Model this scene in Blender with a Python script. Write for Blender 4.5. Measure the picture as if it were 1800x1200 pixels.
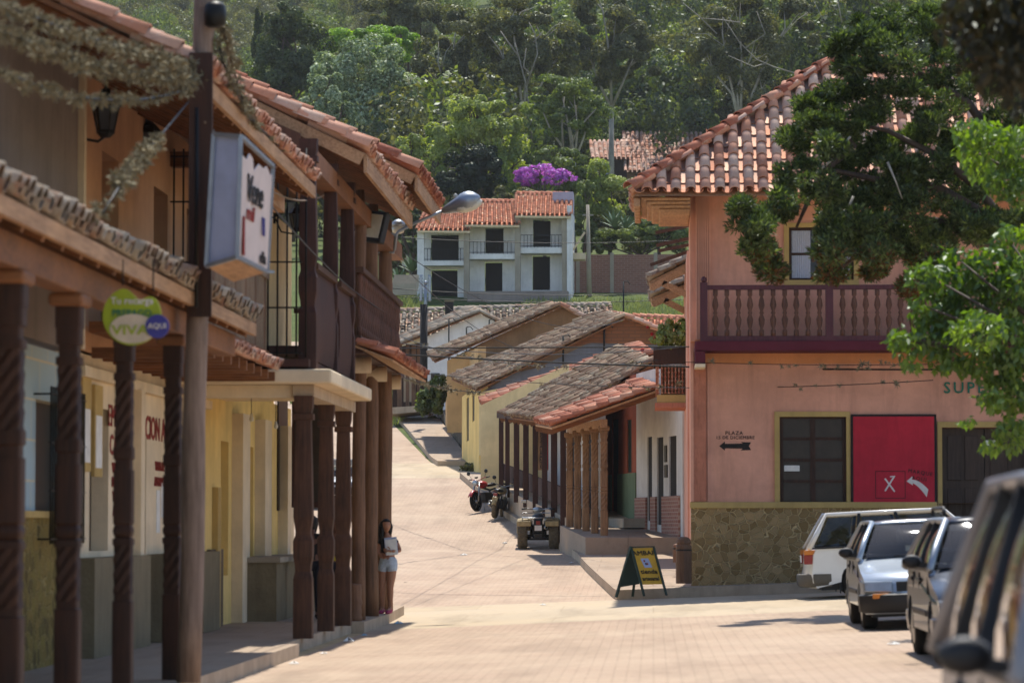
import bpy, bmesh, math, random
import numpy as np
from mathutils import Vector, Matrix
random.seed(7); np.random.seed(7)
R = math.radians
scene = bpy.context.scene
col = scene.collection
for o in list(bpy.data.objects): bpy.data.objects.remove(o)

# ------------------------------------------------------------------ camera
FPX = 5800.0                       # focal length in pixels of the 1800 px wide frame
CAMZ = 1.63
pitch = math.atan(325/FPX); yaw = math.atan(248/FPX*math.cos(pitch))
cam_d = bpy.data.cameras.new('camera'); cam = bpy.data.objects.new('camera', cam_d); col.objects.link(cam)
cam.location = (0, 0, CAMZ)
cam.rotation_euler = (math.pi/2 + pitch, 0, yaw)
cam_d.sensor_width = 36; cam_d.lens = 36*FPX/1800
cam_d.clip_start = 0.5; cam_d.clip_end = 3000
cam_d.dof.use_dof = True; cam_d.dof.focus_distance = 105; cam_d.dof.aperture_fstop = 3.1
scene.camera = cam
CM = Matrix.Translation((0,0,CAMZ)) @ cam.rotation_euler.to_matrix().to_4x4()
def ray(px, py):
    return (CM.to_3x3() @ Vector(((px-900)/FPX, -(py-600)/FPX, -1)))
def W(px, py, D):
    """world point seen at photo pixel (px, py) that lies D metres along the street"""
    r = ray(px, py); return Vector((0,0,CAMZ)) + r*(D/r.y)
def PX(p):
    q = CM.inverted() @ Vector(p); return (900+FPX*q.x/-q.z, 600-FPX*q.y/-q.z)

# ------------------------------------------------------------------ light
SUN = Vector((0.035, 0.46, 1.0)).normalized()          # towards the sun
world = bpy.data.worlds.new('World'); scene.world = world; world.use_nodes = True
nt = world.node_tree; bg = nt.nodes['Background']
sky = nt.nodes.new('ShaderNodeTexSky'); sky.sky_type = 'NISHITA'; sky.sun_disc = False
sky.sun_elevation = math.asin(SUN.z); sky.sun_rotation = math.atan2(SUN.x, SUN.y)
sky.air_density = 1.0; sky.dust_density = 1.2; sky.altitude = 1600
nt.links.new(sky.outputs[0], bg.inputs[0]); bg.inputs[1].default_value = 0.15
sl = bpy.data.lights.new('sun', 'SUN'); sl.energy = 4.2; sl.angle = R(0.53); sl.color = (1, .955, .885)
so = bpy.data.objects.new('sun', sl); col.objects.link(so)
so.rotation_euler = (-SUN).to_track_quat('-Z', 'Y').to_euler()
scene.view_settings.view_transform = 'Standard'; scene.view_settings.look = 'None'
scene.view_settings.exposure = 0.70; scene.view_settings.gamma = 1
scene.render.engine = 'CYCLES'
scene.cycles.max_bounces = 7; scene.cycles.diffuse_bounces = 4; scene.cycles.transparent_max_bounces = 8
scene.cycles.caustics_reflective = False; scene.cycles.caustics_refractive = False
scene.cycles.use_denoising = True

# ------------------------------------------------------------------ helpers
def lin(c):
    if isinstance(c, str): c = tuple(int(c[i:i+2], 16)/255 for i in (0, 2, 4))
    return tuple(((v/12.92) if v <= .04045 else ((v+.055)/1.055)**2.4) for v in c)
class NT:
    def __init__(s, name):
        s.m = bpy.data.materials.new(name); s.m.use_nodes = True; s.t = s.m.node_tree
        s.t.nodes.clear(); s.out = s.n('OutputMaterial'); s.geo = s.n('NewGeometry')
    def n(s, kind, **kw):
        x = s.t.nodes.new('ShaderNode'+kind)
        for k, v in kw.items():
            if k.startswith('_'): setattr(x, k[1:], v)
            else: x.inputs[k.replace('_', ' ')].default_value = v
        return x
    def l(s, a, b): s.t.links.new(a, b)
    def pos(s, scale=(1,1,1), rot=(0,0,0), obj=False):
        mp = s.n('Mapping'); mp.inputs['Scale'].default_value = scale; mp.inputs['Rotation'].default_value = rot
        if obj: tc = s.n('TexCoord'); s.l(tc.outputs['Object'], mp.inputs[0])
        else: s.l(s.geo.outputs['Position'], mp.inputs[0])
        return mp.outputs[0]
    def noise(s, vec, scale, detail=4, rough=.6):
        x = s.n('TexNoise', Scale=scale, Detail=detail, Roughness=rough); s.l(vec, x.inputs['Vector']); return x.outputs['Fac']
    def ramp(s, fac, stops, interp='LINEAR'):
        x = s.n('ValToRGB'); r = x.color_ramp; r.interpolation = interp
        while len(r.elements) < len(stops): r.elements.new(.5)
        for e, (p, c) in zip(r.elements, stops):
            e.position = p
            if isinstance(c, (int, float)): c = (c, c, c)
            e.color = (*c, 1)
        s.l(fac, x.inputs[0]); return x.outputs[0]
    def mix(s, fac, a, b, mode='MIX'):
        x = s.n('Mix', _data_type='RGBA', _blend_type=mode)
        for v, i in ((fac, 0), (a, 6), (b, 7)):
            if hasattr(v, 'links'): s.l(v, x.inputs[i])
            elif i == 0: x.inputs[0].default_value = v
            else: x.inputs[i].default_value = (*v, 1)
        return x.outputs[2]
    def math(s, op, a, b=0.0):
        x = s.n('Math', _operation=op)
        for v, i in ((a, 0), (b, 1)):
            if hasattr(v, 'links'): s.l(v, x.inputs[i])
            else: x.inputs[i].default_value = v
        return x.outputs[0]
    def bump(s, h, strength=.5, dist=.02):
        x = s.n('Bump', Strength=strength, Distance=dist); s.l(h, x.inputs['Height']); return x.outputs[0]
    def finish(s, color, rough=.8, bump=None, metal=0, spec=.3, coat=0):
        p = s.n('BsdfPrincipled')
        p.inputs['Metallic'].default_value = metal; p.inputs['Specular IOR Level'].default_value = spec
        p.inputs['Coat Weight'].default_value = coat
        if hasattr(color, 'links'): s.l(color, p.inputs['Base Color'])
        else: p.inputs['Base Color'].default_value = (*color, 1)
        if hasattr(rough, 'links'): s.l(rough, p.inputs['Roughness'])
        else: p.inputs['Roughness'].default_value = rough
        if bump is not None: s.l(bump, p.inputs['Normal'])
        s.l(p.outputs[0], s.out.inputs[0]); return s.m
M = {}
def mul(c, k): return tuple(min(1, v*k) for v in c)
def m_plaster(name, c, dirt=.35, scale=1.0, dirtc=None, b=.3):
    t = NT(name); c = lin(c); dc = lin(dirtc) if dirtc else mul(c, .55)
    v = t.pos(); big = t.noise(v, .9*scale, 6, .65); fine = t.noise(v, 14*scale, 5, .7)
    vs = t.pos((2.2, 2.2, .35)); streak = t.noise(vs, 1.6*scale, 5, .7)
    a = t.mix(t.ramp(big, [(.38, 0), (.62, 1)]), mul(c, .9), mul(c, 1.1)); pb = t.noise(t.pos((.7,.7,1.3)), 1.7*scale, 3, .5); a = t.mix(t.math('MULTIPLY', t.ramp(pb, [(.55, 0), (.60, 1)]), .22*min(1, dirt*2.5)), a, mul(c, .8)); a = t.mix(t.math('MULTIPLY', t.ramp(pb, [(.38, 1), (.43, 0)]), .25*min(1, dirt*2.5)), a, mul(c, 1.2))
    f = t.math('MULTIPLY', t.ramp(streak, [(.48, 0), (.75, 1)]), dirt)
    a = t.mix(f, a, dc)
    a = t.mix(t.math('MULTIPLY', t.ramp(fine, [(.5, 0), (.8, 1)]), dirt*.5), a, mul(c, .7))
    M[name] = t.finish(a, .88, t.bump(t.math('ADD', fine, big), b, .02), spec=.2); return M[name]
def m_simple(name, c, rough=.6, metal=0, var=.15, scale=6, spec=.4, coat=0, b=.1):
    t = NT(name); c = lin(c); nz = t.noise(t.pos(), scale, 5, .65)
    a = t.mix(t.ramp(nz, [(.3, 0), (.75, 1)]), mul(c, 1-var), mul(c, 1+var))
    M[name] = t.finish(a, rough, t.bump(nz, b, .01) if b else None, metal, spec, coat); return M[name]
def m_wood(name, c, c2=None, rough=.65, sc=1.0, along=2):
    t = NT(name); c = lin(c); c2 = lin(c2) if c2 else mul(c, .45)
    s = [9*sc, 9*sc, 9*sc]; s[along] = .7*sc
    v = t.pos(tuple(s)); g = t.noise(v, 3, 7, .7); big = t.noise(t.pos(), 1.3, 4)
    a = t.mix(t.ramp(g, [(.3, 0), (.7, 1)]), c2, c)
    a = t.mix(t.math('MULTIPLY', t.ramp(big, [(.4, 0), (.75, 1)]), .4), a, mul(c, 1.5))
    M[name] = t.finish(a, rough, t.bump(g, .35, .01), spec=.3); return M[name]
def m_tile(name, stops, lichen=.5, lc=('9c9080', '54483c')):
    """barrel tiles: every tile its own fired tone, lichen and soot in blotches"""
    t = NT(name)
    a = t.ramp(t.geo.outputs['Random Per Island'], [(i/(len(stops)-1), lin(c)) for i, c in enumerate(stops)])
    v = t.pos(); n1 = t.noise(v, 5.5, 6, .75); n2 = t.noise(v, 17, 5, .7); n3 = t.noise(v, .55, 3, .6)
    k = t.math('ADD', n1, t.math('MULTIPLY', t.math('SUBTRACT', n3, .5), .5))
    thr = .72 - .32*lichen
    a = t.mix(t.math('MULTIPLY', t.ramp(k, [(thr, 0), (thr+.1, 1)]), .85), a, lin(lc[0]))
    a = t.mix(t.math('MULTIPLY', t.ramp(n2, [(.56, 0), (.68, 1)]), .25+.35*lichen), a, lin(lc[1]))
    a = t.mix(t.math('MULTIPLY', t.ramp(n2, [(.3, 1), (.42, 0)]), .25), a, lin('cfc6b4'))
    M[name] = t.finish(a, .85, t.bump(t.math('ADD', n1, n2), .4, .015), spec=.2); return M[name]
def m_leaf(name, stops, trans=.45, gloss=.25, var=.35):
    t = NT(name)
    rp = t.geo.outputs['Random Per Island']; nz = t.noise(t.pos(), .45, 2)
    f = t.math('ADD', t.math('MULTIPLY', rp, var*2), t.math('MULTIPLY', t.math('SUBTRACT', nz, .5), 1.2))
    f = t.math('ADD', f, .5-var)
    a = t.ramp(f, [(i/(len(stops)-1), lin(c)) for i, c in enumerate(stops)])
    d = t.n('BsdfDiffuse'); tr = t.n('BsdfTranslucent'); g = t.n('BsdfGlossy', Roughness=.45)
    g.inputs['Color'].default_value = (.8, .85, .8, 1)
    t.l(a, d.inputs[0]); tc = t.mix(.55, a, lin('b9c24a'), 'MULTIPLY'); b2 = t.n('HueSaturation', Value=2.2, Saturation=1.1)
    t.l(tc, b2.inputs['Color']); t.l(b2.outputs[0], tr.inputs[0])
    m1 = t.n('MixShader', Fac=trans); t.l(d.outputs[0], m1.inputs[1]); t.l(tr.outputs[0], m1.inputs[2])
    m2 = t.n('MixShader', Fac=gloss*.14); t.l(m1.outputs[0], m2.inputs[1]); t.l(g.outputs[0], m2.inputs[2])
    t.l(m2.outputs[0], t.out.inputs[0]); M[name] = t.m; return t.m
def m_stone(name, cells, mortar, scale=3.2, width=.06):
    t = NT(name); v0 = t.pos((1, 1, 1.15)); nz = t.n('TexNoise', Scale=2.5, Detail=3); t.l(v0, nz.inputs['Vector'])
    v = t.mix(.08, v0, nz.outputs['Color'], 'LINEAR_LIGHT')
    vo = t.n('TexVoronoi', Scale=scale, _feature='DISTANCE_TO_EDGE'); t.l(v, vo.inputs['Vector'])
    vc = t.n('TexVoronoi', Scale=scale); t.l(v, vc.inputs['Vector'])
    sp = t.n('SeparateColor'); t.l(vc.outputs['Color'], sp.inputs[0])
    a = t.ramp(sp.outputs[0], [(i/(len(cells)-1), lin(c)) for i, c in enumerate(cells)])
    fn = t.noise(t.pos(), 20, 5, .7); a = t.mix(t.math('MULTIPLY', fn, .5), a, mul(lin(cells[0]), .6))
    e = t.ramp(vo.outputs['Distance'], [(width*.6, 0), (width*1.6, 1)])
    a = t.mix(e, lin(mortar), a)
    M[name] = t.finish(a, .9, t.bump(t.math('ADD', e, t.math('MULTIPLY', fn, .35)), 1.0, .07), spec=.2); return M[name]
def m_glass(name, c='0b0e10', rough=.06, spec=.9):
    t = NT(name); nz = t.noise(t.pos(), 3, 3)
    M[name] = t.finish(t.mix(nz, lin(c), mul(lin(c), 1.8)), rough, None, 0, spec); return M[name]
def m_carglass(name):
    t = NT(name); tr = t.n('BsdfTransparent'); tr.inputs[0].default_value = (.42,.46,.46,1); g = t.n('BsdfGlossy', Roughness=.02); g.inputs[0].default_value = (1,1,1,1)
    fr = t.n('Fresnel', IOR=1.5); mx = t.n('MixShader'); t.l(fr.outputs[0], mx.inputs[0]); t.l(tr.outputs[0], mx.inputs[1]); t.l(g.outputs[0], mx.inputs[2]); t.l(mx.outputs[0], t.out.inputs[0]); M[name] = t.m
def m_brick(name, c1, c2, mort, w=.3, h=.1, plane='XZ', msize=.02, bias=0, dirt=.3, soft=.1):
    t = NT(name)
    sp = t.n('SeparateXYZ'); t.l(t.geo.outputs['Position'], sp.inputs[0]); cb = t.n('CombineXYZ')
    ax = {'XZ': (0, 2), 'YZ': (1, 2), 'XY': (0, 1)}[plane]
    t.l(sp.outputs[ax[0]], cb.inputs[0]); t.l(sp.outputs[ax[1]], cb.inputs[1])
    br = t.n('TexBrick', Scale=1.0, Mortar_Size=msize, Mortar_Smooth=soft, Bias=bias, Brick_Width=w, Row_Height=h)
    br.inputs['Color1'].default_value = (*lin(c1), 1); br.inputs['Color2'].default_value = (*lin(c2), 1); br.inputs['Mortar'].default_value = (*lin(mort), 1)
    t.l(cb.outputs[0], br.inputs['Vector'])
    nz = t.noise(t.pos(), 1.2, 6, .7); f2 = t.noise(t.pos(), 22, 4, .7)
    a = t.mix(t.math('MULTIPLY', t.ramp(nz, [(.45, 0), (.75, 1)]), dirt), br.outputs['Color'], mul(lin(mort), .8))
    a = t.mix(t.math('MULTIPLY', f2, dirt*.6), a, mul(lin(c1), .6))
    M[name] = t.finish(a, .88, t.bump(br.outputs['Fac'], -.3, .01), spec=.2); return M[name]

class MB:
    """collects shapes, links them as one mesh object"""
    def __init__(s, mtx=None): s.v = []; s.f = []; s.mi = []; s.M = mtx; s.cur = 0; s.sm = []; s.smooth = False
    def add(s, vs, fs):
        b = len(s.v)
        for p in vs:
            p = Vector(p); s.v.append(tuple(s.M @ p) if s.M is not None else tuple(p))
        for f in fs: s.f.append([b+i for i in f]); s.mi.append(s.cur); s.sm.append(s.smooth)
        return s
    def box(s, x0, x1, y0, y1, z0, z1):
        x0, x1 = sorted((x0, x1)); y0, y1 = sorted((y0, y1)); z0, z1 = sorted((z0, z1))
        return s.add([(x0,y0,z0),(x1,y0,z0),(x1,y1,z0),(x0,y1,z0),(x0,y0,z1),(x1,y0,z1),(x1,y1,z1),(x0,y1,z1)],
              [(0,3,2,1),(4,5,6,7),(0,1,5,4),(1,2,6,5),(2,3,7,6),(3,0,4,7)])
    def hexa(s, p): return s.add(p, [(0,3,2,1),(4,5,6,7),(0,1,5,4),(1,2,6,5),(2,3,7,6),(3,0,4,7)])
    def quad(s, a, b, c, d): return s.add([a,b,c,d], [(0,1,2,3)])
    def prism(s, poly, vec):
        n = len(poly); vec = Vector(vec); a = [Vector(p) for p in poly]; b = [p+vec for p in a]
        return s.add(a+b, [tuple(range(n))[::-1], tuple(range(n, 2*n))] + [(i, (i+1)%n, n+(i+1)%n, n+i) for i in range(n)])
    def bar(s, a, b, w, h=None, up=(0,0,1)):
        a = Vector(a); b = Vector(b); h = h or w; d = (b-a).normalized(); up = Vector(up)
        if abs(d.dot(up)) > .98: up = Vector((0,1,0))
        x = d.cross(up).normalized()*w/2; z = x.cross(d).normalized()*h/2
        return s.hexa([a-x-z, a+x-z, b+x-z, b-x-z, a-x+z, a+x+z, b+x+z, b-x+z])
    def tube(s, pts, r, n=8, cap=True):
        pts = [Vector(p) for p in pts]; rr = r if isinstance(r, (list, tuple)) else [r]*len(pts); vs = []; prev = None
        for i, p in enumerate(pts):
            d = (pts[min(i+1, len(pts)-1)]-pts[max(i-1, 0)]).normalized()
            if prev is None: u = d.orthogonal().normalized()
            else: u = (prev - d*prev.dot(d)); u = u.normalized() if u.length > 1e-6 else d.orthogonal().normalized()
            prev = u; w = d.cross(u)
            for k in range(n):
                a = 2*math.pi*k/n; vs.append(p+(u*math.cos(a)+w*math.sin(a))*rr[i])
        fs = [(i*n+k, i*n+(k+1)%n, (i+1)*n+(k+1)%n, (i+1)*n+k) for i in range(len(pts)-1) for k in range(n)]
        if cap: fs += [tuple(range(n))[::-1], tuple(range((len(pts)-1)*n, len(pts)*n))]
        o = s.smooth; s.smooth = True; s.add(vs, fs); s.smooth = o; return s
    def lathe(s, prof, c=(0,0,0), n=16, axis='Z', rot=0, sm=True, fn=None):
        vs = []
        for r, z in prof:
            for k in range(n):
                a = 2*math.pi*k/n+rot; q = r*(fn(a, z) if fn else 1)
                p = (q*math.cos(a), q*math.sin(a), z)
                if axis == 'X': p = (z, q*math.cos(a), q*math.sin(a))
                if axis == 'Y': p = (q*math.cos(a), z, -q*math.sin(a))
                vs.append((c[0]+p[0], c[1]+p[1], c[2]+p[2]))
        m = len(prof)
        fs = [(i*n+k, i*n+(k+1)%n, (i+1)*n+(k+1)%n, (i+1)*n+k) for i in range(m-1) for k in range(n)]
        fs += [tuple(range(n))[::-1], tuple(range((m-1)*n, m*n))]
        o = s.smooth; s.smooth = sm; s.add(vs, fs); s.smooth = o; return s
    def build(s, name, mat, parent=None, bevel=0, seg=2, label=None, local=False):
        off = Vector((0,0,0))
        if parent is not None and not local:
            p = parent
            while p is not None: off += Vector(p.location); p = p.parent
        me = bpy.data.meshes.new(name)
        me.from_pydata([tuple(Vector(p)-off) for p in s.v], [], s.f)
        mats = mat if isinstance(mat, (list, tuple)) else [mat]
        for m in mats: me.materials.append(M[m] if isinstance(m, str) else m)
        me.polygons.foreach_set('material_index', s.mi); me.polygons.foreach_set('use_smooth', s.sm)
        me.update(); o = bpy.data.objects.new(name, me); col.objects.link(o)
        if parent is not None: o.parent = parent
        if bevel:
            b = o.modifiers.new('bevel', 'BEVEL'); b.width = bevel; b.segments = seg; b.limit_method = 'ANGLE'; b.angle_limit = R(40)
        if label: o['label'] = label
        return o
def tag(o, label, cat, group=None, kind=None):
    if label: o['label'] = label
    if cat: o['category'] = cat
    if group: o['group'] = group
    if kind: o['kind'] = kind
    return o
def thing(name, loc, label, cat, group=None, rz=0):
    o = bpy.data.objects.new(name, None); col.objects.link(o); o.location = loc; o.rotation_euler = (0,0,rz)
    return tag(o, label, cat, group)
def struct(o): o['kind'] = 'structure'; return o
def mesh_np(name, V, Q, mat, parent=None, smooth=False, local=False):
    """fast mesh from numpy arrays, Q = (m,4) or (m,3) index array"""
    V = np.asarray(V, dtype=np.float32)
    if parent is not None and not local:
        p = parent; off = np.zeros(3)
        while p is not None: off += np.array(p.location); p = p.parent
        V = V - off.astype(np.float32)
    me = bpy.data.meshes.new(name); k = Q.shape[1]
    me.vertices.add(len(V)); me.vertices.foreach_set('co', V.ravel())
    me.loops.add(Q.size); me.loops.foreach_set('vertex_index', Q.ravel().astype(np.int32))
    me.polygons.add(len(Q)); me.polygons.foreach_set('loop_start', np.arange(0, Q.size, k, dtype=np.int32))
    me.update(calc_edges=True); me.materials.append(M[mat] if isinstance(mat, str) else mat)
    if smooth: me.polygons.foreach_set('use_smooth', np.ones(len(Q), bool))
    o = bpy.data.objects.new(name, me); col.objects.link(o)
    if parent is not None: o.parent = parent
    return o
def frame(O, u, n=None):
    """local x along u (horizontal), local y = into the wall, z up"""
    u = Vector(u).normalized(); z = Vector((0,0,1)); y = z.cross(u).normalized()
    m = Matrix(((u.x, y.x, z.x, O[0]), (u.y, y.y, z.y, O[1]), (u.z, y.z, z.z, O[2]), (0,0,0,1)))
    return m
def wall(mb, w, h, holes=(), t=.3, z0=0, x0=0, y0=0):
    """wall slab in the builder's local frame with real openings (xa, xb, za, zb)"""
    xs = sorted({x0, w} | {a for q in holes for a in q[:2]}); zs = sorted({z0, h} | {a for q in holes for a in q[2:]})
    xs = [v for v in xs if x0 <= v <= w]; zs = [v for v in zs if z0 <= v <= h]
    for i in range(len(xs)-1):
        run = None
        for j in range(len(zs)):
            inside = j < len(zs)-1 and not any(q[0] <= (xs[i]+xs[i+1])/2 <= q[1] and q[2] <= (zs[j]+zs[j+1])/2 <= q[3] for q in holes)
            if inside and run is None: run = zs[j]
            if not inside and run is not None:
                mb.box(xs[i], xs[i+1], y0, y0+t, run, zs[j]); run = None
    return mb
def lettering(text, size, mtx, mat, parent, name='lettering', align='CENTER', extrude=.004, sx=1.0, shear=0, space=1.0):
    """text standing in a frame: local x along the words, local z up, thickness towards the viewer"""
    c = bpy.data.curves.new(name, 'FONT'); c.body = text; c.size = size; c.align_x = align; c.align_y = 'CENTER'; c.extrude = extrude
    c.shear = shear; c.space_character = space; c.resolution_u = 2; c.offset = 0
    t = bpy.data.objects.new('tmp', c); col.objects.link(t)
    dg = bpy.context.evaluated_depsgraph_get(); me = bpy.data.meshes.new_from_object(t.evaluated_get(dg))
    bpy.data.objects.remove(t); bpy.data.curves.remove(c)
    rot = Matrix(((sx,0,0,0),(0,0,-1,0),(0,1,0,0),(0,0,0,1)))
    off = Vector((0,0,0)); p = parent
    while p is not None and not getattr(lettering, 'local', False): off += Vector(p.location); p = p.parent
    me.transform(Matrix.Translation(-off) @ mtx @ rot)
    bm = bmesh.new(); bm.from_mesh(me); uu_ = (mtx.to_3x3() @ Vector((1,0,0))).normalized(); zz_ = (mtx.to_3x3() @ Vector((0,0,1))).normalized(); nn_ = (mtx.to_3x3() @ Vector((0,-1,0))).normalized()
    for k_, d_ in enumerate((uu_*size*.028, zz_*size*.022, (uu_+zz_)*size*.02)):   # a second and third brush stroke thickens the letters
        g_ = bmesh.ops.duplicate(bm, geom=[f for f in bm.faces if f.index < len(me.polygons)] if k_ == 0 else base_)
        bmesh.ops.translate(bm, verts=[v for v in g_['geom'] if isinstance(v, bmesh.types.BMVert)], vec=d_+nn_*.0004*(k_+1))
        if k_ == 0: bm.faces.ensure_lookup_table(); base_ = [bm.faces[i] for i in range(len(me.polygons))]
    bm.to_mesh(me); bm.free()
    me.materials.clear(); me.materials.append(M[mat]); o = bpy.data.objects.new(name, me); col.objects.link(o)
    if parent is not None: o.parent = parent
    return o

# ------------------------------------------------------------------ barrel tile roofs
def tiles(ea, eb, ta, tb, name, mat, parent, pitch=.24, course=.34, seg=5, jit=.012, pans=True, rad=None, ridge_a=False, ridge_top=False, thick=True, label=None, clip=None, flat=1.0):
    """rows of overlapping half-round tiles on the patch eave ea..eb / top ta..tb (real tiles: covers and pans)"""
    ea, eb, ta, tb = map(Vector, (ea, eb, ta, tb))
    rng = np.random.RandomState(int(abs(ea.x*13+ea.y*7+ea.z*3))+5)
    le = (eb-ea).length; ls = ((ta-ea).length+(tb-eb).length)/2
    nx = max(2, int(round(le/pitch))); ny = max(2, int(round(ls/course)))
    V = []; Q = []
    nrm = (eb-ea).cross(ta-ea).normalized()
    if nrm.z < 0: nrm = -nrm
    rad = rad or pitch*.33
    def P(u, v): return (ea*(1-u)+eb*u)*(1-v)+(ta*(1-u)+tb*u)*v
    def tile(u, v0, v1, r0, r1, up, lift0, lift1):
        a = P(u, v0); b = P(u, v1)
        if clip and not clip((a+b)/2): return
        ax = (P(min(1,u+.01), v0)-P(max(0,u-.01), v0)).normalized()
        n = nrm; j = Vector(rng.normal(0, jit, 3)); tw = rng.normal(0, jit*.7)
        base = len(V)
        for (c, r, lf) in ((a, r0, lift0), (b, r1, lift1)):
            for k in range(seg+1):
                th = math.pi*k/seg
                q = c + ax*(math.cos(th)*r*1.0) + n*((math.sin(th)*r*flat*(1 if up else -1))+lf) + j*.6
                V.append(q + n*tw*(1 if c is a else -1)*.5)
            if thick:
                for k in range(seg+1):
                    th = math.pi*k/seg; ri = r-.016
                    q = c + ax*(math.cos(th)*ri) + n*((math.sin(th)*(r*flat-.016)*(1 if up else -1))+lf-(0 if up else -.0)) + j*.6
                    V.append(q + n*tw*(1 if c is a else -1)*.5)
        m = (seg+1)*(2 if thick else 1)
        for k in range(seg):
            Q.append((base+k, base+k+1, base+m+k+1, base+m+k))
            if thick: Q.append((base+k, base+seg+1+k, base+seg+2+k, base+k+1))
    for i in range(nx+1):
        u = i/nx; sag = rng.normal(0, jit*.5)
        for k in range(ny):
            v0 = k/ny - (.02 if k else .0); v1 = (k+1)/ny+.25/ny
            tile(u, v0, min(v1, 1.0), rad*(1.05+rng.normal(0,.04)), rad*.86, True, .055+sag+rng.normal(0,jit*.4), .02+sag)
            if pans and i < nx:
                tile(u+.5/nx, v0, min(v1, 1.0), rad*1.0, rad*.9, False, .075, .045)
    for flag, (a, b) in ((ridge_a, (ea, ta)), (ridge_top, (ta, tb))):
        if not flag: continue
        L = (b-a).length; n = int(L/(course*.95)); d = (b-a).normalized(); side = d.cross(nrm).normalized()
        for k in range(n+1):
            p0 = a+d*(k*L/(n+1)) ; p1 = a+d*((k+1.15)*L/(n+1)); base = len(V); r = rad*1.35
            for c, rr, lf in ((p0, r*1.06, .055), (p1, r*.88, .03)):
                for t in range(seg+1):
                    th = math.pi*t/seg; V.append(c+side*math.cos(th)*rr+nrm*(math.sin(th)*rr+lf+rng.normal(0,.002)))
                for t in range(seg+1):
                    th = math.pi*t/seg; V.append(c+side*math.cos(th)*(rr-.016)+nrm*(math.sin(th)*(rr-.016)+lf))
            m = (seg+1)*2
            for t in range(seg):
                Q.append((base+t, base+t+1, base+m+t+1, base+m+t)); Q.append((base+t, base+seg+1+t, base+seg+2+t, base+t+1))
    V = np.array([tuple(v) for v in V]); Q = np.array(Q)
    # each tile stays a loose island: its tone is its own
    o = mesh_np(name, V, Q, mat, parent)
    if label: o['label'] = label
    return o
def deck(ea, eb, ta, tb, mat, parent, t=.05, name='roof_boards', drop=.045):
    """boards under the tiles"""
    ea, eb, ta, tb = map(Vector, (ea, eb, ta, tb)); n = (eb-ea).cross(ta-ea).normalized()
    if n.z < 0: n = -n
    a = [ea-n*(drop+t), eb-n*(drop+t), tb-n*(drop+t), ta-n*(drop+t)]; b = [p+n*t for p in a]
    return MB().hexa(a+b).build(name, mat, parent)
def rafters(ea, eb, ta, tb, mat, parent, n, w=.09, h=.12, out=0, name='rafter', drop=.17):
    ea, eb, ta, tb = map(Vector, (ea, eb, ta, tb))
    for i in range(n):
        u = (i+.5)/n; a = ea*(1-u)+eb*u; b = ta*(1-u)+tb*u; d = (b-a).normalized()
        MB().bar(a+d*out-Vector((0,0,drop)), b-Vector((0,0,drop)), w, h).build(name, mat, parent)

# ------------------------------------------------------------------ foliage
def leaf_quads(C, N, size, aspect=1.6, fold=0, rng=np.random):
    """leaf-sized quads at centres C facing N (numpy)"""
    n = len(C); N = N/(np.linalg.norm(N, axis=1, keepdims=True)+1e-9)
    r = rng.normal(size=(n, 3)); U = np.cross(N, r); U /= (np.linalg.norm(U, axis=1, keepdims=True)+1e-9); T = np.cross(N, U)
    s = (size*rng.uniform(.6, 1.3, n))[:, None]
    a = U*s*aspect*.5; b = T*s*.5
    V = np.stack([C-a, C-b*1.0+a*.1, C+a, C+b*1.0+a*.1], 1).reshape(-1, 3)
    Q = np.arange(4*n).reshape(-1, 4); return V, Q
def crown_pts(blobs, n, lump=.33, rng=np.random, up=.3, gaps=.55, k=9):
    """points on lumpy clumps spread over each blob's shell"""
    P = []; Nn = []; vol = np.array([b[3]*b[4]+b[4]*b[5]+b[3]*b[5] for b in blobs]); vol /= vol.sum()
    for b, f in zip(blobs, vol):
        c = np.array(b[:3]); r = np.array(b[3:6]); m = int(n*f); kk = max(4, int(k*1.6))
        d = rng.normal(size=(kk, 3)); d[:, 2] += .15; d /= np.linalg.norm(d, axis=1, keepdims=True)
        cc = d*rng.uniform(gaps, 1.0, (kk, 1))
        idx = rng.randint(0, kk, m); q = rng.normal(size=(m, 3)); q /= np.linalg.norm(q, axis=1, keepdims=True)
        q *= rng.uniform(.45, 1.0, (m, 1))**.5
        loc = cc[idx] + q*lump*rng.uniform(.6, 1.25, kk)[idx][:, None]
        P.append(c+loc*r); nn = q + .5*cc[idx]; nn[:, 2] += up; Nn.append(nn + rng.normal(0, .5, nn.shape))
    return np.concatenate(P), np.concatenate(Nn)
# ------------------------------------------------------------------ materials
m_plaster('ochrewall', 'c8a472', .3); m_plaster('peach', 'c89a76', .3); m_plaster('pinkwall', 'd49c84', .52, b=.2)
m_plaster('bounceorange', 'd48e60', .3); m_plaster('yellow', 'e0c27c', .3); m_plaster('paleyellow', 'dcc694', .3)
m_plaster('ochre', 'b89c62', .4); m_plaster('white', 'cfcac2', .3); m_plaster('whitehouse', 'd8d6d2', .25, dirtc='8a8680')
m_plaster('greystucco', '887c74', .5, .8, b=.6); m_plaster('cream', 'dcc8a8', .3); m_plaster('redwall', '9c5842', .3)
m_plaster('greenwall', '6c7a5e', .3); m_plaster('adobe', '8a6a4c', .5, 1.5, b=.8); m_plaster('greyplaster', '6c6e76', .5)
m_plaster('maroon', '5c2530', .2); m_plaster('concrete', '9a9080', .45, b=.4); m_plaster('plinth', '7c7058', .6, 1.5, b=.8)
m_plaster('curb', 'b4a088', .5, 1.6, b=.6); m_plaster('pilaster', 'b87860', .6, 4, dirtc='6e4234', b=.6)
m_plaster('lilac', 'a8a0ae', .3); m_plaster('rustred', 'b82c3c', .5, 1.4, b=.1)
m_wood('darkwood', '44291a', '1c100a'); m_wood('postwood', '583a28', '2c1b12'); m_wood('logwood', '7a5840', '47301f')
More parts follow.
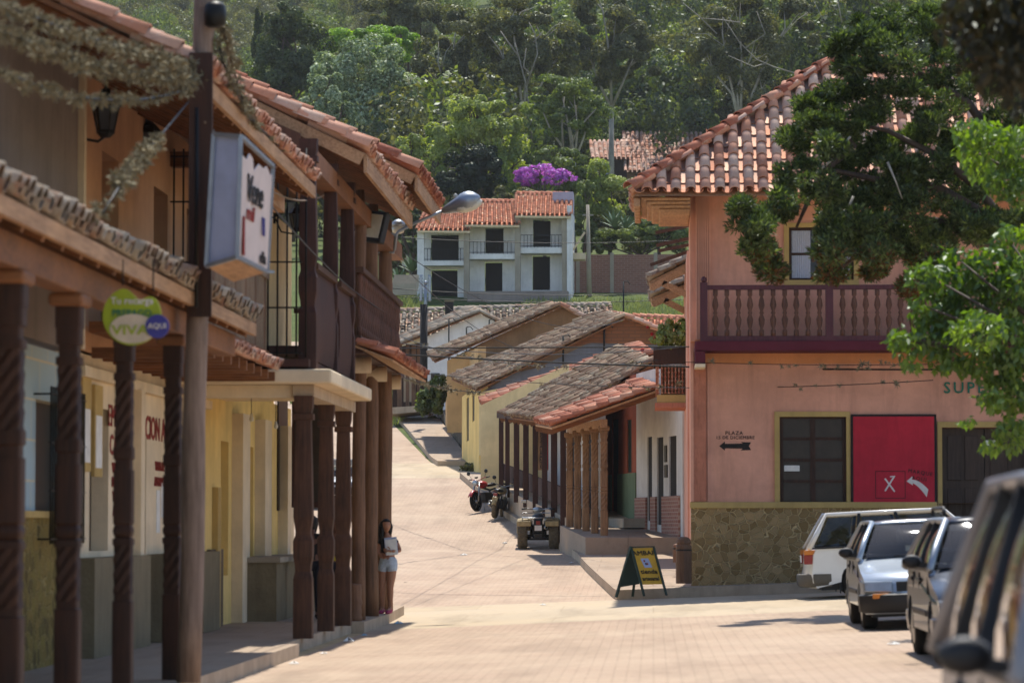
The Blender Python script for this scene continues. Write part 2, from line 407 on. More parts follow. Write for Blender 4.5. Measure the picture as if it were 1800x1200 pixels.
m_wood('polewood', '8e7868', '5c4a3e'); m_wood('galleryred', '4a2c22', '241410'); m_wood('eavewood', 'b8906a', '7c5a3c', along=1)
m_wood('rafterwood', '8a5a36', '4e301c', along=0); m_wood('balusterwood', '6a4636', '3a241a'); m_wood('door', '4a3a30', '2a201a')
m_wood('greywood', '8a7660', '574636'); m_wood('carvedwood', '9a7654', '543a26'); m_wood('railred', '5a3036', '341a20')
m_wood('stonegrain', '9a835c', '5a4c36', sc=1.2)
RED = ['8a5240', 'ae6c52', 'a06048', 'bf866a', 'c49a82']; OLD = ['6a5444', '946e58', 'a08468', '8c7e6c', 'b0a08c']
MIX = ['a4705a', 'bc8468', 'cc9c84', 'ba9884', 'd2b29c']
m_tile('tile_red', RED, .2, ('b8a48e', '64483c')); m_tile('tile_mix', MIX, .36, ('bcac9a', '6e5244')); m_tile('tile_old', OLD, .85); m_tile('tile_far', ['b86f50', 'c88060', 'd29272', 'a8644a'], .12)
m_tile('tile_grey', ['6a5444', '94745c', '7c6450', 'b09678'], .62, ('a89c86', '4a3c30'))
m_stone('fieldstone', ['9c8258', 'b8986a', '84693f', 'a88a5c'], 'd0b482', 6.2, .04)
m_stone('fieldstone_left', ['8a743c', 'a08444', '5c4c28', '94803f'], 'a8925a', 6.5, .04)
m_stone('rubble', ['6a5c4c', '7c6c58', '56493c'], '8a7a66', 3, .03)
m_brick('blueblock', 'a6bac2', '9aaeb8', 'ccc2a6', w=.9, h=.42, plane='YZ', msize=.012, dirt=.2)
m_brick('pinkbrick', 'a0705e', '8c5e50', 'b09484', w=.26, h=.09, plane='YZ', msize=.012)
m_brick('boundarybrick', '8e6454', '80584a', '94786a', w=.4, h=.14, plane='XZ', msize=.02)
m_brick('adobebrick', '8a5a3c', '7a4e34', '6a4a36', w=.4, h=.12, plane='XZ', msize=.02, dirt=.5)
m_simple('iron', '15130f', .5, .4); m_simple('rubber', '1c1a18', .85, spec=.2); m_simple('blackplastic', '18181a', .55)
m_simple('steel', '9a9a98', .35, .9); m_simple('galvan', '8f959c', .45, .7); m_simple('paper', 'dcdad4', .8, b=0); m_simple('letterwhite', 'd8d0c8', .7, b=0)
m_simple('letterblack', '1e1815', .8, b=0); m_simple('letterred', '8a2a20', .8, b=0); m_simple('lettergreen', '1d6a55', .7, b=0)
m_simple('signyellow', 'c89a2a', .7, b=.05); m_simple('signgreen', '2c3a2c', .7); m_simple('vivagreen', '9aa81e', .5, b=0); m_simple('vivacream', 'cdbba0', .5, b=0)
m_simple('vivablue', '3d3a86', .5, b=0); m_simple('signblue', 'a0aac4', .45, var=.2, scale=2, b=0); m_simple('signvinyl', 'cdbcb4', .6, var=.12, scale=3)
m_simple('lampglass', 'c8c4b4', .3, b=0); m_simple('tail', '8c2a20', .3, b=0); m_simple('amber', 'c8771e', .3, b=0); m_simple('headlight', '9aa0a2', .08, spec=1.0, var=.2, scale=5, b=0, metal=.3)
m_simple('bumpergrey', '57534c', .6); m_simple('carwhite', 'd8d6d0', .3, coat=.6, var=.04, b=0); m_simple('carsilver', 'a4adb6', .28, .35, coat=.6, var=.05, b=0)
m_simple('carblue', '172232', .34, .0, coat=.25, var=.08, b=0); m_simple('cardust', '5e5854', .45, .2, coat=.3, var=.12, b=0); m_simple('carsuv', '77767a', .4, .2, coat=.3, var=.12, b=0)
m_simple('dustpaint', 'a08c64', .6, var=.3, scale=14, spec=.3); m_simple('mudrubber', '665a48', .9, var=.35, scale=12, spec=.15)
m_simple('motored', '9a1c22', .35, coat=.4, b=0); m_simple('truckblue', '2a5aa8', .4, b=0); m_simple('engine', '3c3834', .5, .6, var=.3, scale=20)
m_simple('skin', '9a6a50', .55, var=.08, scale=20, b=0); m_simple('skindark', '6a4636', .55, var=.08, b=0); m_simple('hair', '0c0807', .75, var=.3, scale=40, b=0)
m_simple('navyshirt', '1a1c26', .85); m_simple('denim', 'a6b0bc', .9, var=.25, scale=25); m_simple('pinkshoe', 'a02a58', .7); m_simple('yellowshirt', 'c8b41e', .8)
m_simple('blackcloth', '141214', .9); m_simple('flowerpurple', 'a455b8', .7, var=.3); m_simple('flowerred', 'a81c1c', .7, b=0); m_simple('mauve', 'c070c8', .7)
m_simple('curtain', 'b8bcc8', .9, var=.12, scale=30); m_simple('windowdark', '33281f', .35, spec=.3, var=.3, scale=4, b=0); m_simple('doorgreen', '24332a', .6)
m_simple('airplant', '80765a', .9, var=.35, scale=9); m_simple('airplant_grey', '8c8668', .9, var=.35, scale=9); m_simple('litter', 'd0cdc4', .8, b=0); m_simple('orangepeel', 'c0602a', .6); m_simple('bag_blue', '6aa0b4', .5)
m_glass('glass'); m_carglass('carglass'); m_glass('paneglass', '3a3e44', .15, .7)
m_wood('bark', '5c4a3c', '2e241c'); m_wood('palebark', 'b0a898', '6e665a', sc=.6); m_wood('limbbark', '8c8474', '5c5448', sc=.6); m_simple('cactus', '5c7050', .6); m_simple('dirtsoil', '7a5a42', .95, var=.3, scale=3, b=.5)
m_leaf('lf_dark', ['2c3419', '424c24', '5c6634'], .35); m_leaf('lf_mid', ['465226', '647038', '828c4c'], .42); m_leaf('lf_bright', ['667436', '868f4a', 'a8ac64'], .48)
m_leaf('lf_olive', ['3c4022', '5a5a32', '7c7848'], .38); m_leaf('lf_silver', ['56643e', '7c8a64', 'b4bca0'], .3, var=.5); m_leaf('lf_cypress', ['232d17', '3e4c27', '6a7842'], .34, var=.45); m_leaf('lf_vdark', ['141a0e', '202a14', '2e381c'], .2)
m_leaf('lf_brown', ['4a2e18', '6a4422', '503a1c'], .25); m_leaf('lf_near', ['3a4e20', '58702c', '80943e'], .45, gloss=.35); m_leaf('lf_darkbrown', ['1a1c0e', '2c2816', '3a3018'], .2); m_leaf('lf_grass', ['626a3c', '7e8450', '9c9c68'], .25); m_leaf('lf_lime', ['56741c', '7a982c', '94ae40'], .5)
m_leaf('lf_purple', ['8a3ea0', 'b060c4', 'c884d8'], .35)
def m_ground():
    t = NT('ground'); v = t.pos()
    n1 = t.noise(v, .25, 6, .65); n2 = t.noise(v, 2.5, 6, .7); n3 = t.noise(v, .04, 4, .6)
    a = t.ramp(n2, [(.3, lin('36421f')), (.5, lin('4a562c')), (.7, lin('62683c'))])
    b = t.ramp(n2, [(.3, lin('a08a68')), (.7, lin('c4ae88'))])
    sp = t.n('SeparateXYZ'); t.l(v, sp.inputs[0])
    far = t.ramp(t.math('DIVIDE', t.math('ADD', sp.outputs[1], t.math('MULTIPLY', n1, 30)), 400), [(.30, 0), (.37, 1)])
    a = t.mix(t.ramp(n1, [(.5, 0), (.62, 1)]), a, lin('545832'))
    M['ground'] = t.finish(t.mix(far, b, a), .95, t.bump(n2, .6, .05), spec=.1)
m_ground()
def m_street(name, c1, c2, mort, w, h, dust):
    t = NT(name); v = t.pos(); br = t.n('TexBrick', Scale=1.0, Mortar_Size=.012, Mortar_Smooth=.4, Bias=0, Brick_Width=w, Row_Height=h); t.l(v, br.inputs['Vector'])
    br.inputs['Color1'].default_value = (*lin(c1), 1); br.inputs['Color2'].default_value = (*lin(c2), 1); br.inputs['Mortar'].default_value = (*lin(mort), 1)
    n1 = t.noise(v, .35, 6, .7); n2 = t.noise(v, 9, 6, .75); n3 = t.noise(t.pos((1, .22, 1)), 1.1, 5, .7)
    a = t.mix(t.math('MULTIPLY', t.ramp(n1, [(.40, 0), (.72, 1)]), .72), br.outputs['Color'], lin(dust))
    a = t.mix(t.math('MULTIPLY', t.ramp(n3, [(.48, 0), (.72, 1)]), .6), a, mul(lin(c2), .62))
    a = t.mix(t.math('MULTIPLY', t.ramp(n2, [(.5, 0), (.75, 1)]), .35), a, mul(lin(c1), .6))
    M[name] = t.finish(a, .9, t.bump(t.math('ADD', n2, t.math('MULTIPLY', br.outputs['Fac'], -1)), .35, .012), spec=.2)
m_street('paving', 'ae9680', 'a08a75', '8c7865', .26, .13, 'b6a28a')
m_street('slab', 'b0a088', 'a8977e', '9c8c74', 3.2, 2.6, 'b8a486')
m_street('walk', 'a08f7c', '988672', '80705e', 1.2, 1.2, 'a8937c')
# ------------------------------------------------------------------ land
HY = [(-20,0),(55,0),(63,.12),(75,.55),(80,.76),(88,1.0),(94,1.5),(100,2.12),(106,2.75),(112,3.35),(120,3.78),(126,4.1),(160,6.75),(175,8.3),(190,12.3),(205,15.6),(230,19),(300,31.5),(400,54),(550,96),(700,140),(1000,200)]
CY = [(-20,.045),(58,.045),(66,.03),(85,0),(1000,0)]
def interp(T, y):
    if y <= T[0][0]: return T[0][1]
    for (a, p), (b, q) in zip(T, T[1:]):
        if y <= b: return p+(q-p)*(y-a)/(b-a)
    return T[-1][1]
def gz(x, y): return interp(HY, y) + interp(CY, y)*(min(max(x, -4.4), 9)+4.4)
def W_ground(px, py, lo=12, hi=400):
    """where the line of sight through a photo pixel meets the ground"""
    a, b = lo, hi
    f = lambda D: (lambda p: p.z-gz(p.x, p.y))(W(px, py, D))
    for _ in range(60):
        m = (a+b)/2
        if f(m) > 0: a = m
        else: b = m
    return W(px, py, a)
YS = sorted({float(y) for y in range(-20, 130, 2)} | {y for y, _ in HY+CY} | {float(y) for y in range(130, 1001, 10)})
XS = [-400,-300,-220,-160,-120,-90,-70,-55,-42,-32,-24,-18,-14,-11,-8.5,-6.5,-4.4,-2,0,2,4,6,9,12,16,22,30,40,55,75,100,140,200,280,380]
def land_z(x, y):
    z = gz(x, y)
    if y > 190:                                   # the hillside rolls
        k = min(1, (y-190)/120)
        z += k*(3.5*math.sin(x*.035+1.0)+2.5*math.sin(x*.08+y*.02)+ (y-190)*.03*math.sin(x*.012-.5))
    return z
mb = MB(); mb.smooth = True
mb.add([(x, y, land_z(x, y)) for y in YS for x in XS], [(j*len(XS)+i, j*len(XS)+i+1, (j+1)*len(XS)+i+1, (j+1)*len(XS)+i) for j in range(len(YS)-1) for i in range(len(XS)-1)])
struct(mb.build('ground', 'ground'))
def ribbon(name, mat, y0, y1, xl, xr, off, cols=None, skirt=None, kind=True):
    """a sheet that follows the ground between two edge functions; skirt gives it real kerb faces"""
    ys = sorted({y0, y1} | {y for y in YS if y0 < y < y1}); mb = MB(); rows = []
    for y in ys:
        a, b = xl(y), xr(y); xs = sorted({a, b} | {x for x in XS if a+.05 < x < b-.05}) if cols is None else [a+(b-a)*i/cols for i in range(cols+1)]
        rows.append([(x, y, gz(x, y)+off) for x in xs])
    for r0, r1 in zip(rows, rows[1:]):            # zip the two rows with a triangle strip
        i = j = 0
        while i < len(r0)-1 or j < len(r1)-1:
            if j >= len(r1)-1 or (i < len(r0)-1 and r0[i+1][0] <= r1[j+1][0]): mb.add([r0[i], r0[i+1], r1[j]], [(0,1,2)]); i += 1
            else: mb.add([r0[i], r1[j+1], r1[j]], [(0,1,2)]); j += 1
    if skirt:
        for side in (0, -1):
            for r0, r1 in zip(rows, rows[1:]):
                a, b = Vector(r0[side]), Vector(r1[side]); d = Vector((0,0,skirt))
                mb.cur = 1; mb.add([a, b, b-d, a-d], [(0,1,2,3) if side == 0 else (3,2,1,0)]); mb.cur = 0
        for r, fl in ((rows[0], 0), (rows[-1], 1)):
            for p, q in zip(r, r[1:]):
                p, q = Vector(p), Vector(q); d = Vector((0,0,skirt)); mb.cur = 1; mb.add([p, q, q-d, p-d], [(3,2,1,0) if not fl else (0,1,2,3)]); mb.cur = 0
    return struct(mb.build(name, [mat, 'curb'] if skirt else mat))
def poly(T): return lambda y: interp(T, y)
RC = [(62,-.68),(86,-2.22),(90,-2.75),(98,-4.45),(111,-6.5)]             # right kerb of the climbing street
ribbon('street_paving', 'paving', -10, 51.5, lambda y: -4.4, lambda y: 12, .012)
ribbon('crossing_slab', 'slab', 51.5, 62, lambda y: -40, lambda y: 40, .012)
ribbon('climbing_street', 'paving', 62, 111, lambda y: -14, poly(RC), .012)
ribbon('crossing_slab', 'slab', 111, 124, lambda y: -40, lambda y: 20, .012)
ribbon('upper_street', 'paving', 124, 190, poly([(124,-17),(190,-27)]), poly([(124,-8.3),(165,-13.4),(190,-16)]), .012)
# pavements with their kerbs
ribbon('left_pavement', 'walk', 8, 41.2, lambda y: -7.2, lambda y: -4.42, .17, skirt=.4)
ribbon('left_pavement', 'walk', 41.2, 50.5, lambda y: -7.2, lambda y: -4.62, .165, skirt=.4)
ribbon('left_pavement', 'walk', 50.5, 58.6, lambda y: -7.2, lambda y: -4.42, .175, skirt=.4)
ribbon('right_pavement', 'walk', 62, 111, poly(RC), poly([(62,14),(72,4),(111,2)]), .2, skirt=.45)
ribbon('upper_pavement', 'walk', 121, 166, poly([(121,-7.9),(166,-13.1)]), poly([(121,-6.6),(166,-11.0)]), .2, skirt=.4)
ribbon('upper_pavement', 'walk', 120, 166, poly([(120,-6.4),(166,-10.9)]), poly([(120,-2),(166,-6)]), .55, skirt=.8)
# ------------------------------------------------------------------ left side of the street
def post_shape(x, y, z0, z1, w, kind='spiral'):
    """square carved post: blocks, waists and a twisted length; octagon rings of a rounded square"""
    mb = MB(); H = z1-z0
    def sq(a, z): return 1/max(abs(math.cos(a)), abs(math.sin(a)))**.82
    if kind == 'spiral':
        prof = []; spans = [(0,.30,1,0),(.30,.44,1,0)]
        N = 190
        def rad(t):
            if t < .25: return 1.0
            if t < .27: return .86
            if t < .40: return .9
            if t < .42: return 1.02
            if t < .455: return .8+.2*math.sin((t-.42)/.035*math.pi)
            if t < .60: return .98
            if t < .63: return .84
            if t < .66: return 1.0
            if t < .84: return .88
            if t < .86: return 1.02
            if t < .89: return .8
            if t < .93: return 1.0
            return 1.08
        def tw(t): return (.27 < t < .40) or (.66 < t < .84)
        def fn(a, z):
            t = (z-z0)/H; q = sq(a, z)
            if tw(t): q *= .97+.085*(abs(((6*a-(z-z0)*46)/math.pi) % 2-1)*2-1)
            return q
        ts = sorted([i/N for i in range(N+1)]+[.2499,.2701,.3999,.4201,.5999,.6301,.6599,.6601,.8399,.8401,.8599,.8601,.8899,.8901,.9299,.9301])
        mb.lathe([(rad(t)*w/2, z0+H*t) for t in ts], (x, y, 0), n=36, rot=.0001, sm=False, fn=fn)
    else:                                         # big turned post with a barrel in the middle
        T = [(0,1),(.245,.98),(.275,.78),(.30,.82),(.335,1.0),(.40,1.02),(.425,.8),(.44,.78),(.50,1.0),(.55,.97),(.75,.86),(.90,.76),(.901,1.05),(.925,1.05),(.926,.8),(.955,.95),(1,1.0)]
        mb.lathe([(r*w/2, z0+H*t) for t, r in T], (x, y, 0), n=24, rot=.0001, sm=False, fn=sq)
    return mb
def log_shape(x, y, z0, z1, r, lean=(0,0), seed=1):
    rg = random.Random(seed); n = 12; mb = MB()
    pts = [(x+lean[0]*i/n+rg.gauss(0,.008), y+lean[1]*i/n, z0+(z1-z0)*i/n) for i in range(n+1)]
    return mb.tube(pts, [r*(1.06-.14*i/n)*(1+rg.gauss(0,.025)) for i in range(n+1)], 14)
def fwin(mb, x0, x1, z0, z1, y=.06, b=.06): # frame bars in a wall frame
    mb.box(x0, x0+b, y, y+.06, z0, z1); mb.box(x1-b, x1, y, y+.06, z0, z1); mb.box(x0+b, x1-b, y, y+.06, z1-b, z1); mb.box(x0+b, x1-b, y, y+.06, z0, z0+b)

LW = -6.4                                          # street face of the left row
# frame on the left row: local x runs from far to near? (u = +Y would face -x) -> u = -Y faces the street (+x)
def lframe(yfar, z=0.17, x=LW): return frame((x, yfar, z), (0, -1, 0))
# check: y_local = z cross u = (0,0,1)x(0,-1,0) = (1,0,0) -> towards the street, so depth is negative
def lwall(yfar, ynear, h, holes=(), t=.3, z0=0, z=.17, x=LW):
    """holes given in street metres (ynear, yfar, z0, z1)"""
    mb = MB(); 
    hs = [(yfar-q[1], yfar-q[0], q[2]-z, q[3]-z) for q in holes]; mb.M = lframe(yfar, z, x)
    return wall(mb, yfar-ynear, h-z, hs, t, z0, 0, -t)

# ---- the near house with the tiled gallery
A = tag(thing('gallery_house', (LW, 30, .17), None, None), 'near gallery house with pale blue block wall, spiral carved posts and mossy tiled gallery roof', 'house')
lwall(36.2, 18, 3.5, [(34.0, 35.8, 1.62, 2.95)], z0=1.55).build('block_wall', 'blueblock', A)
lwall(36.2, 18, 1.72, t=.36, x=LW+.05).build('stone_base', 'fieldstone_left', A)
MB().box(LW-.3, LW+.09, 18, 36.2, 1.72, 1.79).build('base_ledge', 'ochre', A)
g = MB()
for i in range(17): y = 33.9+i*.125; g.tube([(LW+.18, y, 1.45), (LW+.18, y, 3.08)], .011, 5)
for z in (1.5, 2.0, 2.5, 3.0): g.bar((LW+.18, 33.85, z), (LW+.18, 35.95, z), .03, .012)
for y in (33.88, 35.92):
    for z in (1.5, 3.0): g.bar((LW, y, z), (LW+.18, y, z), .02)
wn = MB().box(LW-.2, LW-.16, 34.0, 35.8, 1.62, 2.95).build('window', 'windowdark', A); g.build('grille', 'iron', wn)
lwall(36.4, 12, 7.2, z0=3.4, t=.25, z=.17).build('upper_wall', 'greystucco', A)
MB().box(LW-.0, LW+.07, 36.4, 36.55, 3.6, 7.2).build('corner_trim', 'cream', A)
EZ = 3.89; EL = -4.3
for i, px in enumerate((-100, 10, 116, 214, 301)):
    y = 4.6*FPX/(1148-px)
    post_shape(-4.6, y, .17, 3.42, (.23,.215,.2,.175,.18)[i], 'spiral').build('post', 'darkwood', A, bevel=0)
    MB().box(-4.74, -4.46, y-.22, y+.22, 3.36, 3.46).build('bracket', 'rafterwood', A, bevel=.03)
MB().box(-4.70, -4.50, 14, 35.4, 3.46, 3.70).build('beam', 'rafterwood', A, bevel=.015)
ea, eb, ta, tb = (EL,12,EZ-.02),(EL,35.7,EZ-.02),(-6.4,12,EZ+.85),(-6.4,35.7,EZ+.85)
tiles(ea, eb, ta, tb, 'roof', 'tile_old', A, pitch=.27, course=.36, seg=6, jit=.022, rad=.095)
deck(ea, eb, ta, tb, 'rafterwood', A)
rafters(ea, eb, ta, tb, 'rafterwood', A, 30, out=.06)
MB().box(EL-.06, EL-.01, 12, 35.7, EZ-.19, EZ-.06).build('eave_board', 'eavewood', A)

# ---- peach two-storey house behind the pole
P = tag(thing('shop_house', (LW, 41.5, .17), None, None), 'peach two-storey house with lanterns and painted shopfront lettering behind the carved posts', 'house')
lwall(47, 36.4, 3.6, [(37.3, 38.6, 1.35, 3.0), (40.6, 41.5, .17, 2.75), (44.2, 45.2, .17, 2.75)]).build('shop_wall', 'cream', P)
lwall(47, 36.4, 6.9, [(38.0, 39.2, 3.9, 6.0), (42.0, 43.2, 3.9, 6.0), (45.0, 46.0, 3.9, 6.0)], z0=3.4).build('upper_wall', 'peach', P)
for a, b in ((36.4, 40.5), (41.6, 44.1), (45.3, 47)): MB().box(LW, LW+.22, a, b, .17, 1.28).build('plinth', 'plinth', P)
for a, b, c in ((37.3,38.6,1.35),(40.6,41.5,.17),(44.2,45.2,.17)): MB().box(LW-.24, LW-.2, a, b, c, 3.0 if c > 1 else 2.75).build('door' if c < 1 else 'window', 'door' if c < 1 else 'windowdark', P)
for y in (38.0, 42.0, 45.0): MB().box(LW-.24, LW-.2, y, y+1.2, 3.9, 6.0).build('shutter_door', 'door', P)
for y0, y1 in ((40.2, 40.5), (43.7, 44.1), (45.3, 45.7)): MB().box(LW, LW+.14, y0, y1, 1.28, 3.3).build('pilaster', 'cream', P)
MB().box(LW, LW+.1, 36.4, 47, 3.3, 3.42).build('cornice', 'cream', P)
for y0, z0, z1 in ((36.6, 2.25, 3.3), (37.4, 2.2, 3.25)):
    b = MB().box(LW, LW+.04, y0, y0+.55, z0, z1).build('poster', 'ochre', P); MB().box(LW+.04, LW+.045, y0+.07, y0+.48, z0+.1, z1-.35).build('printed_sheet', 'paper', b)
for y0, z0, h_ in ((42.35, 1.55, .55), (42.75, 1.75, .45)): MB().box(LW+.002, LW+.008, y0, y0+.3, z0, z0+h_).build('notice', 'paper', P)
MB().box(LW+.0, LW+.12, 45.75, 46.05, 1.9, 2.3).build('meter_box', 'galvan', P, bevel=.01)
def ltext(s, size, y, z, mat, par, x=LW+.006, sx=1, name='lettering'): return lettering(s, size, Matrix.Translation((x, y, z)) @ Matrix.Rotation(math.pi/2, 4, 'Z'), mat, par, name=name, sx=sx)
for s, size, y, z in (('EMPRESA', .36, 39.35, 2.92), ('CASERA', .34, 39.35, 2.58), ('MACION ALE', .42, 42.1, 2.86)): ltext(s, size, y, z, 'letterred', P, sx=1.15)
for k, s in enumerate(('VENTA', 'DE PAN', 'Y MAS', 'AQUI')): ltext(s, .17, 39.1, 2.32-k*.17, 'letterred', P)
for k, s in enumerate(('VENTA DE', 'ALIMENTOS')): ltext(s, .17, 42.6, 2.4-k*.2, 'letterred', P)
e1 = (-4.2, 31.0, 5.93), (-4.2, 41.0, 5.93), (-8.6, 31.0, 8.1), (-8.6, 41.0, 8.1)
tiles(*e1, 'roof', 'tile_mix', P, pitch=.25, course=.38, seg=6, jit=.02, ridge_a=True)
deck(*e1, 'rafterwood', P); rafters((-4.2,31.0,5.93),(-4.2,41.0,5.93),(-6.4,31,7.01),(-6.4,41,7.01), 'rafterwood', P, 15, out=.05, w=.11, h=.16)
MB().box(-4.26, -4.21, 31.0, 41.0, 5.73, 5.88).build('eave_board', 'eavewood', P)
MB().box(-4.75, -4.6, 36.6, 41.0, 5.55, 5.75).build('wall_plate', 'eavewood', P)
e1b = (-4.9, 41.0, 6.3), (-4.9, 47.0, 6.3), (-8.6, 41.0, 8.1), (-8.6, 47.0, 8.1)
tiles(*e1b, 'rear_roof', 'tile_mix', P, pitch=.25, course=.38, seg=5, jit=.02); deck(*e1b, 'rafterwood', P)
# balcony of the peach house: board balustrade and the little tile skirt under it
MB().box(-6.3, -5.02, 36.6, 43.0, 3.80, 3.92).build('balcony_floor', 'rafterwood', P)
for i in range(44):
    y = 36.7+i*.143; MB().box(-5.08, -5.05, y, y+.10, 3.92, 4.86).build('baluster', 'greywood' if i % 7 else 'logwood', P)
MB().box(-5.10, -5.02, 36.6, 43.0, 4.86, 4.94).build('balcony_rail', 'greywood', P)
sk = (-4.85, 36.6, 3.66), (-4.85, 42.8, 3.66), (-5.3, 36.6, 3.86), (-5.3, 42.8, 3.86)
tiles(*sk, 'tile_skirt', 'tile_mix', P, pitch=.24, course=.3, seg=6)
for i in range(9): MB().box(-6.3, -4.92, 36.8+i*.74, 36.9+i*.74, 3.52, 3.64).build('joist', 'rafterwood', P)
for i, (px, py) in enumerate(((442, 735), (485, 748))):
    p = W(px, py, 47.5+i*3); t = thing('hanging_bulb', p, ('nearer','farther')[i]+' bare bulb hanging on a wire before the yellow wall', 'light bulb')
    MB().tube([p+Vector((0,0,.06)), p+Vector((.0,0,.5))], .006, 5).build('wire', 'iron', t); MB().lathe([(.0,-.05),(.03,-.035),(.034,0),(.02,.04),(.02,.07)], c=p, n=10).build('bulb', 'lampglass', t)
def lantern(loc, label, s=1.0, rot=0):
    t = thing('wall_lantern', loc, label, 'lantern', 'black carriage lanterns of the left houses', rot)
    MB().tube([(-.42*s,0,-.05*s),(-.3*s,0,-.32*s),(-.08*s,0,-.36*s),(0,0,-.3*s)], .016*s, 6).box(-.45*s,-.41*s,-.04*s,.04*s,-.16*s,.1*s).build('bracket', 'iron', t, local=True)
    MB().lathe([(.05*s,-.28*s),(.09*s,-.24*s),(.14*s,0),(.135*s,.02*s)], n=6, sm=False).build('glass_case', 'paneglass', t, local=True)
    b = MB()
    for k in range(6):
        a = k*math.pi/3; b.bar((.09*s*math.cos(a),.09*s*math.sin(a),-.25*s),(.145*s*math.cos(a),.145*s*math.sin(a),.01*s), .016*s)
    b.lathe([(.05*s,-.32*s),(.1*s,-.27*s),(.1*s,-.24*s),(.04*s,-.235*s)], n=6, sm=False).build('cage', 'iron', t, local=True)
    MB().lathe([(.17*s,.01*s),(.17*s,.03*s),(.1*s,.12*s),(.05*s,.16*s),(.05*s,.2*s),(.018*s,.22*s),(.012*s,.3*s)], n=6, sm=False).build('cap', 'iron', t, local=True)
lantern(W(186, 190, 36.7), 'black six-sided lantern nearest the grey wall corner on the peach wall', 1.05)
lantern(W(262, 236, 41.2), 'black lantern on peach wall above the dark shutter door, behind the pole side', .95)
lantern(W(489, 348, 47.5), 'small black scrolled lantern at yellow wall edge under the balcony roof', .8)
lantern(W(522, 378, 50.0), 'tapered black lantern hanging between the upper balcony posts', .8)

# ---- the yellow balcony house
B = tag(thing('balcony_house', (LW, 52, .17), None, None), 'yellow two-storey house with timber balcony, log posts and broad red tiled eaves', 'house')
lwall(58.2, 47, 3.7, [(48.7, 49.6, .9, 2.9), (51.6, 52.7, .17, 2.9), (54.4, 55.3, .9, 2.9)]).build('wall', 'yellow', B)
lwall(58.2, 47, 6.9, [(49, 50.1, 4.3, 6.2), (53.4, 54.4, 4.3, 6.2)], z0=3.7).build('upper_wall', 'paleyellow', B)
MB().box(-14, LW-.31, 57.9, 58.2, 0, 6.9).build('end_wall', 'yellow', B)
for a, b in ((48.7,49.6),(51.6,52.7),(54.4,55.3)): MB().box(LW-.24, LW-.2, a, b, .17, 2.9).build('door', 'ochre', B)
for y0, y1 in ((50.0, 50.9), (52.9, 53.8), (56.2, 57.2)): MB().box(LW, LW+.17, y0, y1, .17, 3.35).build('pilaster', 'cream', B)
MB().box(LW, LW+.06, 47.2, 48.6, .17, 1.3).build('stone_dado', 'rubble', B)
MB().box(LW+.003, LW+.09, 47.75, 48.1, .17, 2.2).build('stone_jamb', 'ochre', B)
for y0, y1 in ((50.6, 53.2), (54.6, 56.6)):
    b = MB().box(LW+.01, LW+.62, y0, y1, .17, 1.08).build('bench_plinth', 'plinth', B); MB().box(LW+.01, LW+.68, y0-.04, y1+.04, 1.08, 1.16).build('cap_slab', 'concrete', b)
bn = MB().box(LW, LW+.03, 56.0, 57.4, 1.9, 3.9).build('banner', 'windowdark', B)
MB().bar((LW, 56.7, 3.9), (LW+.55, 56.7, 3.9), .03).build('banner_arm', 'iron', B)
pn = MB().box(LW+.32, LW+.9, 55.4, 55.43, 1.95, 3.75).build('hanging_panel', 'galleryred', B); MB().box(LW+.37, LW+.85, 55.392, 55.4, 2.05, 3.62).build('painted_menu', 'windowdark', pn)
# cream slab over the first three posts with its beam
slab = MB(); slab.prism([(-4.2,43,3.50),(-4.2,49.2,3.50),(-4.2,49.2,3.69),(-4.2,43,3.69)], (-2.2,0,0)); slab.build('awning_slab', 'cream', B, bevel=.03)
MB().box(-6.4, -4.72, 43.4, 43.7, 3.33, 3.495).build('slab_beam', 'cream', B)
MB().box(-4.74, -4.46, 43.3, 49.4, 3.34, 3.495).build('post_beam', 'curb', B)
for px, w in ((533,.265),(573,.24),(603,.255)):
    y = 4.6*FPX/(1148-px); post_shape(-4.6, y, .165, 3.35, w, 'barrel').build('carved_post', 'postwood', B)
    post_shape(-4.55, y, 3.69, 6.75, w*.95, 'barrel').build('upper_post', 'galleryred', B)
for px, r in ((630,.105),(652,.118),(676,.13)):
    y = 4.6*FPX/(1148-px); log_shape(-4.6, y, .17, 6.9, r, seed=int(px)).build('log_post', 'logwood', B)
log_shape(-4.62, 51.0, .17, .75, .12, seed=3).build('post_stub', 'logwood', B)
for y in (50.8, 53.8, 56.8): log_shape(-5.3, y, 3.95, 3.96, .1, seed=1) if 0 else MB().tube([(-6.4, y, 4.12), (-4.35, y, 4.12)], .13, 12).build('floor_joist', 'curb', B)
MB().box(-6.4, -4.5, 43.0, 49.9, 3.72, 3.82).build('balcony_floor', 'galleryred', B)
MB().box(-6.4, -4.4, 50.0, 58.3, 4.26, 4.38).build('balcony_floor', 'galleryred', B)
# bellied panels between the carved upper posts
for y0, y1 in ((43.6, 46.3), (46.9, 49.2)):
    b = MB(); n = 12; pr = []
    for i in range(n+1):
        t = i/n; pr.append((-4.5+.05*math.sin(t*math.pi)*(1-.5*t), 3.84+1.2*t))
    for (xa, za), (xb, zb) in zip(pr, pr[1:]): b.hexa([(xa-.03,y0,za),(xa,y0,za),(xa,y1,za),(xa-.03,y1,za),(xb-.03,y0,zb),(xb,y0,zb),(xb,y1,zb),(xb-.03,y1,zb)])
    b.build('balcony_panel', 'galleryred', B); MB().box(-4.58, -4.44, y0, y1, 5.05, 5.13).build('balcony_rail', 'postwood', B)
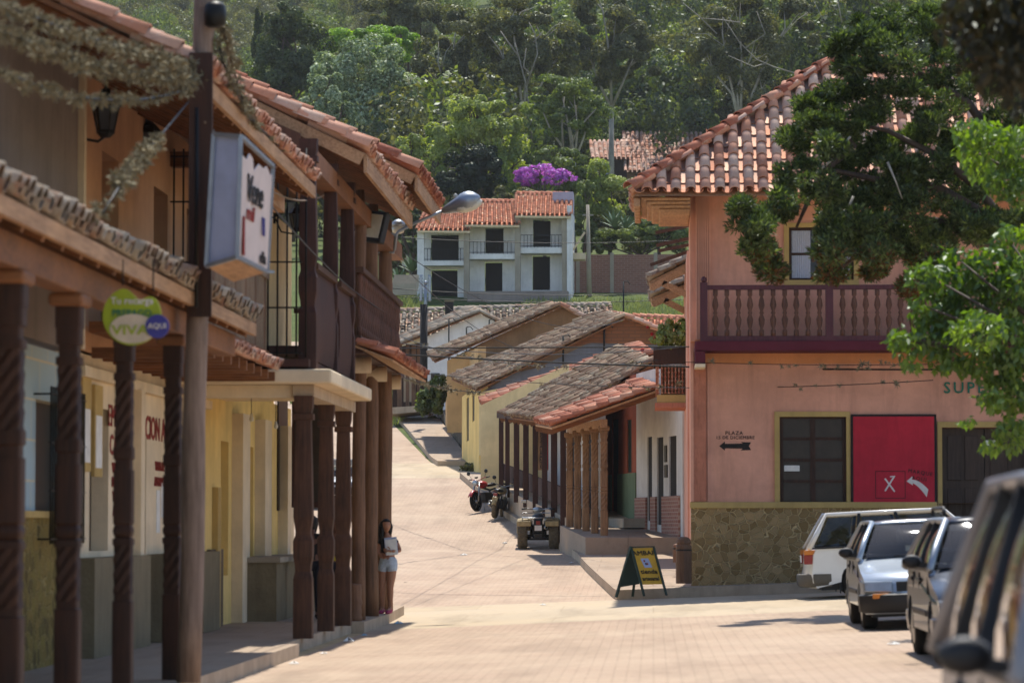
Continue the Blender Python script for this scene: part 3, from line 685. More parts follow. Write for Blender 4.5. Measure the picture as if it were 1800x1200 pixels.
# turned balusters
MB().box(-4.56, -4.40, 50.0, 58.0, 5.50, 5.58).build('balcony_rail', 'postwood', B); MB().box(-4.52, -4.44, 50.0, 58.0, 4.46, 4.54).build('balcony_rail', 'postwood', B)
for i in range(24):
    y = 50.2+i*.33
    MB().lathe([(.045,4.54),(.045,4.66),(.025,4.7),(.05,4.85),(.03,5.0),(.022,5.02),(.045,5.2),(.03,5.35),(.045,5.4),(.045,5.5)], (-4.48, y, 0), n=8).build('baluster', 'balusterwood', B)
# iron grille closing the near end of the balcony
g = MB()
for i in range(15): x = -6.3+i*.125; g.tube([(x, 43.1, 3.85), (x, 43.1, 6.6)], .014, 5)
for z in (3.9, 4.5, 5.1, 5.9, 6.5): g.bar((-6.35, 43.1, z), (-4.6, 43.1, z), .04, .02)
g.build('grille', 'iron', B)
MB().box(-6.35, -4.6, 58.1, 58.16, 4.38, 4.46).box(-6.35, -4.6, 58.1, 58.16, 5.4, 5.48).box(-5.6,-5.54,58.1,58.16,4.46,5.4).box(-5.0,-4.94,58.1,58.16,4.46,5.4).box(-6.1,-6.04,58.1,58.16,4.46,5.4).build('end_rail', 'galleryred', B)
sk = (-3.92, 49.9, 4.2), (-3.92, 57.2, 4.2), (-4.5, 49.9, 4.42), (-4.5, 57.2, 4.42)
tiles(*sk, 'tile_skirt', 'tile_red', B, pitch=.24, course=.3, seg=6); deck(*sk, 'eavewood', B, t=.03)
# two stepped main roofs
def slope_roof(xe, y0, y1, z, sl, xt, par, mat, jit=.02, nr=14, **k):
    e = (xe, y0, z), (xe, y1, z), (xt, y0, z+(xe-xt)*sl), (xt, y1, z+(xe-xt)*sl)
    tiles(*e, 'roof', mat, par, pitch=.26, course=.42, seg=6, jit=jit, ridge_a=True, rad=.1, **k)
    deck(*e, 'eavewood', par, t=.04)
    xw = LW; rafters((xe,y0,z),(xe,y1,z),(xw,y0,z+(xe-xw)*sl),(xw,y1,z+(xe-xw)*sl), 'rafterwood', par, nr, out=.04, w=.1, h=.15)
    MB().box(xe-.06, xe-.01, y0, y1, z-.30, z-.07).build('eave_board', 'eavewood', par)
    a, b = Vector((xe,y0,z)), Vector((xt,y0,z+(xe-xt)*sl)); MB().bar(a+Vector((-.08,-.03,-.12)), b+Vector((0,-.03,-.12)), .035, .17).build('verge_board', 'eavewood', par)
slope_roof(-4.0, 46.1, 54.9, 6.9, .49, -8.4, B, 'tile_mix', nr=18)
slope_roof(-3.75, 52.6, 58.4, 7.3, .50, -13.0, B, 'tile_red', nr=12, jit=.01)
MB().prism([(-4.75, 43.4, 6.35),(-4.45,43.4,6.35),(-4.45,43.4,6.62),(-4.75,43.4,6.62)], (0,15,0)).build('upper_beam', 'rafterwood', B)
MB().box(-6.4,-4.7,43.4,43.6,6.4,6.6).build('upper_beam', 'rafterwood', B)
# plank gable under the near verge
MB().prism([(-4.9,45.6,6.65),(-6.3,45.6,6.65),(-6.3,45.6,7.7),(-4.9,45.6,7.1)], (0,.05,0)).build('gable_boards', 'postwood', B)

# ---- things fixed to or standing by the row
fl = thing('floodlight', W(648, 396, 52), 'square floodlight with pale glass clamped beneath the balcony roof edge', 'floodlight')
fl.rotation_euler = (R(-12), R(8), R(-25))
MB().box(-.27,.27,0,.16,-.25,.25).build('housing', 'blackplastic', fl, bevel=.02, local=True); MB().box(-.22,.22,-.012,0,-.19,.19).build('lens', 'lampglass', fl, local=True); MB().bar((0,.16,.1),(0,.5,.35),.04).build('arm', 'iron', fl, local=True)
yl = 4.6*FPX/(1148-677)
sl2 = thing('street_lamp', (-4.45, yl-.16, 5.2), 'grey oval street lamp head on curved arm reaching over the street', 'street lamp')
a0 = W(693, 440, yl-.2); a1 = W(697, 412, yl-.2); a2 = W(730, 392, yl-.25); a3 = W(778, 371, yl-.4); b1 = W(843, 346, yl-.6)
MB().tube([a0, a1, a1.lerp(a2,.15)+Vector((0,0,.03)), a2, a3], [.03,.03,.028,.026,.026], 8).build('arm', 'galvan', sl2)
MB().box(-4.78,-4.44,yl-.2,yl-.1,a0.z-.05,a0.z+.0).box(-4.78,-4.44,yl-.2,yl-.1,a1.z-.02,a1.z+.03).build('clamp', 'galvan', sl2)
d = b1-a3; n = 9; h = MB(); pts = [a3+d*(i/n) for i in range(n+1)]
h.tube(pts, [.05,.075,.095,.115,.14,.165,.175,.165,.12,.03], 14).build('lamp_head', 'galvan', sl2)
ln = MB(); m0 = a3+d*.72; ln.lathe([(.0,-.24),(.08,-.2),(.13,-.1),(.14,0),(.13,.1),(.08,.2),(0,.24)], n=12, axis='X'); ln.M = None
mt = Matrix.Translation(m0-Vector((0,0,.075))) @ Matrix.Rotation(-math.atan2(d.z, d.x), 4, 'Y')
ln.v = [tuple(mt @ Vector((p[0], p[1]*.9, p[2]*.8))) for p in ln.v]; ln.build('lens', 'lampglass', sl2)
MB().lathe([(.03,0),(.03,.07),(.04,.09),(0,.12)], c=a3+d*.35+Vector((0,0,.1)), n=8).build('light_sensor', 'lampglass', sl2)
pc = thing('porch_lamp', W(700, 397, 58.6), 'small white bulkhead lamp at the eave corner beyond the logs', 'lamp')
MB().lathe([(.04,-.14),(.1,-.12),(.12,-.02)], n=12).build('lens', 'lampglass', pc, local=True); MB().lathe([(.13,-.02),(.12,.06),(.05,.11),(0,.12)], n=12).build('cover', 'galvan', pc, local=True)

# utility pole with its steel arms
yp = 31.0
up = thing('utility_pole', (-4.36, yp, .17), 'tall weathered wooden utility pole rising before the balcony house', 'utility pole')
log_shape(-4.36, yp, .17, 7.6, .108, lean=(.12,0), seed=11).build('pole', 'polewood', up)
MB().box(-4.37,-4.15,yp-.17,yp-.12,3.6,6.1).build('backing_plank', 'darkwood', up)
def pt(px, py, D=30.8): return W(px, py, D)
MB().bar(pt(360, 470, 30.9), pt(600, 392, 36.0) if 0 else pt(480, 478, 33), .03).build('steel_arm', 'galvan', up)
ic = pt(378, 26); MB().lathe([(.06,-.12),(.1,-.1),(.11,0),(.1,.08),(.06,.12)], c=ic, n=12).build('insulator', 'iron', up)
MB().bar(pt(352, 8), pt(382, 22), .05).build('crossarm', 'polewood', up)
MB().tube([pt(346, 190, 30.7), pt(345,540,30.7)], .02, 6).build('conduit', 'iron', up)

# light-box sign: a steel box with one torn printed face
sg = thing('light_box_sign', pt(390, 470, 29.5), 'torn light-box sign with pale blue end panel on the pole', 'sign')
q = [W(363,468,29.5), W(418,452,29.3), W(424,240,29.3), W(376,236,29.5)]           # the blue face
r0, r1, r2, r3 = W(418,455,29.3), W(470,478,31.2), W(480,292,31.2), W(424,262,29.3)
def slabq(p, dv, name, mat, par): 
    dv = Vector(dv); return MB().hexa([p[0], p[1], p[1]+dv, p[0]+dv, p[3], p[2], p[2]+dv, p[3]+dv]).build(name, mat, par)
slabq(q, (-.03,.22,0), 'end_panel', 'signblue', sg)
f = MB()
for a, b in ((0,1),(1,2),(2,3),(3,0)): f.bar(Vector(q[a])-Vector((0,.02,0)), Vector(q[b])-Vector((0,.02,0)), .035)
for a, b in ((q[1],r1),(r1,r2),(r2,q[2])): f.bar(a, b, .035)
f.build('steel_frame', 'galvan', sg)
nrm_ = (r1-r0).cross(r3-r0).normalized(); nrm_ = -nrm_ if nrm_.y > 0 else nrm_
# torn vinyl: irregular upper edge
def rp(u, v): return (r0*(1-u)+r1*u)*(1-v)+(r3*(1-u)+r2*u)*v
edge = [(1,.93),(.93,.9),(.8,.97),(.7,.93),(.55,.95),(.4,.86),(.36,.97),(.25,1.0),(.18,.93),(0,.96)]
MB().prism([rp(0,0), rp(1,0)]+[rp(*e) for e in edge], -nrm_*.01).build('torn_vinyl', 'signvinyl', sg)
MB().hexa([q[0]+Vector((0,.2,0)), q[1]+Vector((0,.0,0)), r1, q[0]+Vector((.0,1.9,0)), q[0]+Vector((0,.2,.03)), q[1]+Vector((0,0,.03)), r1+Vector((0,0,.03)), q[0]+Vector((0,1.9,.03))]).build('underside', 'eavewood', sg)
uu = (r1-r0).normalized(); vv = Vector((0,0,1)); yy = vv.cross(uu)
def smtx(u, v): p = rp(u, v) + nrm_*.012; return Matrix(((uu.x,yy.x,0,p.x),(uu.y,yy.y,0,p.y),(uu.z,yy.z,1,p.z),(0,0,0,1)))
lettering('Vene', .36, smtx(.42,.66), 'letterblack', sg, shear=.3, sx=1.4); lettering('mil', .2, smtx(.3,.45), 'letterred', sg, shear=.3, sx=2)
lettering('I', .5, smtx(.12,.2), 'letterred', sg, sx=2); lettering('ll', .24, smtx(.75,.38), 'vivablue', sg, sx=2)
lettering('ella', .16, smtx(.78,.1), 'letterblack', sg, sx=1.8)

# round shop sign hung from the eave
vs = thing('round_shop_sign', W(236, 560, 26.6), 'round lime and cream sign with small violet disc under the gallery eave', 'sign')
cv = W(236, 555, 26.6); k = 26.6/FPX
def disc(cx, cz, r, y, th, mat, name, clip=None, n=40, ry=None):
    pts = []
    for i in range(n):
        a = 2*math.pi*i/n; x, z = r*math.cos(a), (ry or r)*math.sin(a)
        if clip: x, z = clip(x, z)
        pts.append((cx+x, y, cz+z))
    return MB().prism(pts, (0, th, 0)).build(name, mat, vs)
def heart(x, z):
    if z > 0: z -= .10*math.exp(-(x-.06)**2/.006)
    return x, z
disc(cv.x-.02, cv.z, 52*k, 26.6, .03, 'vivagreen', 'board', heart)
disc(cv.x-.01, cv.z-23*k, 41*k, 26.585, .015, 'vivacream', 'cream_panel', ry=26*k)
disc(cv.x+42*k, cv.z-19*k, 21*k, 26.57, .02, 'vivablue', 'violet_disc')
lettering('Tu recarga', .08, Matrix.Translation((cv.x-.02, 26.595, cv.z+.12)), 'letterwhite', vs); lettering('PREPAGO', .075, Matrix.Translation((cv.x-.02, 26.595, cv.z+.02)), 'lettergreen', vs)
lettering('VIVA', .11, Matrix.Translation((cv.x-.03, 26.58, cv.z-.12)), 'vivagreen', vs, sx=1.3); lettering('AQUI', .062, Matrix.Translation((cv.x+42*k, 26.56, cv.z-19*k)), 'letterwhite', vs)
MB().bar((cv.x-.1, 26.62, cv.z+.25), (cv.x-.1, 26.62, 3.8), .012).bar((cv.x+.15, 26.62, cv.z+.2), (cv.x+.15, 26.62, 3.8), .012).build('hanger', 'iron', vs)

# ---- wires and the air plants that grow on them
def catenary(a, b, sag, n=24): a, b = Vector(a), Vector(b); return [a.lerp(b, i/n)-Vector((0,0,sag*4*(i/n)*(1-i/n))) for i in range(n+1)]
def airplants(parent, pts, count, size, mat='airplant', t0=0, t1=1, seed=0, name='air_plants'):
    """spiky tufts growing round a wire"""
    rg = np.random.RandomState(seed+3); C = []; N = []
    P_ = np.array([tuple(p) for p in pts]); m = len(P_)-1; V = []; Q = []
    for i in range(count):
        t = (t0+(t1-t0)*rg.rand())*m; k = min(int(t), m-1); c = P_[k]*(1-(t-k))+P_[k+1]*(t-k)
        s = size*rg.uniform(.4, 1.3); nb = 22
        d = rg.normal(size=(nb,3)); d[:,2] -= .1; d /= np.linalg.norm(d, axis=1, keepdims=True)
        o = c+rg.normal(0, size*.42, 3)
        side = np.cross(d, rg.normal(size=(nb,3))); side /= np.linalg.norm(side, axis=1, keepdims=True)
        for a, sd in zip(d, side):
            L = s*rg.uniform(.6,1.2); b = len(V); w = s*.05+.003
            V += [o-sd*w, o+sd*w, o+a*L*.6+sd*w*.6+[0,0,s*.05], o+a*L+[0,0,-s*.12]]; Q.append((b,b+1,b+2,b+3))
    o = mesh_np(name, np.array(V), np.array(Q), mat, parent); o['kind'] = 'stuff'; return o
def cable(pts, r, label, mat='iron', group=None, ap=None):
    t = thing('overhead_cable', pts[0], label, 'cable', group); MB().tube(pts, r, 5).build('wire', mat, t)
    if ap: 
        for q in ap: airplants(t, pts, **q)
    return t
c1 = catenary(W(-60, 25, 21), W(345, 140, 30.8), .12); cable(c1, .012, 'thick cable furred with air plants crossing the top left corner', ap=[dict(count=330, size=.075, seed=1)])
c2 = catenary(W(-60, 95, 21.5), W(345, 150, 30.8), .22); cable(c2, .012, 'lower cable with smaller air plants reaching the pole under the thick one', ap=[dict(count=170, size=.06, seed=2)])
c1b = catenary(W(-40, -10, 21), W(345, 118, 30.8), .05); cable(c1b, .012, 'topmost furred cable leaving the frame above the pole', ap=[dict(count=230, size=.075, seed=12)])
c3 = [W(390,40,31),W(402,90,31.5),W(410,120,32),W(425,170,33),W(455,230,35)]; cable(c3, .012, 'drooping plant-hung cable right of the pole top', ap=[dict(count=110, size=.065, seed=4)])
c4 = [W(380,60,31),W(392,110,31),W(410,150,32),W(440,210,34),W(500,265,38),W(560,305,41)]; cable(c4, .012, 'cable with sparse air plants running along the roof edge', ap=[dict(count=90, size=.055, seed=5)])
c5 = [W(180,375,24),W(215,320,25.5),W(240,285,27),W(285,235,28.5),W(330,180,30.5)]; cable(c5, .01, 'short cable with one dense clump of air plants before the lanterns', ap=[dict(count=120, size=.075, t0=.2, t1=.72, seed=6), dict(count=8, size=.08, t0=0, t1=.1, seed=8)])
c6 = catenary(W(345,190,30.8), W(700,560,58), .3); cable(c6, .01, 'thin bare cable from the pole to the log posts')
c7 = catenary(W(360,215,30.8), W(575,340,47), .35); cable(c7, .012, 'sagging pale cable from pole to the balcony roof corner', mat='greywood')
# ------------------------------------------------------------------ the pink corner building, frontal
def pz(py, D): return W(900, py, D).z
def pxx(px, D): return W(px, 700, D).x
FY = 63.0
C = tag(thing('corner_building', (.7, FY, .6), None, None), 'pink two-storey corner building with stone base, dark red balcony and hipped tile roof', 'building')
def cx(px, D=FY): return pxx(px, D)
def cz(py, D=FY): return pz(py, D)
x0 = cx(1214); XR = 14.0
def cwall(h0, h1, holes=(), t=.35, y0=0, xa=None, xb=XR):
    mb = MB(Matrix.Translation((0, FY, 0))); xa = xa if xa is not None else x0
    return wall(mb, xb, h1, [(cx(a), cx(b), cz(d), cz(c)) for a, b, c, d in holes], t, h0, xa, y0)
cwall(cz(884), cz(618), [(1370,1487,733,883.9),(1655,1806,752,883.95)]).build('front_wall', 'bounceorange' if 0 else 'pinkwall', C)
cwall(.1, cz(884)-.001, [(1655,1806,884.1,1030)], t=.42, y0=-.07).build('stone_base', 'fieldstone', C)
MB().box(x0-.02, cx(1645), FY-.10, FY+.0, cz(893), cz(882)).build('base_ledge', 'ochre', C, bevel=.01)
MB().box(x0, XR, FY-.03, FY-.001, cz(640), cz(619)).build('bounce_band', 'bounceorange', C)  # orange strip colours in the light bounced up under the balcony
MB().box(hx0_+.3, XR, 65.1, 65.35, 7.0, 10.2).build('rear_gable', 'pinkwall', C) if 0 else None; MB().box(x0, x0+.3, FY+.36, 65.2, .1, 7.9).build('left_wall', 'pinkwall', C)
MB().box(x0, 3.7, 65.2, 65.4, .1, 7.9).build('back_wall', 'pinkwall', C); MB().box(3.7, 4.0, 65.2, 70, .1, 7.9).build('side_wall', 'pinkwall', C); MB().box(3.7, XR, 70, 70.3, .1, 7.9).build('back_wall', 'pinkwall', C)
MB().box(cx(1217), cx(1241), FY-.07, FY-.001, cz(881), cz(640)).build('carved_pilaster', 'pilaster', C)
MB().box(cx(1216)-.02, cx(1219), FY-.09, FY-.001, cz(881), cz(618)).build('pilaster_edge', 'pinkwall', C)
for k in (1243.5,): MB().box(cx(k), cx(k)+.03, FY-.04, FY-.001, cz(881), cz(640)).build('pilaster_edge', 'pinkwall', C)
# shop window with its eight panes of plastic-backed glass
fr = MB().box(cx(1361), cx(1370), FY-.05, FY+.1, cz(884), cz(724)).box(cx(1487), cx(1494), FY-.05, FY+.1, cz(884), cz(724)).box(cx(1370), cx(1487), FY-.05, FY+.1, cz(733), cz(724)).build('window_surround', 'ochre', C)
fr['label'] = 'yellow painted window surround'
w = MB(); xa, xb, za, zb = cx(1371), cx(1486), cz(883), cz(734); xm = (xa+xb)/2
for q in ((xa,xa+.06),(xb-.06,xb),(xm-.05,xm+.05)): w.box(q[0], q[1], FY+.04, FY+.10, za, zb)
for i in range(5): z = za+(zb-za)*i/4; w.box(xa+.06, xm-.05, FY+.045, FY+.095, z-.03 if i else z, z+.03 if i < 4 else z); w.box(xm+.05, xb-.06, FY+.045, FY+.095, z-.03 if i else z, z+.03 if i < 4 else z)
w = w.build('shop_window', 'darkwood', C)
MB().box(xa, xb, FY+.07, FY+.075, za, zb).build('pane', 'windowdark', w)
MB().box(cx(1378), cx(1405), FY+.03, FY+.036, cz(828), cz(818)).build('notice', 'paper', w)
# double door right of the red panel
dz0, dz1 = cz(1015), cz(753); dxa, dxb = cx(1656), cx(1805); dxm = (dxa+dxb)/2
MB().box(cx(1647), cx(1655), FY-.06, FY+.1, cz(884), cz(742)).box(cx(1806), cx(1815), FY-.06, FY+.1, cz(884), cz(742)).box(cx(1655), cx(1806), FY-.06, FY+.1, cz(752), cz(742)).build('door_surround', 'ochre', C)
MB().box(dxa, dxb, FY+.2, FY+.3, dz0, dz1).build('door_back', 'letterblack', C)
for a, b in ((dxa, dxm-.01), (dxm+.01, dxb)):
    d = MB().box(a, b, FY+.12, FY+.17, dz0, dz1).build('door', 'door', C)
    h = (dz1-dz0); pn = MB()
    for u, v in ((.04,.28),(.33,.60),(.65,.95)):
        for s_, e in (((a+.1),(a+b)/2-.03), ((a+b)/2+.03, b-.1)): pn.box(s_, e, FY+.095, FY+.119, dz0+h*u, dz0+h*v)
    pn.build('raised_panels', 'door', d, bevel=.012)
MB().lathe([(.05,0),(.05,.03),(.03,.05)], c=(dxm-.04, FY+.1, cz(884)), n=10).build('door_knob', 'steel', C)
MB().box(cx(1732), cx(1750), FY+.09, FY+.094, cz(783), cz(774)).build('notice', 'paper', C)
# red painted election panel
rp_ = thing('red_painted_panel', (cx(1570), FY, cz(890)), 'crimson painted board with black border, white cross and curved arrow by the shop window', 'mural')
MB().box(cx(1495), cx(1645), FY-.085, FY-.065+.0, cz(892), cz(729)).build('black_border', 'letterblack', rp_)
MB().box(cx(1499), cx(1641), FY-.092, FY-.0851, cz(889), cz(733)).build('red_field', 'rustred', rp_)
yq = FY-.0925
g = MB(); X0, X1, Z0, Z1 = cx(1537), cx(1590), cz(876), cz(828)
for p in ((X0,X1,Z0,Z0+.012),(X0,X1,Z1-.012,Z1),(X0,X0+.012,Z0+.012,Z1-.012),(X1-.012,X1,Z0+.012,Z1-.012)): g.box(p[0],p[1],yq-.002,yq,p[2],p[3])
g.build('square_outline', 'letterblack', rp_)
g = MB(); g.bar((cx(1554), yq-.003, cz(841)), (cx(1571), yq-.003, cz(864)), .03, .006, up=(0,1,0)); g.bar((cx(1570), yq-.005, cz(838)), (cx(1554), yq-.005, cz(863)), .03, .006, up=(0,1,0))
g.bar((cx(1563), yq-.003, cz(838)), (cx(1572), yq-.003, cz(837)), .02, .006, up=(0,1,0)); g.build('white_cross', 'letterwhite', rp_)
pts = []; n = 10                                   # curved arrow
for i in range(n+1): t = i/n; pts.append((1596+30*t+4*t*t, 846-6*t+27*t*t, 3+9*t))
g = MB(); up_ = [(px, py-w*.55) for px, py, w in pts[1:]]; lo_ = [(px-w*.25, py+w*.55) for px, py, w in pts[1:]]
poly_ = [(1592,846),(1601,838)]+up_+[(1622,862),(1617,868)]+lo_[::-1][1:]+[(1600,851)]
for a, b, c_, d_ in zip(up_, up_[1:], lo_, lo_[1:]): g.prism([(cx(a[0]),yq,cz(a[1])),(cx(b[0]),yq,cz(b[1])),(cx(d_[0]),yq,cz(d_[1])),(cx(c_[0]),yq,cz(c_[1]))], (0,-.004,0))
g.prism([(cx(1592),yq,cz(846)),(cx(1602),yq,cz(837)),(cx(1603),yq,cz(853))], (0,-.005,0))
g.build('curved_arrow', 'letterwhite', rp_)
T = lambda px, py, y=yq: Matrix.Translation((cx(px), y, cz(py)))
lettering('MARQUE', .10, T(1616, 831) @ Matrix.Rotation(R(9), 4, 'Y'), 'letterblack', rp_, space=1.25); lettering('AQUI', .10, T(1614, 842) @ Matrix.Rotation(R(9), 4, 'Y'), 'letterblack', rp_, space=1.25)
lettering('PLAZA', .10, T(1290, 761.5, FY-.001), 'letterblack', C, space=1.2); lettering('15 DE DICIEMBRE', .088, T(1292, 769.5, FY-.001), 'letterblack', C, space=1.1)
A_ = [(1264,784),(1274,776),(1273,780),(1305,779.5),(1302,777),(1320,777.5),(1316,784),(1320,791),(1302,791.5),(1305,788.5),(1273,788),(1274,792)]
g = MB()
for tri in ((0,1,11),(2,3,9,10),(3,4,5,6),(3,6,9),(6,7,8,9)): g.prism([(cx(A_[i][0]), FY-.001, cz(A_[i][1])) for i in tri], (0,-.004-.0001*len(tri),0))
g.build('painted_arrow', 'letterblack', C)
lettering('SUPER', .30, T(1705, 684, FY-.031), 'lettergreen', C, space=1.3)
# upper floor
cwall(cz(600), cz(338), [(1388,1502,402,494)]).build('upper_wall', 'pinkwall', C)
wf = MB().box(cx(1379), cx(1388), FY-.05, FY+.1, cz(503), cz(394)).box(cx(1502), cx(1511), FY-.05, FY+.1, cz(503), cz(394)).box(cx(1388), cx(1502), FY-.05, FY+.1, cz(402), cz(394)).box(cx(1388), cx(1502), FY-.05, FY+.1, cz(503), cz(494)).build('upper_window', 'ochre', C)
s_ = MB(); a, b, c_, d_ = cx(1388), cx(1502), cz(494), cz(402)
for q in ((a,a+.05,c_,d_),(b-.05,b,c_,d_),((a+b)/2-.03,(a+b)/2+.03,c_,d_)): s_.box(q[0],q[1],FY+.1,FY+.15,q[2],q[3])
for z in (c_, (c_+d_)/2-.02, d_-.05): s_.box(a+.05,(a+b)/2-.03,FY+.1,FY+.15,z,z+.05); s_.box((a+b)/2+.03,b-.05,FY+.1,FY+.15,z,z+.05)
s_.build('sash', 'darkwood', wf); MB().box(a, b, FY+.12, FY+.125, c_, d_).build('pane', 'paneglass', wf)
cu = MB(); nn = 60
for (u0, u1) in ((a+.06, (a+b)/2-.2), ((a+b)/2+.12, b-.06)):
    for i in range(nn): p0 = u0+(u1-u0)*i/nn; p1 = u0+(u1-u0)*(i+1)/nn; cu.quad((p0,FY+.11+.006*math.sin(i*.9),c_+.05),(p1,FY+.11+.006*math.sin((i+1)*.9),c_+.05),(p1,FY+.11+.006*math.sin((i+1)*.9),d_-.05),(p0,FY+.11+.006*math.sin(i*.9),d_-.05))
cu.build('lace_curtain', 'curtain', wf)
g = MB()
for i in range(7): X = cx(1224)+i*.042; g.box(X, X+.024, FY-.12, FY-.07, cz(598), cz(346))
g.box(cx(1222), cx(1250), FY-.07, FY-.001, cz(598), cz(342)); g.build('fluted_corner', 'pinkwall', C)
# balcony
BY = 62.0
MB().box(cx(1222,BY), XR, BY, FY, cz(617,BY), cz(600,BY)).build('balcony_floor', 'maroon', C, bevel=.01)
MB().box(cx(1222,BY), cx(1240,BY), BY-.02, FY-.03, cz(640,BY), cz(618,BY)).build('balcony_console', 'maroon', C)
MB().box(cx(1222,BY), cx(1240,BY), BY-.03, FY-.04, cz(646,BY), cz(640,BY)).build('console_foot', 'cream', C)
MB().box(cx(1665,BY), cx(1680,BY), BY-.02, FY-.03, cz(640,BY), cz(618,BY)).build('balcony_console', 'maroon', C)
MB().box(cx(1238,BY), XR, BY+.02, BY+.12, cz(510,BY), cz(502,BY)).build('balcony_rail', 'railred', C, bevel=.01)
MB().box(cx(1238,BY), XR, BY+.03, BY+.11, cz(600,BY), cz(591,BY)).build('balcony_rail', 'railred', C)
MB().box(cx(1240,BY), XR, FY-.3, FY-.26, cz(599,BY), cz(512,BY)).build('balcony_back_boards', 'railred', C) if 0 else None
zb0, zb1 = cz(591,BY), cz(510,BY); H = zb1-zb0
for k, px in enumerate((1238, 1459, 1686, 1900)):
    MB().box(cx(px,BY)-.07, cx(px,BY)+.07, BY, BY+.14, cz(600,BY), cz(497,BY)).lathe([(.03,0),(.06,.04),(.05,.09),(0,.12)], c=(cx(px,BY), BY+.07, cz(497,BY)), n=10).build('rail_post', 'railred', C)
for k in range(36):
    px = 1258+k*20.4
    if abs(px-1459) < 9 or abs(px-1686) < 9: continue
    MB().lathe([(.045,zb0),(.045,zb0+.12*H),(.025,zb0+.15*H),(.05,zb0+.26*H),(.06,zb0+.36*H),(.028,zb0+.46*H),(.045,zb0+.5*H),(.028,zb0+.54*H),(.06,zb0+.66*H),(.045,zb0+.78*H),(.025,zb0+.85*H),(.045,zb0+.88*H),(.045,zb1)], (cx(px,BY), BY+.07, 0), n=10).build('baluster', 'balusterwood', C)
# hipped roof
SL = .75; e = Vector((cx(1112,61.4), 61.4, cz(340,61.4))); DE = 3.9; rz = e.z+SL*DE; hx = e.x+DE
ea, eb, ta, tb = e, Vector((16, 61.4, e.z)), Vector((e.x, 61.4+DE, rz)), Vector((16, 61.4+DE, rz))
tiles(ea, eb, ta, tb, 'roof_front', 'tile_mix', C, pitch=.275, course=.44, seg=7, jit=.008, rad=.098, flat=.85, ridge_top=False, clip=lambda p: p.x-e.x > p.y-e.y-.12)
def caps(a, b, name, mat, par, r=.125, course=.44, seg=8, up=(0,0,1), jit=.004):
    a, b = Vector(a), Vector(b); L = (b-a).length; n = int(L/course); d = (b-a).normalized(); nrm = Vector(up); nrm = (nrm-d*nrm.dot(d)).normalized(); side = d.cross(nrm)
    V = []; Q = []; rg = random.Random(5)
    for k in range(n+1):
        p0 = a+d*(k*L/(n+1)); p1 = a+d*((k+1.12)*L/(n+1)); base = len(V); o = Vector((rg.gauss(0,jit), rg.gauss(0,jit), rg.gauss(0,jit)))
        for c, rr, lf in ((p0, r*1.08, .03), (p1, r*.88, .0)):
            for t in range(seg+1): th = math.pi*t/seg; V.append(c+o+side*math.cos(th)*rr+nrm*(math.sin(th)*rr+lf))
            for t in range(seg+1): th = math.pi*t/seg; V.append(c+o+side*math.cos(th)*(rr-.018)+nrm*(math.sin(th)*(rr-.018)+lf))
        m = (seg+1)*2
        for t in range(seg): Q.append((base+t, base+t+1, base+m+t+1, base+m+t)); Q.append((base+t, base+seg+1+t, base+seg+2+t, base+t+1))
    return mesh_np(name, np.array([tuple(v) for v in V]), np.array(Q), mat, par)
caps(e+Vector((-.05,-.05,.06)), (hx, 61.4+DE, rz+.06), 'hip_tiles', 'tile_red', C)
caps((hx, 61.4+DE, rz+.05), (16, 61.4+DE, rz+.05), 'ridge_tiles', 'tile_red', C)
tiles((e.x,61.4,e.z), (e.x,61.4+DE,e.z), (hx,61.4,rz), (hx,61.4+DE,rz), 'roof_side', 'tile_mix', C, pitch=.275, course=.44, seg=5, rad=.098, flat=.85, clip=lambda p: p.x-e.x < p.y-61.4+.1)
tiles((16,61.4+2*DE+1,e.z-.7), (hx,61.4+2*DE+1,e.z-.7), (16,61.4+DE,rz), (hx,61.4+DE,rz), 'roof_back', 'tile_mix', C, pitch=.275, course=.44, seg=5, rad=.098, flat=.85)
MB().prism([(e.x+.1,61.4+DE-.05,e.z-.1),(x0+.3,61.4+DE-.05,e.z-.3),(hx,61.4+DE-.05,e.z-.3),(hx,61.4+DE-.05,rz-.1)], (0,.12,0)).build('rear_gable', 'pinkwall', C)
MB().add([e+Vector((.02,.02,-.06)), (16,61.42,e.z-.06), (16,61.4+DE,rz-.08), (hx,61.4+DE,rz-.08)], [(0,1,2,3)]).add([e+Vector((.02,.02,-.06)), (hx,61.4+DE,rz-.08), (e.x+.02,61.4+DE,e.z-.06)], [(0,1,2)]).add([(hx,61.4+2*DE+1,e.z-.76),(hx,61.4+DE,rz-.08),(16,61.4+DE,rz-.08),(16,61.4+2*DE+1,e.z-.76)], [(0,1,2,3)]).build('roof_boards', 'eavewood', C)
# moulded eave: stacked boards stepping out under the tiles, front and side
for k, (o, z0_, z1_) in enumerate(((.16,.06,.12),(.26,.12,.18),(.36,.18,.24),(.5,.24,.29))):
    MB().box(e.x+o, x0-.004, 61.4+o, FY-.002, e.z-z1_, e.z-z0_-.002).build('eave_moulding', 'eavewood', C, bevel=.03)
    MB().box(e.x+o, x0-.002, FY, 61.4+DE-.1, e.z-z1_, e.z-z0_-.002).build('eave_moulding', 'eavewood', C, bevel=.03)
for i in range(12): y = 61.5+i*.3; MB().box(e.x+.03, e.x+.15, y, y+.2, e.z-.26+.015*(i%2), e.z-.08).build('eave_block', 'eavewood', C, bevel=.03)

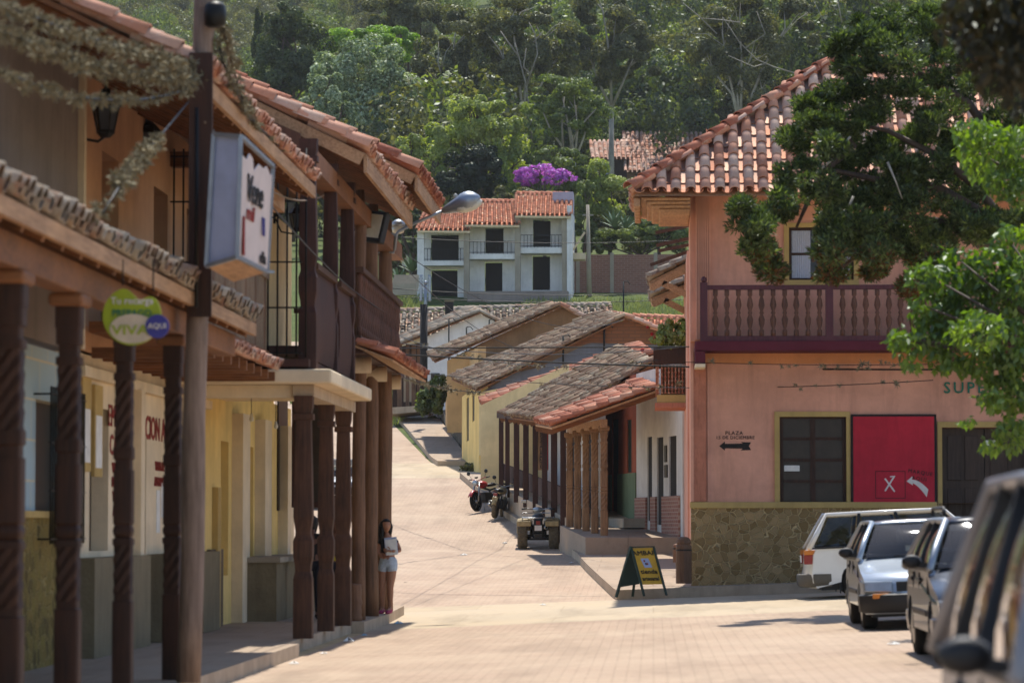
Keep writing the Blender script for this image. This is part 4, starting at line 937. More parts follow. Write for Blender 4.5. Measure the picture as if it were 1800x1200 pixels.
# ---- rafters and braced tile canopies sticking out beyond the corner
K = tag(thing('canopy_house', (1.0, 72, 1), None, None), 'house behind the pink corner with bare rafter ends and two braced tile canopies', 'house')
MB().box(.75, 8, 71.5, 79.6, .5, 7.6).build('wall', 'pinkwall', K)
for (a, b, D) in (((1152,409),(1222,394),71.8),((1154,431),(1222,417),72.4),((1158,441),(1222,428),73.2),((1143,466),(1222,438),73.8)):
    MB().bar(W(*a,D), W(*b,D), .08, .07).build('rafter', 'postwood', K)
for (a, b, D, br) in (((1140,492),(1226,448),74.5,((1165,498),(1222,524))), ((1143,521),(1226,487),77.5,((1168,528),(1222,556)))):
    p, q = W(*a,D), W(*b,D); tiles(p, p+Vector((0,2.2,.0)), q, q+Vector((0,2.2,0)), 'canopy_roof', 'tile_old', K, pitch=.26, course=.34, ridge_a=True)
    deck(p, p+Vector((0,2.2,0)), q, q+Vector((0,2.2,0)), 'eavewood', K)
    MB().bar(p-Vector((-.05,0,.18)), q-Vector((0,0,.18)), .1, .16).build('rafter', 'eavewood', K); MB().bar(W(*br[0],D), W(*br[1],D), .1, .14).build('brace', 'eavewood', K)
# lattice brick balcony with its planter
lb = MB(); bx0, bx1, by = pxx(1151,75), pxx(1213,75), 75.0
MB().box(bx0, bx1, by, by+2.4, pz(716,by), pz(708,by)).build('balcony_floor', 'pilaster', K); MB().box(bx0+.05, bx1, by+.05, by+2.3, pz(708,by), pz(694,by)).build('balcony_base', 'ochre', K)
for j in range(7):
    for i in range(10):
        x = bx0+.06+i*.078; z = pz(693,by)+.02+j*.093
        lb.box(x, x+.05, by+.04+.02*((i+j)%2), by+.12+.02*((i+j)%2), z, z+.022); lb.box(x+.012, x+.032, by+.04, by+.12, z+.022, z+.093)
for j in range(7):
    for i in range(26):
        y = by+.12+i*.085; z = pz(693,by)+.02+j*.093
        lb.box(bx0+.02, bx0+.09, y, y+.055, z, z+.022); lb.box(bx0+.02, bx0+.09, y+.012, y+.034, z+.022, z+.093)
lb.build('lattice_brick', 'tile_red', K); MB().box(bx0+.14, bx1, by+.16, by+2.3, pz(694,by), pz(641,by)).build('balcony_core', 'adobe', K)
MB().box(bx0-.03, bx1, by-.02, by+.25, pz(640,by), pz(612,by)).build('planter', 'darkwood', K, bevel=.01)
MB().box(bx0-.03, bx0+.2, by+.25, by+2.4, pz(640,by), pz(612,by)).build('planter', 'darkwood', K, bevel=.01)

# ---- the row of houses climbing the street (right side)
def seg_frame(a, b, z):
    """frame on a right-hand wall from far point a to near point b, facing the street"""
    return frame((a[0], a[1], z), (b[0]-a[0], b[1]-a[1], 0)), math.hypot(b[0]-a[0], b[1]-a[1])
def plane_hit(px, py, a, b):
    """point of the vertical wall a-b seen at a photo pixel -> (distance along from a, z)"""
    r = ray(px, py); n = Vector((b[1]-a[1], -(b[0]-a[0]), 0)); o = Vector((0,0,CAMZ)); t = (Vector((a[0],a[1],0))-o).dot(n)/r.dot(n); p = o+r*t
    u = Vector((b[0]-a[0], b[1]-a[1], 0)).normalized(); return (p-Vector((a[0],a[1],0))).dot(u), p.z
def street_wall(par, name, mat, a, b, z0, z1, openings, t=.3, om='letterblack', oname='door', inset=.035):
    """openings in pixels (x left, x right, y top, y bottom)"""
    fm, L = seg_frame(a, b, z0); hs = []
    for (xl, xr, yt, yb) in openings:
        u0, zt = plane_hit(xl, yt, a, b); u1, _ = plane_hit(xr, yt, a, b); _, zb = plane_hit((xl+xr)/2, yb, a, b)
        hs.append((max(.05,u0), min(L-.05,u1), max(.0, zb-z0), min(z1-z0-.05, zt-z0)))
    wall(MB(fm), L, z1-z0, hs, t).build(name, mat, par)
    for h in hs: MB(fm).box(h[0], h[1], inset, inset+.05, h[2], h[3]).build(oname, om, par)
    return fm, L
def polywall(par, name, mat, pts, D, t=.3):
    """gable wall across the street direction: photo outline at distance D"""
    return MB().prism([W(x, y, D) for x, y in pts], (0, t, 0)).build(name, mat, par)

wa, wb = (-.43, 86.0), (.66, 79.7)
Hw = tag(thing('plain_white_house', (.4, 80, 1.3), None, None), 'plain white house with narrow dark doors and pink brick dado beside the pink corner', 'house')
fm, L = street_wall(Hw, 'wall', 'white', wa, wb, 1.2, 5.6, [(1138,1146,768,915),(1155,1166,769,922),(1176,1189,767,871)], om='letterblack')
u, z = plane_hit(1150, 873, wa, wb)
wall(MB(fm), L, z-1.2, [(h[0], h[1], 0, 9) for h in [(plane_hit(1138,800,wa,wb)[0], plane_hit(1146,800,wa,wb)[0]), (plane_hit(1155,800,wa,wb)[0], plane_hit(1166,800,wa,wb)[0])]], .05, 0, 0, -.055).build('brick_dado', 'pinkbrick', Hw)
MB(fm).box(L-.001, L+.3, 0, 3, 0, 4.4).build('near_wall', 'white', Hw)
for a, b, c_, d_ in ((1169,1173,783,812),(1169,1174,817,839)):
    u0, zt = plane_hit(a, c_, wa, wb); u1, _ = plane_hit(b, c_, wa, wb); _, zb_ = plane_hit(a, d_, wa, wb); f_ = MB(fm).box(u0, u1, -.03, -.002, zb_-1.2, zt-1.2).build('picture_frame', 'windowdark', Hw)
H1 = tag(thing('carved_gallery_house', (-.9, 86, 1.5), None, None), 'red walled house with five light carved gallery posts under a low tiled roof', 'house')
ra, rb = (-1.5, 92.0), (-.431, 86.0)
fm, L = street_wall(H1, 'wall', 'redwall', ra, rb, 1.3, 5.6, [(1076,1087,738,905),(1102,1110,738,830)], om='doorgreen')
wall(MB(fm), L, plane_hit(1100, 832, ra, rb)[1]-1.3, [(plane_hit(1076,800,ra,rb)[0], plane_hit(1087,800,ra,rb)[0], 0, 9)], .03, 0, 0, -.033).build('green_dado', 'greenwall', H1)
D0, D1 = 80.4, 86.0; pxs = (1062, 1045.5, 1030, 1015.5, 1001.5)
for i, px in enumerate(pxs):
    t = i/4; D = D0+(D1-D0)*t; p = W(px, 944-18*t, D); q = W(px, 748+12*t, D)
    post_shape(p.x, D, p.z-.03, q.z, .19, 'spiral').build('carved_post', 'carvedwood', H1)
    MB().box(p.x-.14, p.x+.14, D-.14, D+.14, q.z-.13, q.z).build('capital', 'carvedwood', H1, bevel=.03)
p, q = W(1062,744,80.2), W(1001.5,757,86.2)
MB().bar((p.x,80.1,p.z), (q.x,86.3,q.z+.02), .16, .2).build('beam', 'eavewood', H1)
rf = W(968,748,79.8), W(940,743,86.2), W(1157,681,79.8), W(1130,668,86.2)
tiles(*rf, 'roof', 'tile_red', H1, pitch=.25, course=.36, seg=6, ridge_a=True, jit=.015); deck(*rf, 'eavewood', H1); rafters(*rf, 'rafterwood', H1, 9)
MB().hexa([(-1.62,79.3,.5),(.7,79.3,.5),(-.3,87,.5),(-2.45,87,.5),(-1.62,79.3,1.37),(.7,79.3,1.37),(-.3,87,1.66),(-2.45,87,1.66)]).build('gallery_floor', 'walk', H1)
MB().hexa([(-.75,84.4,1.6),(-.15,84.4,1.6),(-.55,86.6,1.6),(-1.15,86.6,1.6),(-.75,84.4,1.84),(-.15,84.4,1.84),(-.55,86.6,1.84),(-1.15,86.6,1.84)]).build('door_step', 'concrete', H1)

H2 = tag(thing('dark_gallery_house', (-2.6, 95, 2), None, None), 'gallery house with grey mossy tiled roof and plain dark posts behind the quad bike', 'house')
ga, gb = (-3.3, 101.0), (-1.55, 87.5)
fm, L = street_wall(H2, 'wall', 'white', ga, gb, 1.3, 4.95, [(1000,1012,760,905),(1030,1040,760,905)])
polywall(H2, 'end_wall', 'paleyellow', [(845,860),(1000,880),(1000,640),(845,712)], 101.0)
polywall(H2, 'near_wall', 'redwall', [(1056,930),(1160,930),(1160,655),(1056,700)], 92.3)
rf = W(970,741,87), W(877,729,100), W(1152,633,87), W(1090,608,100)
tiles(*rf, 'roof', 'tile_grey', H2, pitch=.24, course=.34, seg=6, ridge_a=True, jit=.025); deck(*rf, 'rafterwood', H2); rafters(*rf, 'rafterwood', H2, 12)
for i, px in enumerate((990, 974, 957.5, 941, 924.5, 908, 892, 881)):
    t = i/7; D = 87.5+12.3*t; p = W(px, 912-58*t, D); q = W(px, 741-9*t, D); w_ = (.155,.17,.15,.15,.16,.16,.13,.14)[i]
    MB().box(p.x-w_/2, p.x+w_/2, D-w_/2, D+w_/2, p.z-.2, q.z).build('dark_post', 'galleryred', H2, bevel=.01)
p, q = W(992,742,87.2), W(877,731,100.2); MB().bar((p.x,87.2,p.z+.02), (q.x,100.2,q.z+.02), .14, .16).build('beam', 'galleryred', H2)
a0, a1 = W(996,910,87.1), W(872,853,100.6)
MB().hexa([(a0.x,87.1,.8),(-.6,87.1,.8),(-2.8,100.9,.8),(a1.x,100.9,.8),(a0.x,87.1,a0.z),(-.6,87.1,a0.z),(-2.8,100.9,a1.z),(a1.x,100.9,a1.z)]).build('gallery_floor', 'curb', H2)
MB().bar((a0.x+.25,87.4,a0.z+.42), (a1.x+.25,100,a1.z+.42), .06, .5).build('low_parapet', 'galleryred', H2)
rs = thing('restaurant_board', W(955, 790, 92.6), 'tall hanging cream and red restaurant board between the dark gallery posts', 'sign')
bz = pz(826,92.6); MB().box(pxx(945.5,92.6), pxx(964,92.6), 92.6, 92.64, bz, pz(756,92.6)).build('board', 'carvedwood', rs)
MB().box(pxx(956,92.6), pxx(963,92.6), 92.585, 92.6, bz+.03, pz(758,92.6)).build('red_strip', 'rustred', rs)
for k, ch in enumerate('RESTAURANTE'): lettering(ch, .12, Matrix.Translation((pxx(951,92.6), 92.595, pz(761.5+k*5.9,92.6))), 'letterblack', rs)
H3 = tag(thing('red_roofed_house', (-4, 103, 3), None, None), 'low yellow house with long red tile verge rising behind the mossy gallery roof', 'house')
rf = W(849,713,101.6), W(842,704,106.5), W(1152,621,101.6), W(1126,603,106.5)
tiles(*rf, 'roof', 'tile_red', H3, pitch=.26, course=.38, seg=6, ridge_a=True, jit=.02); deck(*rf, 'rafterwood', H3)
polywall(H3, 'wall', 'yellow', [(875,830),(1150,830),(1150,640),(875,722)], 103.0)
# house 4: lichen roof, brick and grey plaster gable, yellow street wall
H4 = tag(thing('grey_gable_house', (-6, 112, 3.5), None, None), 'house with grey plaster and brick gable, lichen covered roof and yellow street wall', 'house')
polywall(H4, 'gable_wall', 'greyplaster', [(846,800),(1180,800),(1180,600),(1130,585),(1040,600),(950,645),(905,655),(846,690)], 112.2)
polywall(H4, 'brick_gable', 'adobebrick', [(1000,612),(1040,602),(1180,606),(1180,582),(1100,562),(1000,600)], 112.1, .08)
polywall(H4, 'corner_wall', 'paleyellow', [(842,800),(874,800),(874,683),(842,690)], 112.05, .14)
rf = W(836,684,111.8), W(792,664,124), W(1098,556,111.8), W(1062,548,124)
tiles(*rf, 'roof', 'tile_grey', H4, pitch=.25, course=.36, seg=5, ridge_a=True, jit=.03); deck(*rf, 'rafterwood', H4)
rf = W(1250,618,111.8), W(1220,608,124), W(1098,556,111.8), W(1062,548,124)
tiles(*rf, 'roof', 'tile_mix', H4, pitch=.25, course=.36, seg=5, ridge_a=True, jit=.03)
ya, yb = (pxx(812,124), 124.0), (pxx(842,112), 112.2)
street_wall(H4, 'street_wall', 'yellow', ya, yb, 3.0, 6.5, [(820,824,700,775),(830,834,696,740)])
lettering('Co', .25, Matrix.Translation(W(884,694,112)), 'letterred', H4)
H5 = tag(thing('adobe_gable_house', (-6, 130, 4), None, None), 'house with brown adobe gable and orange street wall with tall window strips', 'house')
polywall(H5, 'gable_wall', 'adobe', [(790,760),(1070,760),(1070,582),(985,541),(845,603),(790,632)], 130.2)
polywall(H5, 'plastered_corner', 'ochrewall', [(786,760),(845,760),(845,608),(786,634)], 130.1, .08)
rf = W(763,634,129.8), W(752,622,143), W(985,536,129.8), W(960,534,143)
tiles(*rf, 'roof', 'tile_grey', H5, pitch=.26, course=.4, seg=5, ridge_a=True, jit=.03); deck(*rf, 'rafterwood', H5)
rf = W(1085,590,129.8), W(1060,584,143), W(985,536,129.8), W(960,534,143)
tiles(*rf, 'roof', 'tile_mix', H5, pitch=.26, course=.4, seg=5, ridge_a=True, jit=.03)
ya, yb = (pxx(783,150), 150.0), (pxx(845,126), 124.01)
street_wall(H5, 'street_wall', 'ochrewall', ya, yb, 3.4, 8.4, [(788,790,650,695),(794,796,655,700),(802,805,660,720),(812,815,664,722),(824,828,668,716)])
fm, L = seg_frame(ya, yb, 3.4); wall(MB(fm), L, 2.2, [], .1, 0, 0, -.101).build('stone_dado', 'rubble', H5)
rf = W(806,662,125.5), W(803,657,129.5), W(965,614,125.5), W(962,608,129.5)
tiles(*rf, 'lean_to_roof', 'tile_old', H5, pitch=.26, course=.38, seg=5, ridge_a=True, jit=.03); deck(*rf, 'rafterwood', H5)
H6 = tag(thing('white_gable_house', (-9, 155, 6), None, None), 'white gabled house with street gallery at the top of the street', 'house')
polywall(H6, 'gable_wall', 'whitehouse', [(749,720),(900,720),(900,578),(843,552),(749,592)], 155.2)
rf = W(698,606,154.8), W(690,598,168), W(843,548,154.8), W(828,540,168)
tiles(*rf, 'roof', 'tile_old', H6, pitch=.3, course=.45, seg=5, ridge_a=True, jit=.03); deck(*rf, 'rafterwood', H6)
rf = W(905,580,154.8), W(890,574,168), W(843,548,154.8), W(828,540,168)
tiles(*rf, 'roof', 'tile_old', H6, pitch=.3, course=.45, seg=5, jit=.03)
MB().box(pxx(757,155), pxx(771,155), 155.15, 155.19, pz(672,155), pz(655,155)).build('window', 'windowdark', H6)
polywall(H6, 'gallery_back', 'darkwood', [(690,725),(749,725),(749,600),(690,612)], 160, .3); polywall(H6, 'gallery_floor', 'curb', [(684,728),(749,722),(749,712),(684,716)], 154, 5)
for px, w_ in ((702,.22),(716,.16),(727,.2),(736,.16),(744,.2)): p = W(px, 716, 156); MB().box(p.x-w_/2, p.x+w_/2, 156, 156+w_, p.z, pz(604,156)).build('gallery_post', 'logwood', H6)
MB().box(pxx(708,158), pxx(722,158), 158.5, 158.6, pz(705,158), pz(640,158)).build('window', 'curb', H6)
H7 = tag(thing('long_roofed_house', (-6, 172, 8), None, None), 'long low house whose weathered tile roof spans behind the gables', 'house')
rf = W(684,592,172), W(1078,572,172), W(690,548,178), W(1072,536,178)
tiles(*rf, 'roof', 'tile_old', H7, pitch=.34, course=.42, seg=5, rad=.12, jit=.03, ridge_top=True); deck(*rf, 'rafterwood', H7)
polywall(H7, 'wall', 'cream', [(690,760),(1075,760),(1075,575),(690,594)], 172.6)
H8 = tag(thing('orange_roofed_house', (0, 165, 8), None, None), 'low house with clean orange tile roof behind the geranium balcony', 'house')
rf = W(1105,596,165), W(1225,600,165), W(1112,557,172), W(1225,561,172)
tiles(*rf, 'roof', 'tile_far', H8, pitch=.34, course=.42, seg=5, rad=.12, jit=.01, ridge_top=True); polywall(H8, 'wall', 'cream', [(1108,720),(1225,720),(1225,600),(1108,597)], 165.6)
# dark chimney blocks on the roofs
t = thing('chimney', W(788,556,171), 'short square soot-black chimney on the long weathered roof', 'chimney'); MB().box(pxx(782,171), pxx(796,171), 171, 171.5, pz(560,171), pz(530,171)).build('stack', 'letterblack', t); MB().box(pxx(781,171), pxx(797,171), 170.96, 171.54, pz(530,171), pz(527,171)).build('cap', 'plinth', t)
t = thing('power_pole', W(745,700,148), 'dark power pole with grey insulators before the white stepped house', 'power pole')
MB().tube([W(745,720,148), W(745,535,148)], .17, 10).build('pole', 'letterblack', t); MB().tube([W(748,560,148.2), W(748,500,148.2)], [.09,.07], 8).lathe([(.05,0),(.1,.05),(.08,.14),(0,.18)], c=W(748,500,148.2), n=10).build('pole_top', 'galvan', t)
for px in (740, 755): MB().lathe([(.05+.04*(i%2), i*.08) for i in range(16)], c=W(px,530,148.1), n=8).build('insulator', 'galvan', t)

# ---- the white stepped house on the slope
Wh = tag(thing('white_stepped_house', W(870, 528, 205), None, None), 'white three-bay house with stepped orange tile roofs and dark doorways on the slope', 'house')
DW = 205.0
def wb_(x0_, x1_, y0_, y1_, d0=0, d1=.4, name='wall', mat='whitehouse', par=None):
    return MB().box(pxx(x0_,DW), pxx(x1_,DW), DW+d0, DW+d1, pz(y1_,DW), pz(y0_,DW)).build(name, mat, par or Wh)
wb_(733,745,405,532,0,.5); wb_(815,825,396,532,-.1,.5,'column','concrete'); wb_(905,915,380,532,-.1,.5,'column','concrete'); wb_(988,997,380,532,-.1,.5,'column','concrete'); wb_(997,1005,362,532,-.2,8,'end_wall')
def bay(x0_, x1_, yt, slab_, door_u, door_l, yb=532):
    mb = MB(Matrix.Translation((0,DW+1.3,0))); hs = [(pxx(a,DW+1.3), pxx(b,DW+1.3), pz(d,DW+1.3), pz(c,DW+1.3)) for a, b, c, d in (door_u, door_l)]
    wall(mb, pxx(x1_,DW+1.3), pz(yt,DW+1.3), hs, .3, pz(yb,DW+1.3), pxx(x0_,DW+1.3)).build('wall', 'whitehouse', Wh)
    for h in hs: MB().box(h[0], h[1], DW+2.2, DW+2.3, h[2], h[3]).build('doorway', 'letterblack', Wh)
    wb_(x0_, x1_, slab_[0], slab_[1], .05, 1.3, 'balcony_slab')
    g = MB(); zt = pz(slab_[0]-22, DW); zb = pz(slab_[0], DW)
    for i in range(13): X = pxx(x0_,DW)+(pxx(x1_,DW)-pxx(x0_,DW))*i/12; g.bar((X,DW+.1,zb),(X,DW+.1,zt),.03)
    for z in (zb+.1, zt): g.bar((pxx(x0_,DW),DW+.1,z),(pxx(x1_,DW),DW+.1,z),.035)
    g.build('balcony_railing', 'iron', Wh)
bay(745,815,409,(458,466),(757,806,412,457),(757,804,473,531)); bay(825,905,398,(446,455),(853,885,401,445),(852,883,460,516)); bay(915,988,382,(435,445),(937,968,386,434),(936,967,449,510))
def mono(xa, xb, xc, xd, ye, yt): 
    rf = W(xa,ye,DW-.5), W(xb,ye+1,DW-.5), W(xc,yt,DW+5), W(xd,yt+1,DW+5); tiles(*rf, 'roof', 'tile_far', Wh, pitch=.3, course=.42, seg=5, rad=.11, jit=.012, ridge_top=True); deck(*rf, 'cream', Wh, t=.12, name='roof_slab')
mono(732,826,748,824,404,369); mono(817,913,822,908,394,354); mono(905,1004,908,1004,378,341)
wb_(748,822,351,372,5.3,6.5,'parapet','lilac'); wb_(969,1006,329,365,3,5.5,'water_tank_wall','lilac')
wb_(823,1000,514,534,-1.2,-.2,'terrace_wall','greystucco'); wb_(733,825,531,545,-.5,.5,'terrace_wall','greystucco')
t = thing('boundary_wall', W(1080,505,212), 'long brick boundary wall with grey posts beside the white stepped house', 'wall')
DB = 212.0; MB().box(pxx(1006,DB), pxx(1235,DB), DB, DB+.25, pz(520,DB), pz(448,DB)).build('brickwork', 'boundarybrick', t)
for px in (1016, 1076, 1153, 1220): MB().box(pxx(px,DB)-.12, pxx(px,DB)+.12, DB-.05, DB+.3, pz(520,DB), pz(445,DB)).build('post', 'concrete', t)
t = thing('concrete_canopy', W(1016,452,209), 'small cream slab canopy projecting at the end of the white house', 'canopy'); MB().box(pxx(1003,209), pxx(1029,209), 209, 210.5, pz(456,209), pz(445,209)).build('slab', 'cream', t); MB().bar(W(1007,440,209), W(1028,408,209), .12).build('strut', 'cream', t); MB().box(pxx(1004,209), pxx(1008,209), 209.3, 209.6, pz(510,209), pz(456,209)).build('post', 'concrete', t)
t = thing('slope_pole', W(1036,520,208), 'grey concrete pole standing beside the boundary wall', 'pole'); MB().tube([W(1036,522,208), W(1033,360,208)], [.17,.1], 8).build('shaft', 'concrete', t); MB().bar(W(1024,378,208), W(1043,378,208), .1).build('crossarm', 'concrete', t)
t = thing('white_shed', W(720,470,215), 'small white shed with sloping gable left of the stepped house', 'shed'); polywall(t, 'wall', 'whitehouse', [(706,474),(736,474),(736,424),(730,424),(706,458)], 215, 3); MB().bar(W(704,460,214.8), W(731,423,214.8), .3, .15).build('roof_edge', 'tile_far', t)
t = thing('stone_steps', W(710,495,196), 'low grey stone terrace steps under the white shed', 'steps')
for i in range(5): MB().box(pxx(690,196), pxx(733,196), 195+i*.5, 195.5+i*.5, pz(505-i*5,196)-.5, pz(500-i*5,196)).build('step', 'concrete', t)

# ---- brown tiled house in the wood
Bh = tag(thing('brown_hill_house', W(1130, 330, 300), None, None), 'brown house with two weathered tile roofs among the hillside trees', 'house')
rf = W(1100,302,300), W(1236,300,300), W(1096,232,306), W(1231,234,306); tiles(*rf, 'roof', 'tile_mix', Bh, pitch=.42, course=.5, seg=4, rad=.16, jit=.02, thick=False); deck(*rf, 'rafterwood', Bh)
rf = W(1042,279,301), W(1104,279,301), W(1038,248,304), W(1101,247,304); tiles(*rf, 'small_roof', 'tile_mix', Bh, pitch=.42, course=.5, seg=4, rad=.16, jit=.02, thick=False); deck(*rf, 'rafterwood', Bh)
polywall(Bh, 'wall', 'adobe', [(1102,380),(1234,380),(1234,301),(1102,303)], 300.6); polywall(Bh, 'wall', 'darkwood', [(1044,380),(1102,380),(1102,280),(1044,280)], 301.8)
MB().box(pxx(1056,301), pxx(1075,301), 301.6, 301.75, pz(306,301), pz(280,301)).build('window', 'curtain', Bh); MB().box(pxx(1118,300), pxx(1140,300), 300.4, 300.55, pz(330,300), pz(306,300)).build('window', 'windowdark', Bh)
# ------------------------------------------------------------------ vehicles
def car(name, label, cat, loc, rot, paint, Lc=4.25, Wd=1.68, Hh=1.41, style='wagon', side=None, bump='blackplastic', group=None, dust=None, chrome=False):
    root = thing(name, loc, label, cat, group); root.rotation_euler = rot
    suv = style == 'suv'; r = .375 if suv else .295; wf, wr = (.85, Lc-.95) if not suv else (.88, Lc-1.0)
    zb = .30 if suv else .20; zh0, zh1, zbelt = ((.80,.98,1.06) if suv else (.62,.86,.90)); hood = 1.15 if not suv else 1.2
    def arch(yc, n=10, rr=None):
        rr = rr or r+.055; return [(yc-rr*math.cos(math.pi*i/n), r+rr*math.sin(math.pi*i/n)*1.0) for i in range(n+1)]
    base = [(wf-r-.055, zb)] ; out = []
    out += [(.10, zb), (.02, zb+.12), (.0, zb+.26), (.05, zb+.36), (.08, zh0), (.16, zh0+.06), (.5, zh0+.13), (hood, zh1), (hood+.1, zbelt)]
    out += [(Lc*.5, zbelt+.015), (Lc-.55, zbelt+.03), (Lc-.12, zbelt+.02), (Lc-.05, zbelt-.1), (Lc-.03, zb+.36), (Lc, zb+.26), (Lc-.02, zb+.1), (Lc-.1, zb)]
    out += arch(wr)[::-1] + arch(wf)[::-1]
    us = [-1, -.985, -.93, -.78, -.4, 0, .4, .78, .93, .985, 1]
    V = []; n = len(out); F = []
    for u in us:
        a = abs(u)
        for (y, z) in out:
            fy = max(0, 1-y/.9); ry = max(0, 1-(Lc-y)/.8)
            yy = y + fy*.26*a**2.6 - ry*.14*a**3
            tz = z - (.035*a**6 if z > zh0-.05 else 0)
            x = u*Wd/2*(1-.035*max(0,(z-.55))/.4)*(1-.045*fy**2*(a>.5)-.04*ry**2*(a>.5))
            if a == 1 and z < zb+.05: x *= .985
            V.append((x, yy, tz))
    m = len(us)
    for j in range(m-1):
        for i in range(n): F.append((j*n+i, j*n+(i+1)%n, (j+1)*n+(i+1)%n, (j+1)*n+i))
    F += [tuple(range(n))[::-1][::-1], tuple(range((m-1)*n, m*n))[::-1]]
    mb = MB(); mb.smooth = True; mb.add(V, F); body = mb.build('body', paint, root, local=True)
    md = body.modifiers.new('split', 'EDGE_SPLIT'); md.split_angle = R(38)
    MB().box(-Wd/2+.12, Wd/2-.12, .3, Lc-.3, zb-.04, zh0-.08).build('underbody', 'blackplastic', root, local=True)
    MB().hexa([(-Wd/2*.9,hood+.02,zh1-.05),(Wd/2*.9,hood+.02,zh1-.05),(Wd/2*.9,hood+.3,zbelt-.12),(-Wd/2*.9,hood+.3,zbelt-.12),(-Wd/2*.88,hood+.05,zh1-.01),(Wd/2*.88,hood+.05,zh1-.01),(Wd/2*.88,hood+.3,zbelt+.04),(-Wd/2*.88,hood+.3,zbelt+.04)]).build('cowl', 'blackplastic', root, local=True)
    # cabin
    y0, y1 = hood+.02, Lc-(.11 if style != 'sedan' else .75); yr0, yr1 = hood+.62, Lc-(.44 if style == 'wagon' else (.34 if suv else 1.25))
    if suv: yr0 = hood+.55
    hb, hr = Wd/2*.955, Wd/2*.68; zr = Hh-.05
    def C_(t, side, lvl):   # lvl 0 belt, 1 roof
        y = (y0 if lvl == 0 else yr0) if t == 0 else (y1 if lvl == 0 else yr1); x = (hb if lvl == 0 else hr)*side
        return Vector((x, y, zbelt-.02 if lvl == 0 else zr))
    A0, A1, B0, B1 = C_(0,-1,0), C_(0,1,0), C_(1,-1,0), C_(1,1,0); a0, a1, b0, b1 = C_(0,-1,1), C_(0,1,1), C_(1,-1,1), C_(1,1,1)
    g = MB(); g.smooth = True; nx, ny = 8, 8; rows = []
    for j in range(ny+1):                          # crowned roof with soft sides
        t = j/ny; rows.append([(a0.lerp(a1, i/nx)*(1-t)+b0.lerp(b1, i/nx)*t)+Vector((0,0,.05*(1-(2*i/nx-1)**4)*(1-.6*(2*t-1)**4)-.0)) for i in range(nx+1)])
    g.add([p for r_ in rows for p in r_], [(j*(nx+1)+i, j*(nx+1)+i+1, (j+1)*(nx+1)+i+1, (j+1)*(nx+1)+i) for j in range(ny) for i in range(nx)])
    roof = g.build('roof', side and paint or paint, root, local=True)
    md = roof.modifiers.new('thickness', 'SOLIDIFY'); md.thickness = .03
    def glass(p, nm, ins=.05, mat='carglass', out_=.0, q=None):
        p0, p1, p2, p3 = p; c = (p0+p1+p2+p3)/4; nn = (p1-p0).cross(p3-p0).normalized()
        if nn.dot(c-Vector((0, Lc/2, 1))) < 0: nn = -nn
        P_ = lambda u, v: (p0*(1-u)+p1*u)*(1-v)+(p3*(1-u)+p2*u)*v
        gb = MB(); gb.smooth = True; N = 6
        bul = lambda u, v: nn*(.03*(1-(2*u-1)**2)*(1-(2*v-1)**2)+out_)
        vs = [P_(ins+(1-2*ins)*i/N, ins+(1-2*ins)*j/N)+bul(i/N, j/N) for j in range(N+1) for i in range(N+1)]
        gb.add(vs, [(j*(N+1)+i, j*(N+1)+i+1, (j+1)*(N+1)+i+1, (j+1)*(N+1)+i) for j in range(N) for i in range(N)])
        return gb.build(nm, mat, root, local=True)
    glass((A0,A1,a1,a0), 'windshield', .045); glass((B0,B1,b1,b0), 'rear_window', .07)
    pm = side or paint
    for s_, (P0,P1,Q0,Q1) in ((-1,(A0,B0,a0,b0)),(1,(A1,B1,a1,b1))):
        L_ = lambda u, v: (P0*(1-u)+P1*u)*(1-v)+(Q0*(1-u)+Q1*u)*v
        cuts = [(.06,.40),(.43,.70),(.74,.97)] if style != 'sedan' else [(.08,.5),(.53,.9)]
        for ua, ub in cuts: glass((L_(ua,.06),L_(ub,.06),L_(ub,.93),L_(ua,.93)), 'side_window', .01)
        # pillars and window frame
        for (ua, ub) in [(cuts[i][1], cuts[i+1][0]) for i in range(len(cuts)-1)]: MB().bar(L_((ua+ub)/2, 0), L_((ua+ub)/2, 1), .07, .05, up=(0,1,0)).build('pillar', 'blackplastic', root, local=True)
        fr = MB(); fr.tube([P0+Vector((0,-.02,0)), P0.lerp(Q0,.5)+Vector((s_*.01,0,.01)), Q0+Vector((0,0,.015)), Q0.lerp(Q1,.5)+Vector((0,0,.02)), Q1+Vector((0,0,.01)), P1.lerp(Q1,.5)+Vector((s_*.01,0,0)), P1], [.04,.036,.035,.033,.035,.045,.05], 8)
        fr.build('roof_frame', 'galvan' if chrome else pm, root, local=True)
        MB().bar(P0+Vector((s_*.012,.05,.01)), P1+Vector((s_*.012,-.05,.01)), .02, .03).build('window_seal', 'blackplastic', root, local=True)
        MB().box(s_*(Wd/2-.02), s_*(Wd/2+.014), wf+r+.12, wr-r-.12, zb+.24, zb+.30).build('side_moulding', 'blackplastic', root, bevel=.01, local=True)
        for yy in (hood+.95, hood+1.95): 
            if yy < wr: MB().box(s_*(Wd/2-.06), s_*(Wd/2-.008), yy, yy+.15, zbelt-.14, zbelt-.10).build('door_handle', 'blackplastic', root, bevel=.01, local=True)
        for yy in (hood+.22, hood+1.2, min(hood+2.15, wr-.25)): xo_ = Wd/2*(1-.035*(zbelt-.05-.55)/.4)-.004; dl = MB(); dl.hexa([(s_*(Wd/2-.04),yy,zb+.08),(s_*(Wd/2+.002),yy,zb+.08),(s_*(Wd/2+.002),yy+.010,zb+.08),(s_*(Wd/2-.04),yy+.010,zb+.08),(s_*(xo_-.04),yy,zbelt-.05),(s_*xo_,yy,zbelt-.05),(s_*xo_,yy+.010,zbelt-.05),(s_*(xo_-.04),yy+.010,zbelt-.05)]).build('door_gap', 'blackplastic', root, local=True)
